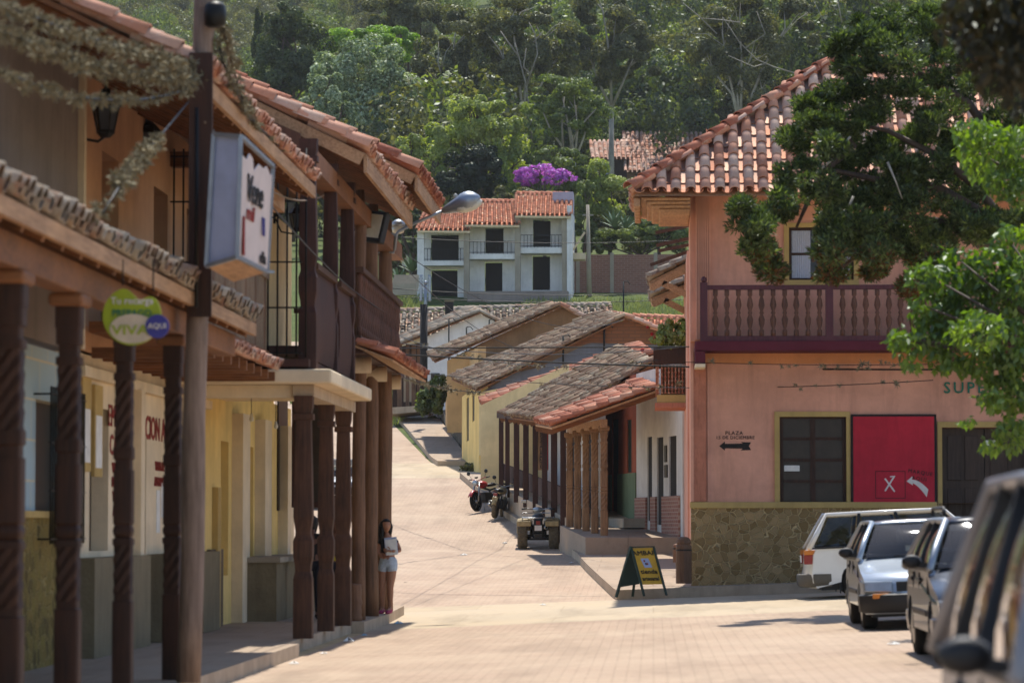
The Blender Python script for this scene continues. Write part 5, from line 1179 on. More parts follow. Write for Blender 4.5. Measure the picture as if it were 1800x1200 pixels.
        m_ = MB(); mx = s_*(Wd/2+.10); my = hood+.38
        m_.lathe([(.02,-.05),(.07,-.045),(.085,0),(.078,.04),(.045,.07)], c=(mx, my, zbelt+.07), n=14, axis='Y')
        m_.v = [(mx+(x-mx)*1.15, y, zbelt+.07+(z-zbelt-.07)*.78) for x, y, z in m_.v]
        m_.bar((s_*(Wd/2-.06), my, zbelt+.02), (mx, my, zbelt+.05), .05).build('door_mirror', 'blackplastic', root, local=True)
        for yc in (wf, wr):
            w_ = MB(); xo = s_*(Wd/2-.02); xi = s_*(Wd/2-.21)
            xa, xb = (xi, xo) if s_ > 0 else (xo, xi)
            w_.lathe([(r*.62,0),(r*.9,.0),(r*.985,.025),(r,.06),(r,(xb-xa)-.06),(r*.985,(xb-xa)-.025),(r*.9,xb-xa),(r*.62,xb-xa)], c=(xa, yc, r), n=28, axis='X')
            wh = w_.build('wheel', 'rubber', root, local=True)
            h_ = MB(); h_.lathe([(r*.64,0),(r*.62,.012),(r*.35,.02),(r*.15,.03),(.0,.03)], c=(0,0,0), n=20, axis='X')
            h_.v = [(xo+(x if s_ > 0 else -x)-s_*.012, y+yc, z+r) for x, y, z in h_.v]; h_.build('hubcap', 'steel' if not suv else 'engine', wh, local=True)
            MB().box(s_*(Wd/2-.2), s_*(Wd/2-.02), yc+r+.03, yc+r+.045, .10, .36).build('mud_flap', 'blackplastic', root, local=True)
        # lamps
        la = MB(); xa, xb = s_*Wd/2*.56, s_*Wd/2*.97
        la.hexa([(min(xa,xb), .055 if s_ > 0 else .16, zh0-.135),(max(xa,xb), .16 if s_ > 0 else .055, zh0-.155),(max(xa,xb),.32,zh0-.155),(min(xa,xb),.32,zh0-.155),(min(xa,xb), .09 if s_ > 0 else .195, zh0-.01),(max(xa,xb), .195 if s_ > 0 else .09, zh0-.01),(max(xa,xb),.32,zh0+.0),(min(xa,xb),.32,zh0+.0)])
        hl = la.build('headlight', 'headlight', root, bevel=.015, local=True)
        MB().box(s_*Wd/2*.62, s_*Wd/2*.86, .0, .06, zb+.20, zb+.26).build('turn_signal', 'amber', root, bevel=.008, local=True)
        tl = MB().box(s_*(Wd/2-.16), s_*(Wd/2-.065), Lc-.22, Lc-.015, zb+.42, zb+.58).build('tail_light', 'tail', root, bevel=.012, local=True)
        MB().box(s_*(Wd/2-.16), s_*(Wd/2-.068), Lc-.215, Lc-.02, zb+.58, zb+.66).build('amber_lens', 'amber', tl, bevel=.008, local=True)
    # bumpers: plan-curved bars
    for nm, yb, sg_ in (('front_bumper', 0, -1), ('rear_bumper', Lc, 1)):
        pts = []; N = 12
        for i in range(N+1):
            u = -1+2*i/N; pts.append((u*Wd/2*(1.0 if sg_ < 0 else .94), yb+sg_*.05-sg_*(.24*abs(u)**3.5), zb+.17))
        pts = [(pts[0][0], pts[0][1]-sg_*.28, zb+.17)]+pts+[(pts[-1][0], pts[-1][1]-sg_*.28, zb+.17)]
        b = MB(); b.smooth = True
        prof = [(.0,-.15),(.03,-.12),(.045,.0),(.04,.07),(.0,.085),(-.04,.07),(-.04,-.13)]
        rows = []
        for i, p in enumerate(pts):
            p = Vector(p); d = (Vector(pts[min(i+1,len(pts)-1)])-Vector(pts[max(i-1,0)])).normalized(); no = Vector((d.y, -d.x, 0))*(1 if sg_ < 0 else -1)
            rows.append([p+no*a_+Vector((0,0,z_)) for a_, z_ in prof])
        k = len(prof); b.add([v for r_ in rows for v in r_], [(j*k+i, j*k+(i+1)%k, (j+1)*k+(i+1)%k, (j+1)*k+i) for j in range(len(rows)-1) for i in range(k)]+[tuple(range(k)), tuple(range((len(rows)-1)*k, len(rows)*k))])
        bo = b.build(nm, bump, root, local=True); bo.modifiers.new('split', 'EDGE_SPLIT').split_angle = R(40)
    gr = MB(); gr.box(-Wd/2*.5, Wd/2*.5, .03, .10, zh0-.14, zh0-.02)
    for i in range(4): gr.box(-Wd/2*.49, Wd/2*.49, .018, .03, zh0-.13+i*.03, zh0-.12+i*.03)
    gr.build('grille', 'blackplastic', root, local=True)
    MB().box(-.18, .18, -.06, -.045, zb+.10, zb+.21).build('number_plate', 'paper', root, local=True); MB().box(-.18, .18, Lc+.0, Lc+.012, zb+.45, zb+.57).build('number_plate', 'paper', root, local=True)
    w_ = MB()
    for x in (-.35, .25): w_.tube([(x, y0-.01, zbelt+.0), (x+.3, y0+.035, zbelt+.035), (x+.52, y0+.11, zbelt+.09)], .009, 5)
    w_.build('wiper', 'blackplastic', root, local=True)
    MB().box(-hb+.06, hb-.06, y0+.12, y1-.10, zbelt-.03, zbelt+.035).build('interior_shelf', 'blackplastic', root, local=True)
    for x in (-.36, .36):
        for yy in (hood+1.05, hood+1.95):
            if yy > Lc-.9: continue
            b_ = MB(); b_.box(x-.24, x+.24, yy, yy+.12, zbelt, zbelt+.14); b_.box(x-.13, x+.13, yy+.02, yy+.10, zbelt+.17, zbelt+.34); b_.tube([(x-.06,yy+.06,zbelt+.12),(x-.06,yy+.06,zbelt+.2)], .01, 4); b_.tube([(x+.06,yy+.06,zbelt+.12),(x+.06,yy+.06,zbelt+.2)], .01, 4)
            b_.build('seat', 'blackplastic', root, bevel=.03, local=True)
    MB().tube([(.36+.17*math.cos(a_*math.pi/8), hood+.62+.05*math.sin(a_*math.pi/8), zbelt+.06+.17*math.sin(a_*math.pi/8)) for a_ in range(17)], .014, 6).build('steering_wheel', 'blackplastic', root, local=True)
    MB().box(-.09, .09, yr0-.10, yr0-.08, zr-.14, zr-.08).build('rear_view_mirror', 'blackplastic', root, bevel=.01, local=True)
    return root, dict(A0=A0, A1=A1, a0=a0, a1=a1, zbelt=zbelt, hood=hood)
TL = -math.atan(.045)
def seat(xc, y, z, gnd): return gz(xc, y)
c2x = 2.63+.84; car('parked_car', 'silver wagon with dark bumper facing the street, second in the parked row', 'car', (c2x, 41.3, gz(c2x, 43.4)+.012), (0, TL, 0), 'carsilver', Wd=1.68, Hh=1.37)
c3x = 2.64+.84; r3, i3 = car('parked_car', 'dark blue wagon with dusty brown flank and roof bars, behind the blurred vehicle', 'car', (c3x, 30.6, gz(c3x, 32.7)+.012), (0, TL, 0), 'carblue', Wd=1.68, Hh=1.38, side='cardust', bump='carblue', chrome=True)
for s_ in (-1, 1): MB().tube([(s_*.55,2.1,1.40),(s_*.55,2.15,1.47),(s_*.55,3.4,1.47),(s_*.55,3.45,1.41)], .02, 6).build('roof_bar', 'blackplastic', r3, local=True)
MB().box(-.84,-.8,1.0,3.9,.25,.84).build('dusty_flank', 'cardust', r3, local=True) if 0 else None
lettering.local = True
mt = Matrix.Translation((.05, i3['a0'].y-.13, 1.30)) @ Matrix.Rotation(R(-52), 4, 'X'); lettering('DM', .14, mt, 'letterwhite', r3, sx=1.7)
lettering.local = False
car('parked_car', 'white wagon parked side-on against the stone base wall, tail to the left', 'car', (2.62+4.25, 57.3+.84, gz(4.5, 58)+.10), (TL, 0, R(90)), 'carwhite', Wd=1.68, Hh=1.50, bump='bumpergrey')
car('parked_car', 'tall dark dusty vehicle close at the right edge with black door mirror', 'car', (1.20+.86, 9.8, gz(2.2, 12)-.03), (0, TL, 0), 'carsuv', Lc=4.4, Wd=1.72, Hh=1.60, style='wagon', bump='blackplastic')
car('side_street_car', 'white car glimpsed between the carved posts on the climbing street', 'car', (-9.7, 100.2, gz(-9.7, 102)+.05), (R(-4), 0, 0), 'carwhite', Wd=1.68, Hh=1.5)
car('side_street_truck', 'blue vehicle glimpsed left of the first carved posts beyond the yellow wall', 'truck', (-11.6, 99.5, gz(-11, 102)+.05), (R(-4), 0, 0), 'truckblue', Lc=4.7, Wd=1.8, Hh=1.86, style='suv')

# quad bike seen from behind
def quad_bike():
    D = 88.0; p = W_ground(946, 966); p = Vector((W(946,966,p.y).x, p.y, 0)); k = 1.0
    t = thing('quad_bike', (p.x, p.y, gz(p.x, p.y)+.015), 'muddy quad bike with steel rack seen from behind, parked mid-street', 'quad bike'); t.rotation_euler = (R(3), 0, R(2)); t.scale = (1,1,1)
    kw = dict(local=True)
    for s_ in (-1, 1):
        for yc, rr, ww in ((.32, .33, .27), (1.55, .31, .2)):
            xc = s_*(.42 if yc < 1 else .44); w_ = MB(); h = ww/2
            w_.lathe([(rr*.5,-h*.8),(rr*.85,-h),(rr*.97,-h*.75),(rr,-h*.3),(rr,h*.3),(rr*.97,h*.75),(rr*.85,h),(rr*.5,h*.8)], c=(xc, yc, rr), n=26, axis='X')
            w_ = w_.build('wheel', 'mudrubber', t, **kw); lg = MB()
            for i in range(20):
                a = i*math.pi/10
                for q in (-1, 1): lg.bar((xc+q*h*.05, yc+math.cos(a)*(rr+.004), rr+math.sin(a)*(rr+.004)), (xc+q*h*.85, yc+math.cos(a+.12)*(rr-.006), rr+math.sin(a+.12)*(rr-.006)), .035, .025)
            lg.build('tread', 'mudrubber', w_, **kw); MB().lathe([(rr*.52,-.03),(rr*.3,0),(rr*.12,.05)], c=(xc, yc, rr), n=16, axis='X').build('rim', 'steel', w_, **kw)
        f = MB(); f.smooth = True; n = 10; pts = []           # arched fender
        for i in range(n+1):
            a = math.pi*(.05+.62*i/n); y = .34-.47*math.cos(math.pi-a)*-1*1.0; pts.append((.34+.46*math.cos(a), .36+.44*math.sin(a)))
        V = []
        for (y, z) in pts: V += [(s_*.17, y, z+.03), (s_*.34, y, z+.035), (s_*.54, y, z), (s_*.575, y, z-.05)]
        f.add(V, [(j*4+i, j*4+i+1, (j+1)*4+i+1, (j+1)*4+i) for j in range(n) for i in range(3)]); f = f.build('rear_fender', 'dustpaint', t, **kw); f.modifiers.new('thickness', 'SOLIDIFY').thickness = .015
        MB().box(s_*.19, s_*.55, -.12, -.07, .62, .76).build('fender_edge', 'dustpaint', t, bevel=.02, **kw)
        MB().box(s_*.2, s_*.56, 1.25, 1.85, .66, .72).build('front_fender', 'dustpaint', t, bevel=.03, **kw)
        MB().tube([(s_*.1,.35,.32),(s_*.3,.33,.33)], .05, 8).build('axle', 'engine', t, **kw)
        MB().tube([(s_*.2,.55,.35),(s_*.18,.2,.75)], .03, 8).build('shock_absorber', 'engine', t, **kw)
    r_ = MB()
    r_.tube([(-.42,.5,.84),(-.42,-.05,.84),(-.38,-.1,.84),(.38,-.1,.84),(.42,-.05,.84),(.42,.5,.84)], .014, 6)
    for x in (-.25,-.08,.08,.25): r_.tube([(x,-.1,.84),(x,.5,.84)], .011, 6)
    for y in (.1,.3,.5): r_.tube([(-.42,y,.835),(.42,y,.835)], .011, 6)
    for s_ in (-1,1): r_.tube([(s_*.2,-.08,.83),(s_*.16,.0,.66)], .014, 6)
    r_.build('rear_rack', 'steel', t, **kw)
    s_ = MB(); s_.smooth = True; s_.lathe([(0,.3),(.1,.32),(.14,.5),(.15,.8),(.13,1.0),(.09,1.15),(0,1.17)], c=(0,0,0), n=14, axis='Y'); s_.v = [(x*1.1, y, .84+z*.5) for x, y, z in s_.v]; s_.build('seat', 'blackplastic', t, **kw)
    MB().box(-.12,.12,.0,.35,.55,.80).build('tail_housing', 'blackplastic', t, bevel=.03, **kw)
    MB().box(-.055,.055,-.03,.0,.655,.76).build('tail_light', 'tail', t, bevel=.01, **kw)
    MB().box(-.095,.095,-.045,-.03,.50,.64).build('number_plate', 'letterwhite', t, **kw)
    ex = MB().lathe([(.035,-.02),(.055,-.01),(.06,.05),(.06,.4)], c=(.21,-.02,.58), n=16, axis='Y').build('exhaust', 'steel', t, **kw); MB().lathe([(.03,-.021),(.03,-.02)], c=(.21,-.022,.58), n=12, axis='Y').build('exhaust_hole', 'letterblack', ex, **kw)
    e_ = MB().box(-.17,.17,.45,1.1,.28,.62).box(-.12,.12,.15,.5,.25,.42).box(-.24,.24,.10,.16,.26,.31); e_.build('engine', 'engine', t, bevel=.03, **kw)
    MB().tube([(-.3,.18,.27),(.3,.18,.27)], .035, 8).build('swing_axle', 'engine', t, **kw)
    MB().box(-.14,.14,1.0,1.4,.7,.9).build('tank', 'dustpaint', t, bevel=.05, **kw)
    MB().tube([(-.43,1.02,1.02),(-.3,1.08,1.04),(-.1,1.15,1.0),(.1,1.15,1.0),(.3,1.08,1.04),(.43,1.02,1.02)], .014, 7).build('handlebar', 'steel', t, **kw)
    for s_ in (-1,1): MB().tube([(s_*.31,1.075,1.04),(s_*.44,1.02,1.02)], .022, 8).build('grip', 'blackplastic', t, **kw)
    po = MB().lathe([(0,-.1),(.09,-.08),(.12,0),(.1,.08),(.03,.12)], c=(0,1.2,1.0), n=14, axis='Y'); po.v = [(x*1.3, y, 1.0+(z-1.0)*.62) for x, y, z in po.v]; po.build('headlight_pod', 'headlight', t, **kw)
    m_ = MB().box(-.46,-.32,1.03,1.05,1.19,1.27).build('mirror', 'headlight', t, bevel=.015, **kw); MB().tube([(-.36,1.05,1.04),(-.4,1.04,1.2)], .008, 5).build('mirror_stem', 'blackplastic', t, **kw)
    f_ = MB(); f_.tube([(-.42,1.4,.88),(-.42,1.9,.88),(.42,1.9,.88),(.42,1.4,.88)], .013, 6).build('front_rack', 'steel', t, **kw)
quad_bike()

def motorbike(px, py, D, rz, lean, label, paint):
    p = W(px, py, D); t = thing('motorbike', (p.x, p.y, gz(p.x, p.y)+.01), label, 'motorbike', 'motorbikes parked at the kerb'); t.rotation_euler = (0, R(lean), R(rz)); kw = dict(local=True)
    # local: front towards -y
    for y, rr, nm in ((-.62,.30,'front_wheel'),(.62,.30,'rear_wheel')):
        w_ = MB(); wd = .045 if y < 0 else .062
        w_.lathe([(rr*.78,-wd),(rr*.93,-wd),(rr,-wd*.4),(rr,wd*.4),(rr*.93,wd),(rr*.78,wd),(rr*.76,0),(rr*.78,-wd)], c=(0,y,rr), n=30, axis='X'); w_ = w_.build(nm, 'mudrubber' if paint == 'dustpaint' else 'rubber', t, **kw)
        sp = MB(); sp.lathe([(.05,-.06),(.05,.06)], c=(0,y,rr), n=10, axis='X')
        for i in range(14): a = i*math.pi/7; sp.tube([(.03*(-1)**i,y,rr),(0,y+math.cos(a)*rr*.78,rr+math.sin(a)*rr*.78)], .005, 4)
        sp.build('spokes', 'steel', w_, **kw)
        f = MB(); f.smooth = True; n = 8; V = []
        a0_, a1_ = (.15,.75) if y < 0 else (.1,.6)
        for i in range(n+1):
            a = math.pi*(a0_+(a1_-a0_)*i/n); yy = y-math.cos(a)*(rr+.05)*(1 if y < 0 else -1)*-1; yy = y+math.cos(a)*(rr+.05)*(1 if y>0 else -1); zz = rr+math.sin(a)*(rr+.05)
            V += [(-.07,yy,zz-.03),(0,yy,zz+.01),(.07,yy,zz-.03)]
        f.add(V, [(j*3+i,j*3+i+1,(j+1)*3+i+1,(j+1)*3+i) for j in range(n) for i in range(2)]); f = f.build('fender', paint, t, **kw); f.modifiers.new('thickness','SOLIDIFY').thickness = .01
    for s_ in (-1,1):
        MB().tube([(s_*.09,-.62,.30),(s_*.09,-.42,.88)], .025, 8).build('fork', 'steel', t, **kw); MB().tube([(s_*.10,.62,.30),(s_*.12,.45,.66)], .028, 8).build('shock_absorber', 'engine', t, **kw)
        MB().tube([(s_*.36,-.22,1.02),(s_*.25,-.28,1.0)], .02, 8).build('grip', 'blackplastic', t, **kw)
        mi = MB().tube([(s_*.22,-.3,1.0),(s_*.30,-.33,1.16)], .006, 5).lathe([(.02,0),(.06,.005),(.06,.015),(.02,.02)], c=(s_*.31,-.34,1.19), n=12, axis='Y').build('mirror', 'blackplastic', t, **kw)
    MB().tube([(-.34,-.22,1.02),(-.2,-.32,1.0),(0,-.38,.93),(.2,-.32,1.0),(.34,-.22,1.02)], .013, 7).build('handlebar', 'steel' if paint != 'motored' else 'motored', t, **kw)
    tk = MB(); tk.smooth = True; tk.lathe([(0,-.36),(.09,-.32),(.14,-.18),(.13,-.02),(.08,.08),(0,.1)], n=14, axis='Y'); tk.v = [(x, y, .82+z*.85) for x, y, z in tk.v]; tk.build('tank', paint, t, **kw)
    st = MB(); st.smooth = True; st.lathe([(0,.0),(.09,.03),(.12,.2),(.12,.5),(.08,.62),(0,.66)], n=12, axis='Y'); st.v = [(x, y, .80+z*.42+y*.06) for x, y, z in st.v]; st.build('seat', 'blackplastic', t, **kw)
    MB().box(-.13,.13,-.25,.2,.28,.58).box(-.05,.05,.2,.62,.28,.34).build('engine', 'engine', t, bevel=.03, **kw)
    MB().tube([(0,-.40,.9),(0,-.1,.72),(0,.3,.66),(0,.62,.72)], .03, 6).build('frame', 'blackplastic', t, **kw)
    MB().tube([(.13,-.1,.30),(.15,.3,.30),(.16,.85,.40)], [.025,.03,.05], 10).build('exhaust', 'steel', t, **kw)
    MB().lathe([(.03,-.05),(.085,-.04),(.09,.0),(.06,.08)], c=(0,-.52,.86), n=16, axis='Y').build('headlight', 'headlight', t, **kw)
    MB().box(-.06,.06,.84,.88,.66,.74).build('tail_light', 'tail', t, bevel=.01, **kw); MB().box(-.08,.08,.885,.895,.50,.62).build('number_plate', 'dustpaint', t, **kw)
    MB().lathe([(.02,0),(.055,.02),(.055,.05)], c=(0,-.42,1.0), n=12).build('gauge', 'blackplastic', t, **kw)
    b = MB().tube([(-.12,.1,.3),(-.22,.18,.02)], .012, 5).build('kickstand', 'steel', t, **kw)
    MB().box(-.16,.16,.35,.42,.3,.36).build('foot_peg', 'blackplastic', t, **kw)
motorbike(857, 885, 99.5, -28, -8, 'red motorbike with its front wheel towards the street, left of the muddy one', 'motored')
motorbike(876, 893, 97.5, 172, -6, 'muddy brown motorbike seen from behind, beside the gallery edge', 'dustpaint')
# ------------------------------------------------------------------ people
def skinned(name, chains, mat, parent, root_index=0, sub=2):
    """one continuous surface grown over joints; chains: lists of (key, (x,y,z), radius) sharing keys"""
    keys = {}; vs = []; rad = []; es = []
    for ch in chains:
        prev = None
        for (k, p, r) in ch:
            if k not in keys: keys[k] = len(vs); vs.append(p); rad.append(r)
            i = keys[k]
            if prev is not None and prev != i and (prev, i) not in es and (i, prev) not in es: es.append((prev, i))
            prev = i
    me = bpy.data.meshes.new(name); me.from_pydata(vs, es, []); o = bpy.data.objects.new(name, me); col.objects.link(o)
    o.modifiers.new('skin', 'SKIN'); lay = me.skin_vertices[0].data
    for i, r in enumerate(rad): lay[i].radius = r if isinstance(r, tuple) else (r, r); lay[i].use_root = (i == root_index)
    s = o.modifiers.new('sub', 'SUBSURF'); s.levels = sub; s.render_levels = sub
    md = o.modifiers['skin']; md.use_smooth_shade = True; md.branch_smoothing = .3
    me.materials.append(M[mat]); o.parent = parent; return o
def head(parent, c, r, skin, facing, hair_pts, hairm='hair'):
    """head with face; facing = angle of the nose around z (0 = towards the camera, -y)"""
    mb = MB(); mb.smooth = True; n = 20; m = 16; V = []
    for j in range(m+1):
        ph = math.pi*j/m; z = math.cos(ph)
        for i in range(n):
            a = 2*math.pi*i/n; x = math.sin(ph)*math.sin(a); y = -math.sin(ph)*math.cos(a)
            w = .78+.08*z; x *= w*(1-.22*max(0,-z)**1.5); y *= .94
            f = max(0, -y)
            y -= .16*math.exp(-((x/.11)**2))*math.exp(-(((z+.12)/.16)**2))*f*1.0            # nose
            y += .07*math.exp(-(((abs(x)-.3)/.14)**2))*math.exp(-(((z-.08)/.10)**2))*f       # eye sockets
            y -= .05*math.exp(-((x/.2)**2))*math.exp(-(((z+.47)/.07)**2))*f                  # lips
            y -= .08*math.exp(-((x/.22)**2))*math.exp(-(((z+.85)/.14)**2))                   # chin
            V.append((x*r, y*r, z*r*1.16))
    F = [(j*n+i, (j+1)*n+i, (j+1)*n+(i+1)%n, j*n+(i+1)%n) for j in range(m) for i in range(n)]
    mb.add(V, F)
    mt = Matrix.Translation(c) @ Matrix.Rotation(facing, 4, 'Z'); mb.v = [tuple(mt @ Vector(v)) for v in mb.v]
    mb.build('head', skin, parent, local=True)
    for s_ in (-1, 1):
        for (z, w, h, mat, nm, y) in ((.09,.12,.045,'hair','eye',-.80),(.24,.16,.03,'hair','eyebrow',-.86)):
            e_ = MB(mt); e_.lathe([(.001,-.02*r),(w*r,0),(.001,.02*r)], c=(s_*.3*r, y*r*.99, z*r*1.16), n=10, axis='Y'); c0 = (mt @ Vector((0,0,z*r*1.16))).z
            e_.v = [(x, y_, c0+(z_-c0)*h/w) for x, y_, z_ in e_.v]; e_.build(nm, mat, parent, local=True)
        e_ = MB(mt); e_.lathe([(.001,-.04*r),(.17*r,0),(.001,.05*r)], c=(s_*.78*r, .0, .05*r), n=10, axis='X'); e_.build('ear', skin, parent, local=True)
    e_ = MB(mt); e_.lathe([(.001,-.02*r),(.19*r,0),(.001,.02*r)], c=(0, -.865*r, -.5*r*1.16), n=10, axis='Y'); c0 = (mt @ Vector((0,0,-.5*r*1.16))).z
    e_.v = [(x, y_, c0+(z_-c0)*.28) for x, y_, z_ in e_.v]; e_.build('mouth', 'pinkshoe' if 0 else 'letterred', parent, local=True)
    h = MB(mt); h.smooth = True; V = []                                                  # hair cap open at the face
    for j in range(m+1):
        ph = math.pi*.80*j/m; z = math.cos(ph)
        for i in range(n):
            a = 2*math.pi*i/n; x = math.sin(ph)*math.sin(a); y = -math.sin(ph)*math.cos(a)
            k_ = 1.12
            if y < -.25 and z < .55: y = -.25+.0*(y+.25); k_ = 1.1
            V.append((x*.86*r*k_, (y*.98+.06)*r*k_, z*r*1.2*1.04))
    h.add(V, F[:m*n]); 
    h.build('hair', hairm, parent, local=True)
def hand_chains(w, pts, skin, parent, mirror=1, spread=(0,0,1), curl=(0,-.02,0)):
    """palm + five fingers: w wrist, pts = direction along fingers"""
    w = Vector(w); d = Vector(pts).normalized(); sp = Vector(spread).normalized(); cu = Vector(curl)
    palm = w+d*.055; skinned('palm', [[('w', tuple(w), (.02,.024)), ('p', tuple(palm), (.032,.016)), ('k', tuple(w+d*.085), (.034,.013))]], skin, parent, sub=1)
    for i, L in enumerate((.062,.072,.068,.052)):
        b = w+d*.08+sp*(.026-.0175*i); c1_ = b+d*L*.5+cu*.5; c2_ = b+d*L*.85+cu*1.6
        skinned('finger', [[('a', tuple(b), .0088), ('b', tuple(c1_), .0082), ('c', tuple(c2_), .0072)]], skin, parent, sub=1)
    b = w+d*.03+sp*.026; skinned('thumb', [[('a', tuple(b), .011), ('b', tuple(b+sp*.028+d*.02), .010), ('c', tuple(b+sp*.04+d*.048), .008)]], skin, parent, sub=1)

# the young woman leaning on the last log
G = thing('person', W(677, 1075, 55.2), 'young woman in denim shorts and dark top holding papers, leaning at the log post', 'person')
G.location.z = .175+gz(-4.5, 55)
S = 55.2/FPX
def gp(px, py, dy=0.0): return ((px-672)*S, dy, (1076-py)*S)
J = dict(pelvis=gp(677,982,.02), belly=gp(676,968,.0), chest=gp(676,952,.0), neck=gp(675,938,.0), head=gp(674,931,.0),
  hr=gp(684,990,.0), kr=gp(681,1029,-.05), ar=gp(681,1066,.0), tr=gp(677,1073,-.13), hl=gp(670,990,.03), kl=gp(666,1029,.0), al=gp(667,1066,.05), tl=gp(665,1073,-.08),
  sr=gp(690,948,.0), er=gp(699,966,-.05), wr=gp(685,966,-.17), sl=gp(663,949,.02), el=gp(659,968,-.03), wl=gp(668,978,-.14))
skinned('body', [
 [('pelvis',J['pelvis'],(.135,.1)),('belly',J['belly'],(.105,.085)),('chest',J['chest'],(.12,.09)),('neck',J['neck'],(.042,.042)),('head',J['head'],(.04,.045))],
 [('pelvis',J['pelvis'],.12),('hr',J['hr'],(.1,.1)),('tm',tuple((Vector(J['hr'])+Vector(J['kr']))/2),(.085,.088)),('kr',J['kr'],(.06,.062)),('cr',tuple(Vector(J['kr']).lerp(Vector(J['ar']),.35)),(.058,.06)),('ar',J['ar'],(.034,.036)),('tr',J['tr'],(.032,.02))],
 [('pelvis',J['pelvis'],.12),('hl',J['hl'],(.1,.1)),('tml',tuple((Vector(J['hl'])+Vector(J['kl']))/2),(.085,.088)),('kl',J['kl'],(.06,.062)),('cl',tuple(Vector(J['kl']).lerp(Vector(J['al']),.35)),(.058,.06)),('al',J['al'],(.034,.036)),('tl',J['tl'],(.032,.02))],
 [('chest',J['chest'],.11),('sr',J['sr'],(.05,.05)),('er',J['er'],(.034,.034)),('wr',J['wr'],(.022,.022))],
 [('chest',J['chest'],.11),('sl',J['sl'],(.05,.05)),('el',J['el'],(.034,.034)),('wl',J['wl'],(.022,.022))]], 'skin', G)
v = lambda k: Vector(J[k])
skinned('top', [[('a',tuple(v('pelvis')+Vector((0,0,-.02))),(.16,.13)),('b',J['belly'],(.118,.098)),('c',J['chest'],(.15,.118)),('d',tuple(v('chest').lerp(v('neck'),.6)),(.10,.08))],
 [('c',J['chest'],.11),('s',J['sr'],(.062,.062)),('t',tuple(v('sr').lerp(v('er'),.42)),(.052,.052))],[('c',J['chest'],.11),('s2',J['sl'],(.062,.062)),('t2',tuple(v('sl').lerp(v('el'),.42)),(.052,.052))]], 'navyshirt', G, root_index=1)
skinned('shorts', [[('a',tuple(v('pelvis')+Vector((0,0,.10))),(.145,.115)),('b',J['pelvis'],(.175,.14)),('h',J['hr'],(.122,.122)),('e',tuple(v('hr').lerp(v('kr'),.46)),(.115,.115))],[('b',J['pelvis'],.15),('h2',J['hl'],(.122,.122)),('e2',tuple(v('hl').lerp(v('kl'),.46)),(.115,.115))]], 'denim', G, root_index=1)
for a_, t_ in (('ar','tr'),('al','tl')):
    sh = MB(); p0, p1 = v(a_), v(t_); sh.tube([p0+Vector((0,.06,-.05)), p0+Vector((0,.02,-.045)), p1+Vector((0,.02,-.005)), p1+Vector((0,-.04,-.01))], [.03,.045,.043,.025], 12); sh.v = [(x, y, max(z, .0)) for x, y, z in sh.v]; sh.build('shoe', 'pinkshoe', G, local=True)
    MB().tube([p0+Vector((0,.05,-.08)), p1+Vector((0,-.03,-.022))], .022, 8).build('shoe_sole', 'letterwhite', G, local=True) if 0 else None
hc = v('head')+Vector((-.005,-.02,.085)); head(G, hc, .098, 'skin', R(18), None)
hr_ = MB(); 
for i in range(9):
    a = R(40+i*32); x0_, y0_ = math.cos(a)*.085, math.sin(a)*.07
    if y0_ < -.05 and abs(x0_) < .05: continue
    fall = .30 if x0_ < .02 else .14
    hr_.tube([hc+Vector((x0_*.8,y0_*.8+.03,.07)), hc+Vector((x0_*1.12,y0_+.02,-.02)), hc+Vector((x0_*1.1-.01,y0_*1.0+.01,-.12)), hc+Vector((x0_*1.0-.02,y0_*.9-.03*(x0_<0),-fall))], [.03,.038,.034,.012], 8)
hr_.build('long_hair', 'hair', G, local=True)
hand_chains(J['wr'], (-1,-.05,.12), 'skin', G, spread=(0,0,1), curl=(-.004,.010,0)); hand_chains(J['wl'], (.8,-.3,.1), 'skin', G, spread=(0,0,1), curl=(0,.01,0))
F_ = thing('paper_folder', G.location+Vector(gp(684,970,-.14)), 'white papers in a pale blue folder held against the dark top', 'folder')
fm_ = Matrix.Rotation(R(-6), 4, 'Y') @ Matrix.Rotation(R(-8), 4, 'X')
b = MB(fm_); b.box(-.10,.11,.0,.006,-.02,.27).build('cover', 'signblue', F_, local=True); MB(fm_).box(-.085,.105,-.012,-.0005,-.03,.235).build('papers', 'paper', F_, local=True)

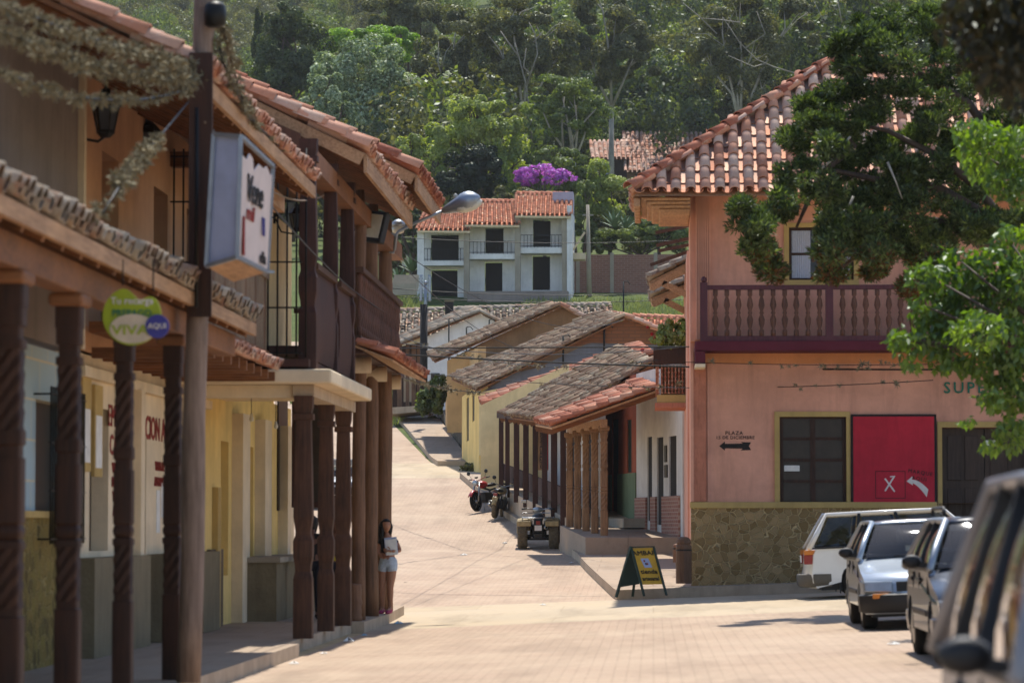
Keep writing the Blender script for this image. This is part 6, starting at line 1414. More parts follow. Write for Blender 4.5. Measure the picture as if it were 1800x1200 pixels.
def stander(px, py_top, D, label, shirt, pants, hairm, skin, fx, h=1.62):
    p = W(px, 900, D); P_ = thing('person', (p.x, D, .175+gz(-5, D)), label, 'person'); k = h/1.62
    j = lambda x, y, z: (x*k, y*k, z*k)
    legs = lambda s_: [('pelvis',j(0,0,.92),(.13,.1)),('h%d'%s_,j(s_*.085,0,.86),(.082,.085)),('k%d'%s_,j(s_*.09,-.02,.47),(.052,.055)),('c%d'%s_,j(s_*.09,.01,.36),(.052,.055)),('a%d'%s_,j(s_*.09,.02,.09),(.035,.038)),('t%d'%s_,j(s_*.1,-.12,.04),(.038,.026))]
    arms = lambda s_: [('chest',j(0,0,1.25),.12),('s%d'%s_,j(s_*.17,0,1.33),(.052,.052)),('e%d'%s_,j(s_*.24,.03,1.06),(.038,.038)),('w%d'%s_,j(s_*.20,-.12,.88),(.024,.024))]
    skinned('body', [[('pelvis',j(0,0,.92),(.13,.1)),('belly',j(0,0,1.06),(.11,.09)),('chest',j(0,0,1.25),(.13,.095)),('neck',j(0,0,1.40),(.05,.05)),('hd',j(0,0,1.46),(.045,.05))], legs(-1), legs(1), arms(-1), arms(1)], skin, P_)
    skinned('shirt', [[('a',j(0,0,.93),(.142,.115)),('b',j(0,0,1.06),(.13,.105)),('c',j(0,0,1.25),(.148,.112)),('d',j(0,0,1.36),(.08,.07))],[('c',j(0,0,1.25),.12),('s',j(.17,0,1.33),(.064,.064)),('e',j(.215,.02,1.17),(.055,.055))],[('c',j(0,0,1.25),.12),('s2',j(-.17,0,1.33),(.064,.064)),('e2',j(-.215,.02,1.17),(.055,.055))]], shirt, P_, root_index=1)
    skinned('trousers', [[('p',j(0,0,.92),(.142,.112))]+[(n_, q, tuple(a_*1.14 for a_ in r_)) for n_, q, r_ in legs(1)[1:5]], [('p',j(0,0,.92),.13)]+[(n_, q, tuple(a_*1.14 for a_ in r_)) for n_, q, r_ in legs(-1)[1:5]]], pants, P_)
    for s_ in (-1,1): hand_chains(j(s_*.20,-.12,.88), (0,-.4,-1), skin, P_, spread=(0,-1,0), curl=(-s_*.008,0,0)); MB().tube([j(s_*.09,.07,.045), j(s_*.09,.0,.055), j(s_*.1,-.16,.035)], [.035,.045,.03], 10).build('shoe', 'blackcloth', P_, local=True)
    head(P_, Vector(j(0,-.02,1.53)), .102*k, skin, R(fx), None, hairm)
    hb = MB(); hb.tube([j(0,.07,1.6), j(0,.11,1.5), j(0,.1,1.36)], [.08,.085,.05], 10); hb.build('hair_back', hairm, P_, local=True)
stander(549, 895, 52.0, 'person in black top and dark trousers half hidden behind the first carved posts', 'blackcloth', 'navyshirt', 'hair', 'skindark', 150, 1.6)
stander(590, 905, 53.4, 'person in a yellow shirt glimpsed between the second and third carved posts', 'yellowshirt', 'navyshirt', 'hair', 'skindark', 20, 1.55)

# ---- street things on the right
def a_frame():
    D = W_ground(1122, 1047).y; D = 63.0 if D > 64 or D < 61 else D
    t = thing('pavement_sign', (pxx(1125,61.6), 61.6, gz(pxx(1125,61.6),61.6)), 'leaning yellow and green A-board with hand-painted craft shop lettering at the kerb', 'sign')
    z0 = gz(pxx(1125,61.6),61.6)
    def Q(px, py, D=61.6): return W(px, py, D)
    a, b, d_ = Q(1110,963,61.5), Q(1149,962,61.5), Q(1127,1027,61.1); c_ = b+(d_-a)
    off = Vector((0,.035,0))
    def sl(p, o, nm, mat): return MB().hexa([p[3],p[2],p[2]+o,p[3]+o,p[0],p[1],p[1]+o,p[0]+o]).build(nm, mat, t)
    sl([a,b,c_,d_], off, 'yellow_board', 'signyellow')
    e0, e1, e2, e3 = Q(1108,962,61.6), Q(1113,962,61.9), Q(1094,1030,62.2), Q(1086,1030,61.4)
    f0, f1, f2, f3 = a+Vector((0,.05,0)), b+Vector((0,.05,0)), Q(1130,1030,62.4), Q(1091,1030,62.2)
    MB().hexa([Q(1086,1032,61.3),Q(1124,1026,61.7),Q(1124,1026,61.76),Q(1086,1032,61.36),Q(1108,962,61.5),Q(1114,962,61.62),Q(1114,962,61.68),Q(1108,962,61.56)]).build('green_board', 'signgreen', t)
    fr = MB()
    for p, q in ((a,d_),(b,c_)): fr.bar(p-Vector((0,.0,0)), p+(q-p)*1.30, .04, .03)
    fr.build('front_leg', 'signgreen', t)
    MB().bar(Q(1109,960,61.5), Q(1083,1049,61.3), .05, .04).build('back_leg', 'signgreen', t); MB().bar(Q(1118,1000,61.8), Q(1112,1048,61.8), .05, .04).build('back_leg', 'signgreen', t)
    MB().bar(a+Vector((-.02,0,.02)), b+Vector((.02,0,.02)), .03, .02).build('top_edge', 'signgreen', t)
    u = (b-a).normalized(); vdn = (d_-a); n_ = u.cross(vdn).normalized(); n_ = -n_ if n_.y > 0 else n_; z_ = -vdn.normalized()
    def tm(uu, vv): p = a+(b-a)*uu+vdn*vv+n_*.006; y_ = -n_; return Matrix(((u.x,y_.x,z_.x,p.x),(u.y,y_.y,z_.y,p.y),(u.z,y_.z,z_.z,p.z),(0,0,0,1)))
    lettering('AMBAR', .135, tm(.5,.15), 'letterblack', t); lettering('tienda', .13, tm(.5,.66), 'letterblack', t, sx=.95); lettering('artesanal', .12, tm(.5,.85), 'letterblack', t, sx=.72)
    pq = lambda uu, vv, h=.003: tuple(a+(b-a)*uu+vdn*vv+n_*h)
    MB().add([pq(.28,.29),pq(.62,.29),pq(.70,.54),pq(.36,.54)], [(0,1,2,3)]).build('painted_figure', 'signblue', t)
    for uu, vv, mt_ in ((.42,.36,'letterred'),(.52,.44,'letterred'),(.46,.44,'letterblack')): MB().add([pq(uu-.05,vv,.0045),pq(uu,vv-.04,.0045),pq(uu+.05,vv,.0045),pq(uu,vv+.04,.0045)], [(0,1,2,3)]).build('painted_spot', mt_, t)
a_frame()
for (px, yb, yt, D, w_, lab) in ((1202,1025,943,62.3,.30,'thick weathered wooden bollard at the stone corner of the pink building'),(1190,988,955,67.5,.17,'thin short wooden bollard behind the thick one on the pavement')):
    p = W(px, yb, D); q = W(px, yt, D); t = thing('bollard', p, lab, 'bollard')
    m_ = MB(); m_.lathe([(w_*.5,0),(w_*.5,(q.z-p.z)*.8),(w_*.42,(q.z-p.z)*.83),(w_*.48,(q.z-p.z)*.87),(w_*.42,(q.z-p.z)*.95),(w_*.2,q.z-p.z)], n=12, sm=False); m_.build('stump', 'logwood', t, local=True, bevel=.008); MB().lathe([(w_*.51,0),(w_*.51,.03)], c=(0,0,(q.z-p.z)*.7), n=12, sm=False).build('iron_band', 'iron', t, local=True)
# litter
for i, (px, py, lab, mat, s_) in enumerate(((815,976,'crumpled white paper on the paving ahead of the quad bike','litter',.12),(1005,990,'white paper scrap near the right kerb','litter',.09),(962,968,'orange peel behind the quad bike wheel','orangepeel',.06),(888,955,'flattened pale wrapper beside the left rear quad wheel','litter',.10),(955,1064,'tiny white scrap on the crossing slab','litter',.09),(1572,1134,'white scrap beside the parked silver wagon','litter',.09),(712,1024,'small dark stone on the bare paving near the young woman','letterblack',.05),(612,1128,'white plastic lump against the left kerb','litter',.14),(640,1118,'pale blue bottle scrap against the left kerb','bag_blue',.08),(700,1052+45,'blue plastic bag in the shade at the kerb end','bag_blue',.12),(516,1168,'small white paper at the lit kerb foot','litter',.09),(568,1150,'grey wrapper scrap under the slab shadow','litter',.07))):
    p = W_ground(px, py); rg = random.Random(i); mb = MB(); N = 9
    mb.add([(p.x+math.cos(k*2*math.pi/N)*s_*rg.uniform(.5,1), p.y+math.sin(k*2*math.pi/N)*s_*rg.uniform(.8,2.2), p.z+.02) for k in range(N)]+[(p.x, p.y, p.z+s_*.55), (p.x+s_*.3, p.y+.05, p.z+s_*.4)], [(k, (k+1)%N, N+(k%2)) for k in range(N)]+[(N,N+1,0)])
    o = mb.build('litter_scrap', mat); tag(o, lab, 'litter')
# overhead wires across the street by the corner
for (a, b, sag, r_, lab, ap) in (
  (W(690,612,70), W(1830,606,60.2), -.0, .014, 'taut dark cable along the foot of the red balcony', None),
  (W(690,622,70), W(1830,648,60.0), .12, .018, 'black cable crossing just below the balcony slab', None),
  (W(690,650,72), W(1640,668,60.0), .25, .008, 'thin sagging wire dotted with air plants over the arrow wall', [dict(count=22,size=.10,t0=.3,t1=.98,seed=21)]),
  (W(1200,636,61.6), W(1640,640,60.4), .03, .007, 'upper thin wire dotted with small air plants over the shop window', [dict(count=20,size=.09,t0=.1,t1=.95,seed=22)]),
  (W(700,602,90), W(1215,608,72), .25, .010, 'thin wire crossing before the gables', None),
  (W(690,585,100), W(1160,632,74), .5, .010, 'sagging wire with clumps of air plants before the yellow houses', [dict(count=46,size=.10,seed=23)]),
  (W(700,660,80), W(860,690,88), .1, .010, 'furred wire stub left of the orange street wall', [dict(count=50,size=.09,seed=24)]),
  (W(690,507,190), W(1240,512,190), .3, .02, 'upper wire before the white stepped house', None),
  (W(690,520,190), W(1240,524,190), .3, .02, 'middle wire before the white stepped house', None),
  (W(690,416,190), W(1240,420,190), .3, .018, 'wire level with the upper doors of the white house', None),
  (W(690,450,60), W(1000,610,120), .8, .008, 'long thin wire running from the log posts to the gable roofs', None),
  (W(690,430,60), W(1100,560,112), .8, .008, 'second long thin wire running from the log posts to the roofs', None)):
    cable(catenary(a, b, sag), r_, lab, ap=ap)
for i, (px, y0_, y1_, D) in enumerate(((1096,575,495,150),(1062,625,570,112),(990,660,590,112),(712,560,590,172),(860,562,590,154),(789,560,640,150),(820,575,640,150),(993,660,592,111))[:7]):
    p, q = W(px, max(y0_,y1_), D), W(px, min(y0_,y1_), D); o = MB().tube([p, q], .035, 6).tube([q, q+Vector((.18,0,.03)), q+Vector((.3,0,-.12))], .02, 5).build('wire_bracket', 'iron')
    tag(o, ('thin iron post rising behind the lichen gable roof','curved service bracket on the lichen roof slope','service bracket low on the lichen roof','thin bracket on the long weathered roof','bracket on the right slope of the white gable','bracket in front of the white gable wall','bracket beside the adobe gable roof edge')[i], 'bracket')
# ------------------------------------------------------------------ trees and plants
rs = np.random.RandomState(42)
def make_tree(label, base, blobs, leafmat, n, size, aspect=1.7, trunk=None, barkm='bark', cat='tree', name='tree', group=None, lump=.33, gaps=.55, k=9, limbs=True, crown_name='crown', r0=.25, shoots=None):
    base = Vector(base); t = thing(name, base, label, cat, group)
    P_, N_ = crown_pts(blobs, n, lump, rs, gaps=gaps, k=k); V, Q = leaf_quads(P_, N_, size, aspect, rng=rs)
    o = mesh_np(crown_name, V, Q, leafmat, t)
    if limbs:
        cx_ = np.mean([b[0] for b in blobs]); cy_ = np.mean([b[1] for b in blobs]); zmin = min(b[2]-b[5]*.3 for b in blobs)
        top = Vector((cx_, cy_, max(zmin, base.z+1))); mb = MB()
        fork = base.lerp(top, .75)+Vector((rs.normal(0,.3), rs.normal(0,.3), 0))
        mb.tube([base-Vector((0,0,.6)), base.lerp(fork,.5)+Vector((rs.normal(0,.15),0,0)), fork], [r0*1.25, r0, r0*.8], 8)
        for b in blobs[:9]:
            e = Vector(b[:3]); m = fork.lerp(e,.5)+Vector((rs.normal(0,.3),0,rs.normal(0,.3)+.2)); mb.tube([fork, m, e, e+Vector((rs.normal(0,.5)*b[3]*.4,0,b[5]*.75))], [r0*.6, r0*.4, r0*.25, r0*.06], 6)
            for _ in range(2):
                d = Vector(rs.normal(size=3)); d.z = abs(d.z); d.normalize(); mb.tube([m.lerp(e,.7), e+Vector((d.x*b[3],d.y*b[4],d.z*b[5]))*.5, e+Vector((d.x*b[3],d.y*b[4],d.z*b[5]))*.98], [r0*.22, r0*.14, r0*.04], 5)
        mb.build('trunk', barkm, t)
    return t
def pblob(px, py, rx, ry, D, rd=None):
    """a clump given by where it is and how big, in photo pixels at distance D"""
    p = W(px, py, D); s = D/FPX; rd = rd or rx*s*.9; return (p.x, p.y, p.z, rx*s, rd, ry*s)
def ptree(label, D, blobs, leafmat, n, leafpx, basepy=None, **k):
    bl = []
    for b in blobs:
        px, py, rx, ry = b[:4]; dd = b[4] if len(b) > 4 else 0; bl.append(pblob(px, py, rx, ry, D+dd))
    bx = np.mean([b[0] for b in blobs]); p = W(k.pop('basepx', bx), 300, D); base = (p.x, D, land_z(p.x, D))
    return make_tree(label, base, bl, leafmat, int(n*1.9), leafpx*.66*D/FPX, **k)

# hillside trees one can tell apart
ptree('bright green bushy tree beside the big dark round bush above the roofs', 232, [(830,215,65,45),(880,250,50,50),(790,250,55,45),(840,190,50,30),(760,290,50,45),(900,300,35,50),(850,300,50,40)], 'lf_bright', 15000, 5.5, r0=.3)
ptree('round very dark tree above the stepped tile roofs', 226, [(815,300,48,45),(850,310,45,40),(790,320,35,32),(835,275,38,30)], 'lf_vdark', 9000, 5, r0=.3)
ptree('tall pale flowering tree with silvery leaf clusters on the left slope', 262, [(650,110,60,48),(690,160,55,50),(600,130,55,45),(640,180,60,50),(700,220,45,50),(660,250,50,40)], 'lf_silver', 14000, 5.5, k=14, barkm='palebark')
ptree('lime green domed tree behind the silvery flowering one', 285, [(650,75,75,32),(700,85,45,28),(610,85,50,30)], 'lf_lime', 9000, 5)
ptree('pointed dark conifer rising against the far hill', 300, [(455,110,14,70),(455,60,8,45),(457,160,18,45)], 'lf_dark', 5000, 4, r0=.25)
ptree('wide dark olive eucalyptus left of the broad one', 280, [(800,60,60,42),(770,110,50,50),(820,140,50,50),(760,160,40,40)], 'lf_olive', 12000, 5, barkm='palebark', gaps=.7)
ptree('broad tall eucalyptus with white limbs at the centre of the wood', 275, [(900,30,60,35),(950,60,60,45),(880,90,60,45),(935,120,60,50),(900,150,45,40),(980,100,40,45)], 'lf_olive', 16000, 5, barkm='palebark', gaps=.72)
ptree('thin umbrella-topped tree with two pale forked trunks', 236, [(985,155,50,20),(1010,180,45,28),(950,185,35,16),(1040,200,35,30),(1000,215,50,25)], 'lf_mid', 8000, 5, barkm='palebark', r0=.18, gaps=.8)
ptree('dark olive spreading tree right of the tall eucalyptus', 282, [(1080,60,60,45),(1040,110,50,45),(1110,110,60,45),(1060,20,50,35)], 'lf_olive', 13000, 5, barkm='palebark', gaps=.7)
ptree('fresh green leafy tree above the brown tiled house', 312, [(1110,110,45,35),(1150,120,45,40),(1130,160,50,40),(1080,150,35,35)], 'lf_mid', 10000, 5)
ptree('yellow green tree right of the fresh green one', 310, [(1200,120,40,35),(1210,170,50,45),(1180,200,45,35)], 'lf_bright', 9000, 5)
ptree('tall dark gum with long bare white branches before the hip roof', 270, [(1270,60,60,50),(1320,100,60,55),(1250,120,50,45),(1380,50,60,50),(1300,30,60,35),(1340,160,45,40)], 'lf_olive', 16000, 5, barkm='palebark', gaps=.8)
ptree('pale olive slender tree beside the brown house roof', 312, [(1270,190,35,40),(1250,230,35,35),(1295,160,30,30)], 'lf_olive', 7000, 5, barkm='palebark', gaps=.75)
ptree('bright shrubby tree half hidden by the hip tiles', 308, [(1220,215,40,35),(1205,250,30,30)], 'lf_bright', 6000, 5)
ptree('tall grey green gum at the top right of the wood', 300, [(1450,40,60,45),(1500,20,50,40),(1420,90,50,40)], 'lf_olive', 10000, 5, barkm='palebark')
ptree('grey soft-leaved tree left of the silvery flowering one', 250, [(575,170,35,40),(555,195,30,30),(600,200,30,35)], 'lf_silver', 7000, 5, lump=.25)
ptree('dark leafy tree filling the slope behind the left roofs', 270, [(520,80,55,50),(490,130,50,50),(545,140,45,45),(500,40,45,35)], 'lf_dark', 12000, 5)
ptree('dark tree at the top middle of the wood', 300, [(690,30,50,40),(740,40,50,40),(720,10,50,30)], 'lf_olive', 9000, 5)
ptree('small bright bush beside the lamp head', 222, [(745,370,30,25),(720,260,30,30),(715,310,30,35)], 'lf_bright', 7000, 4.5)
ptree('green flat-topped small tree right of the purple blossoms', 228, [(1000,290,40,24),(1020,320,45,30),(970,275,30,18),(1035,350,40,25)], 'lf_mid', 9000, 4.5, r0=.15)
ptree('leafy green tree over the brick boundary wall', 216, [(1040,340,35,30),(1075,350,45,35),(1100,375,45,28),(1055,310,30,25)], 'lf_bright', 9000, 4.5, r0=.15)
ptree('wide low bush spilling over the brick boundary wall', 214, [(1090,415,55,24),(1150,410,50,26),(1195,400,45,30),(1060,430,30,16)], 'lf_mid', 10000, 4.5, r0=.12, name='bush', cat='bush')
ptree('dense green bush under the roof corner of the pink building', 216, [(1160,375,55,24),(1120,385,35,20),(1205,370,35,28)], 'lf_olive', 8000, 4.5, r0=.12, name='bush', cat='bush')
ptree('purple flowering tree in full bloom above the white house', 224, [(945,308,38,17),(925,312,22,14),(965,303,25,14),(1000,312,14,8),(930,318,16,8),(975,318,20,7),(950,298,22,9),(988,306,12,8)], 'lf_purple', 1500, 5.0, r0=.12, lump=.22, gaps=.95, k=16, name='blossom_tree')
ptree('pinkish scrub bush under the purple blossoms', 221, [(920,345,45,16),(960,350,30,14),(880,350,20,20)], 'lf_olive', 5000, 4.5, name='bush', cat='bush')
ptree('dark bush between the shed and the stepped house', 212, [(725,410,28,40),(710,380,22,30),(735,440,22,25)], 'lf_dark', 6000, 4.5, name='bush', cat='bush')
ptree('dark bush against the shed side wall', 212, [(700,460,14,30),(712,478,20,12)], 'lf_olive', 3000, 4.5, name='bush', cat='bush')
ptree('loose green bush leaning on the white house end wall', 214, [(1025,395,22,30),(1045,425,22,24),(1030,350,20,30)], 'lf_mid', 5000, 4.5, name='bush', cat='bush', r0=.12)
ptree('olive bush mass behind the brick wall under the canopies', 220, [(1120,350,60,30),(1180,355,50,40),(1060,370,50,40),(1100,420,70,25),(1190,420,40,22)], 'lf_olive', 14000, 4.5, name='bush', cat='bush', r0=.12)
# the wood behind, one mass of hundreds of trees: a few crowns repeated in one mesh
protos = []
for i in range(4):
    bl = [(rs.normal(0,1.6), rs.normal(0,1.6), rs.uniform(3.5,9), rs.uniform(1.8,3), rs.uniform(1.8,3), rs.uniform(1.6,2.6)) for _ in range(7)]
    P_, N_ = crown_pts(bl, 4400, .42, rs, gaps=.7, k=7); protos.append(leaf_quads(P_, N_, .21, 1.8, rng=rs))
def wood(name, mat, spots, kinds=(0,1,2,3), sc=(.8,1.5)):
    Vs = []; Qs = []; b = 0
    for (x, y) in spots:
        V, Q = protos[rs.choice(kinds)]; a = rs.uniform(0, 6.28); s_ = rs.uniform(*sc)
        R_ = np.array([[math.cos(a),-math.sin(a),0],[math.sin(a),math.cos(a),0],[0,0,1]]); X = (V @ R_.T)*s_*[1,1,rs.uniform(.9,1.3)] + [x, y, land_z(x, y)-2]
        Vs.append(X); Qs.append(Q+b); b += len(V)
    o = mesh_np(name, np.concatenate(Vs), np.concatenate(Qs), mat); return tag(o, None, None, None, 'stuff')
def scatter(n, y0, y1, side=1.25):
    out = []
    while len(out) < n:
        y = y0+(y1-y0)*rs.rand()**.8; xl, xr = -1250/FPX*y*side, 900/FPX*y*side; x = rs.uniform(xl, xr)
        px = 1148+x*FPX/y
        if 950 < px < 1360 and 230 < y < 304: continue
        if 215 < y < 245 and 690 < px < 1240 : continue
        out.append((x, y))
    return out
tag(wood('woodland', 'lf_dark', scatter(150, 252, 420)), 'dark evergreen wood covering the hillside behind the village', 'woodland')
tag(wood('woodland', 'lf_olive', scatter(110, 256, 430)), 'olive green gum trees scattered through the hillside wood', 'woodland')
tag(wood('woodland', 'lf_mid', scatter(60, 250, 420)), 'fresh green trees scattered through the hillside wood', 'woodland')
tag(wood('near_scrub', 'lf_olive', [(rs.uniform(-105,-35), rs.uniform(415,600)) for _ in range(300)]+[(rs.uniform(-150,-55), rs.uniform(480,800)) for _ in range(420)], sc=(.4,.9)), 'olive scrub on the open hillside above the left roofs', 'scrub')
tag(wood('far_scrub', 'lf_mid', [(rs.uniform(-170,140), rs.uniform(430,760)) for _ in range(520)], sc=(.5,1.15)), 'low scrub on the far upper hillside', 'scrub')
# white limbs of the gums
def limbs_(label, D, polys, r=.12):
    t = thing('bare_branch', W(*polys[0][0], D), label, 'branch'); 
    for pl in polys: MB().tube([W(x, y, D) for x, y in pl], [r*.55*(1-.6*i/(len(pl)-1)) for i in range(len(pl))], 6).build('limb', 'limbbark', t)
limbs_('bare white forked limbs of the central eucalyptus', 270.5, [[(935,250),(925,150),(912,100),(905,75)],[(925,150),(945,95),(940,60),(930,40)],[(912,100),(890,70),(880,55)],[(932,130),(920,118),(925,85)],[(938,75),(955,55)]], .16)
limbs_('long bare pale branches over the hip roof', 262, [[(1400,130),(1360,118),(1330,105),(1300,75),(1270,30)],[(1345,112),(1325,118),(1280,98)],[(1310,85),(1345,60),(1330,20)],[(1480,40),(1472,0)],[(1260,60),(1230,30),(1200,5)],[(1300,40),(1265,35),(1230,32)]], .12)
limbs_('two pale slender leaning trunks under the umbrella tree', 235, [[(990,270),(988,220),(992,170)],[(1000,265),(1015,230),(1012,185)],[(1012,232),(1035,205),(1050,190)]], .17)

# the drooping cypress before the pink house
CY_ = [(1330,395,38,28),(1370,360,40,30),(1345,440,30,30),(1355,475,24,22),(1300,360,22,12),(1395,300,34,40),(1400,245,28,30),(1435,185,45,28),(1465,160,40,22),(1500,150,38,26),(1440,215,36,24),(1490,215,42,34),(1530,190,50,36),(1580,160,50,40),(1640,190,60,45),(1700,150,50,50),(1440,330,36,34),(1475,290,44,36),(1462,385,28,40),(1462,440,24,34),(1462,480,26,24),(1500,345,40,32),(1520,395,44,34),(1500,430,46,22),(1470,420,40,18),(1550,330,46,40),(1575,385,44,38),(1545,440,36,30),(1540,475,20,18),(1600,300,50,44),(1620,360,42,40),(1640,410,44,30),(1580,430,36,26),(1610,450,22,34),(1660,290,48,44),(1700,330,44,44),(1690,380,36,34),(1720,260,50,50),(1760,300,50,60),(1770,210,60,60),(1750,390,30,30),(1560,250,50,40),(1620,240,50,36),(1640,120,60,50),(1570,100,50,40),(1530,70,50,30),(1600,50,60,40),(1680,70,60,50),(1500,110,30,20),(1650,460,18,40),(1600,500,14,26),(1330,430,22,26),(1740,140,50,40),(1780,240,40,50),(1660,240,40,30),(1720,400,30,28),(1785,390,30,40),(1450,260,36,30),(1520,260,46,40),(1580,290,46,40),(1480,80,30,20),(1560,40,50,30),(1640,30,60,30),(1490,390,36,30)]
def cypress():
    rc = np.random.RandomState(9); D = 50.0; t = thing('cypress_tree', (6.6, 51, gz(6.6,51)), 'big drooping dark cypress hanging before the pink building roof', 'tree')
    P_ = []; N_ = []; S_ = []
    for (px, py, rx, ry) in CY_:
        b = pblob(px, py, rx*1.18, ry*.86, D+rc.uniform(-1.3,1.3), .6); nc = 13
        cc = rc.normal(size=(nc,3)); cc /= np.linalg.norm(cc,axis=1,keepdims=True); cc *= rc.uniform(.35,.95,(nc,1)); cc[:,2] -= .1
        for c_ in cc:
            m = 150; q = rc.normal(size=(m,3)); q /= np.linalg.norm(q,axis=1,keepdims=True); q *= rc.uniform(.2,1,(m,1))**.6
            loc = np.array(b[:3])+(c_*np.array(b[3:6]))+q*np.array([.15,.15,.10])*rc.uniform(.7,1.3)
            P_.append(loc); N_.append(q)
    P_ = np.concatenate(P_); N_ = np.concatenate(N_)
    # feathery sprays: long thin quads pointing outward and up
    n = len(P_); U = N_+rc.normal(0,.45,(n,3)); U[:,2] += .35; U /= np.linalg.norm(U,axis=1,keepdims=True); T_ = np.cross(U, rc.normal(size=(n,3))); T_ /= np.linalg.norm(T_,axis=1,keepdims=True)
    L = rc.uniform(.045,.10,(n,1)); w_ = rc.uniform(.011,.02,(n,1))
    V = np.stack([P_-U*L*.3, P_+T_*w_+U*L*.3, P_+U*L, P_-T_*w_+U*L*.3],1).reshape(-1,3); Q = np.arange(4*n).reshape(-1,4)
    br = rc.rand(n) < np.clip((-(P_[:,2]-W(0,440,D).z)*.9), 0, .75); Qb = Q[br]; Qg = Q[~br]
    def sub(Qx): idx = Qx.ravel(); return V[idx], np.arange(len(idx)).reshape(-1,4)
    mesh_np('crown', *sub(Qg), 'lf_cypress', t); mesh_np('dead_foliage', *sub(Qb), 'lf_brown', t)
    mb = MB(); tr = Vector((6.6,51,gz(6.6,51)-.3)); top = Vector((6.3,50.5,12)); mb.tube([tr, tr.lerp(top,.4)+Vector((.1,0,0)), top], [.38,.3,.14], 10)
    for pts in (((1780,420),(1720,330),(1640,270),(1560,230),(1490,215)),((1790,300),(1700,180),(1600,120),(1500,110)),((1770,400),(1650,330),(1560,320),(1470,300),(1410,350)),((1760,450),(1660,390),(1580,380),(1500,400)),((1500,250),(1440,310),(1400,400)),((1800,180),(1700,70),(1600,40)),((1600,330),(1530,430),(1480,470))):
        ps = [W(x, y, D+.3) for x, y in pts]; mb.tube(ps, [.09-.07*i/(len(ps)-1) for i in range(len(ps))], 7)
    mb.build('trunk', 'bark', t)
    for pts in (((1470,275),(1440,300),(1404,334)),((1560,285),(1575,320),(1586,350)),((1495,240),(1475,262)),((1655,215),(1648,240)),((1740,170),(1728,190)),((1500,345),(1485,380))): MB().tube([W(x, y, D-.9) for x, y in pts], [.020,.014,.007][:len(pts)], 5).build('bare_twig', 'palebark', t)
cypress()
# near broadleaf tree on the right edge
def broadleaf(label, D, blobs, trunkxy, mat, per, size, name='broadleaf_tree', group=None):
    rc = np.random.RandomState(int(D)); bx = W(trunkxy[0], 600, D); t = thing(name, (bx.x, D, gz(bx.x, D)), label, 'tree', group)
    P_ = []; N_ = []
    for (px, py, rx, ry) in blobs:
        b = pblob(px, py, rx, ry, D+rc.uniform(-.8,.8), .45); m = int(per*rx*ry/900); q = rc.normal(size=(m,3)); q /= np.linalg.norm(q,axis=1,keepdims=True); q *= rc.uniform(.3,1,(m,1))**.5
        P_.append(np.array(b[:3])+q*np.array(b[3:6])); nn = rc.normal(0,.6,(m,3)); nn[:,2] += .6; N_.append(nn)
    P_ = np.concatenate(P_); n = len(P_); U = rc.normal(0,.6,(n,3)); U[:,2] -= .75; U /= np.linalg.norm(U,axis=1,keepdims=True); Nn = np.concatenate(N_); T_ = np.cross(U,Nn); T_ /= np.linalg.norm(T_,axis=1,keepdims=True); F_n = np.cross(T_,U)
    s_ = size*rc.uniform(.6,1.25,(n,1)); w_ = s_*.24
    # folded pointed leaf: six vertices, two quads
    V = np.stack([P_, P_+U*s_*.45+T_*w_+F_n*s_*.08, P_+U*s_, P_+U*s_*.5, P_+U*s_*.45-T_*w_+F_n*s_*.08],1).reshape(-1,3); k = np.arange(n)[:,None]*5
    Q = np.concatenate([k+np.array([[0,1,2,3]]), k+np.array([[0,3,2,4]])],1).reshape(-1,4); mesh_np('crown', V, Q, mat, t)
    mb = MB(); b0 = Vector((bx.x, D, gz(bx.x,D)-.2)); pt_ = W(trunkxy[0], trunkxy[1], D); mb.tube([b0, b0.lerp(pt_,.5), pt_], [.22,.18,.12], 9)
    for (px, py, rx, ry) in blobs[::2]: e_ = W(px, py, D); mb.tube([pt_, pt_.lerp(e_,.5)+Vector((0,0,.15)), e_], [.06,.03,.01], 5)
    mb.build('trunk', 'bark', t)
broadleaf('bright broad-leaved tree leaning in from the right edge', 39.0, [(1600,600,34,26),(1640,580,36,34),(1630,540,34,30),(1620,480,28,22),(1660,500,40,38),(1700,520,44,44),(1690,460,44,28),(1740,470,46,40),(1780,430,40,40),(1770,520,50,50),(1720,580,50,40),(1660,630,30,22),(1680,560,44,40),(1740,640,44,34),(1780,600,50,50),(1770,690,44,40),(1740,700,24,18),(1690,640,24,20),(1780,760,34,34),(1740,780,18,12),(1800,660,40,60),(1600,640,18,14),(1580,590,22,16),(1655,605,30,24),(1800,500,50,60),(1700,740,16,8)], (1930,700), 'lf_near', 190, .115)
broadleaf('bright leafy spray hanging beside the dark cypress top', 41.0, [(1710,230,38,26),(1750,250,44,34),(1790,260,40,44),(1720,290,30,30),(1765,320,36,34),(1800,330,30,40),(1700,260,22,22)], (1930,420), 'lf_near', 190, .11)
broadleaf('dark blurred foliage close above the right corner', 22.0, [(1740,30,70,50),(1790,80,50,60),(1700,10,50,30),(1680,40,40,30),(1800,150,40,60),(1760,120,50,40),(1830,60,60,90),(1780,10,70,40),(1720,90,40,40),(1790,120,50,50)], (2050,150), 'lf_darkbrown', 90, .09)  # leaves in dark brown-green tones

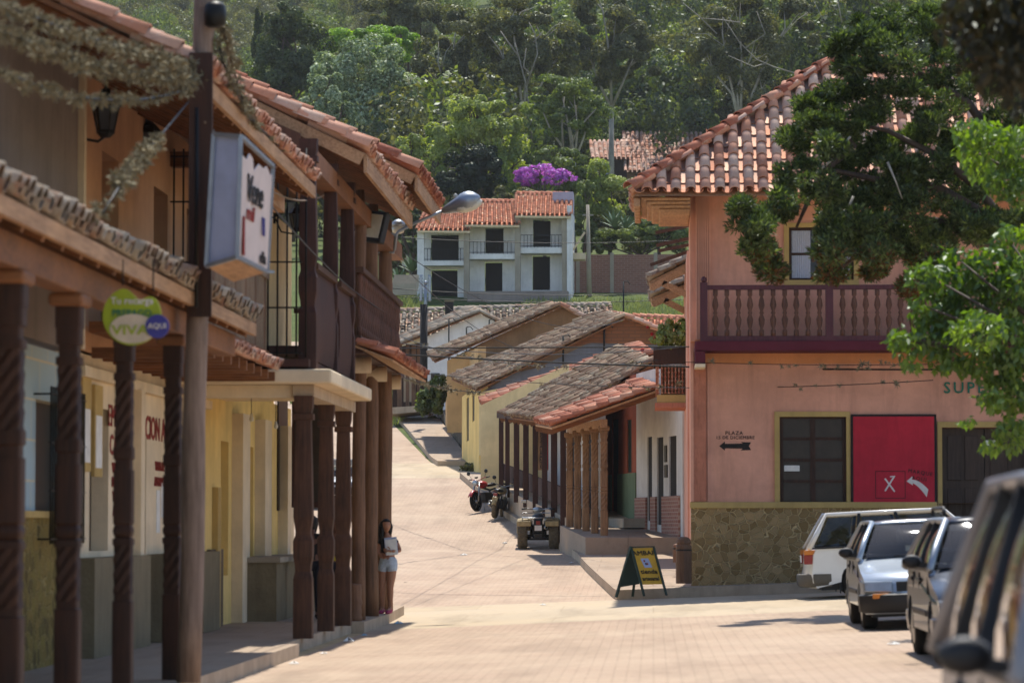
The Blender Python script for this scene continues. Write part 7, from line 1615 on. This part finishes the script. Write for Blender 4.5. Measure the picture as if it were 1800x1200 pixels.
# small plants
def bushlet(name, label, cat, blobs, mat, n, size, flowers=None, fm='flowerred', trunk=True):
    c = blobs[0]; t = thing(name, (c[0], c[1], min(b[2]-b[5] for b in blobs)), label, cat)
    P_, N_ = crown_pts(blobs, n, .35, rs, k=10); V, Q = leaf_quads(P_, N_, size, 1.8, rng=rs); mesh_np('foliage', V, Q, mat, t)
    if trunk:
        mb = MB(); b0 = Vector(t.location)
        for b in blobs: mb.tube([b0+Vector((rs.normal(0,.05),0,-.1)), b0.lerp(Vector(b[:3]),.6), Vector(b[:3])], [.02,.015,.006], 5)
        mb.build('stem', 'bark', t)
    if flowers:
        for (px, py, D, s_) in flowers:
            c_ = W(px, py, D); q = rs.normal(size=(26,3)); q /= np.linalg.norm(q,axis=1,keepdims=True); V, Q = leaf_quads(np.array(c_)+q*s_*.6, q, s_*.7, 1.2, rng=rs); mesh_np('flower', V, Q, fm, t)
bushlet('geranium_plant', 'potted geranium with red flowers spilling over the lattice balcony', 'plant', [pblob(1180,590,22,24,75.2,.5), pblob(1200,580,16,26,75.2,.5), pblob(1160,600,16,12,75.2,.4), pblob(1210,600,12,18,75.2,.4)], 'lf_bright', 2600, .07, [(1146,587,75,.06),(1169,593,75,.06),(1138,575,75,.05),(1129,615,75,.07),(1150,594,75,.05)])
bushlet('roadside_shrub', 'leafy green shrub on the verge at the top of the street', 'shrub', [pblob(757,700,22,26,140,.9), pblob(770,685,16,26,140,.8), pblob(744,712,14,16,140,.7), pblob(768,712,14,14,140,.7)], 'lf_mid', 3600, .13)
def grass_patch(name, label, x0, x1, y0, y1, n, h, mat='lf_grass', zoff=0):
    X = rs.uniform(x0, x1, n); Y = rs.uniform(y0, y1, n); Z = np.array([land_z(a, b) for a, b in zip(X, Y)])+zoff; b = np.stack([X, Y, Z],1); d = rs.normal(0,.35,(n,3)); d[:,2] = 1; s_ = rs.normal(size=(n,3)); s_[:,2] = 0; s_ /= np.linalg.norm(s_,axis=1,keepdims=True)
    hh = h*rs.uniform(.4,1.2,(n,1)); w_ = hh*.09; V = np.stack([b-s_*w_, b+s_*w_, b+d*hh+s_*w_*.2, b+d*hh-s_*w_*.2],1).reshape(-1,3); o = mesh_np(name, V, np.arange(4*n).reshape(-1,4), mat); return tag(o, label, 'grass', None, 'stuff')
grass_patch('grass', 'tall yellow green grass below the brick boundary wall', -8, 4, 180, 204, 16000, .42)
grass_patch('grass', 'dry grass on the slope left of the stepped house', -19, -14, 172, 206, 6000, .5)
grass_patch('grass', 'weeds growing in the kerb joint at the top of the street', -13.6, -11.8, 150, 164, 700, .25, 'lf_bright', .2)
# tuft at the kerb before the raised pavement
for (px, py, lab) in ((826,828,'small weed tuft on the kerb end beside the motorbikes'),(760,742,'small weed tuft by the upper pavement edge')):
    p = W_ground(px, py); c = (p.x, p.y, p.z+.12, .3, .5, .16); bushlet('weed_tuft', lab, 'plant', [c, (p.x+.3,p.y+.4,p.z+.1,.25,.3,.14)], 'lf_olive', 500, .09)
# agaves by the white house
def agave(px, py, D, s_, lab):
    p = W(px, py, D); t = thing('agave', p, lab, 'plant'); mb = MB()
    for i in range(18):
        a = i*2.4; el = R(25+50*(i/18)); d = Vector((math.cos(a)*math.cos(el), math.sin(a)*math.cos(el), math.sin(el))); sd = d.cross(Vector((0,0,1))).normalized(); q = [(0,.05),(.35,.08),(.75,.05),(1,.004)]
        vs = []
        for u, w_ in q: c_ = p+d*u*s_+Vector((0,0,-.15*u*u*s_)); vs += [c_-sd*w_*s_, c_+sd*w_*s_]
        mb.add(vs, [(0,1,3,2),(2,3,5,4),(4,5,7,6)])
    mb.build('leaves', 'cactus', t)
agave(1080,400,211.5,1.5,'blue grey agave over the boundary wall'); agave(1100,402,211.6,1.2,'smaller agave right of the blue grey one'); agave(724,478,208,1.6,'spiky agave in front of the white shed'); agave(700,500,203,1.4,'spiky agave at the foot of the terrace steps')
# haze
hz = MB().box(-230, 230, -12, 1010, -2, 230).build('haze', 'white'); m_ = bpy.data.materials.new('haze_air'); m_.use_nodes = True; nt_ = m_.node_tree; nt_.nodes.clear(); o_ = nt_.nodes.new('ShaderNodeOutputMaterial'); pv = nt_.nodes.new('ShaderNodeVolumePrincipled'); pv.inputs['Color'].default_value = (.92,.95,.97,1); pv.inputs['Density'].default_value = .00009; pv.inputs['Anisotropy'].default_value = .2
nt_.links.new(pv.outputs[0], o_.inputs['Volume']); hz.data.materials.clear(); hz.data.materials.append(m_); hz['kind'] = 'stuff'
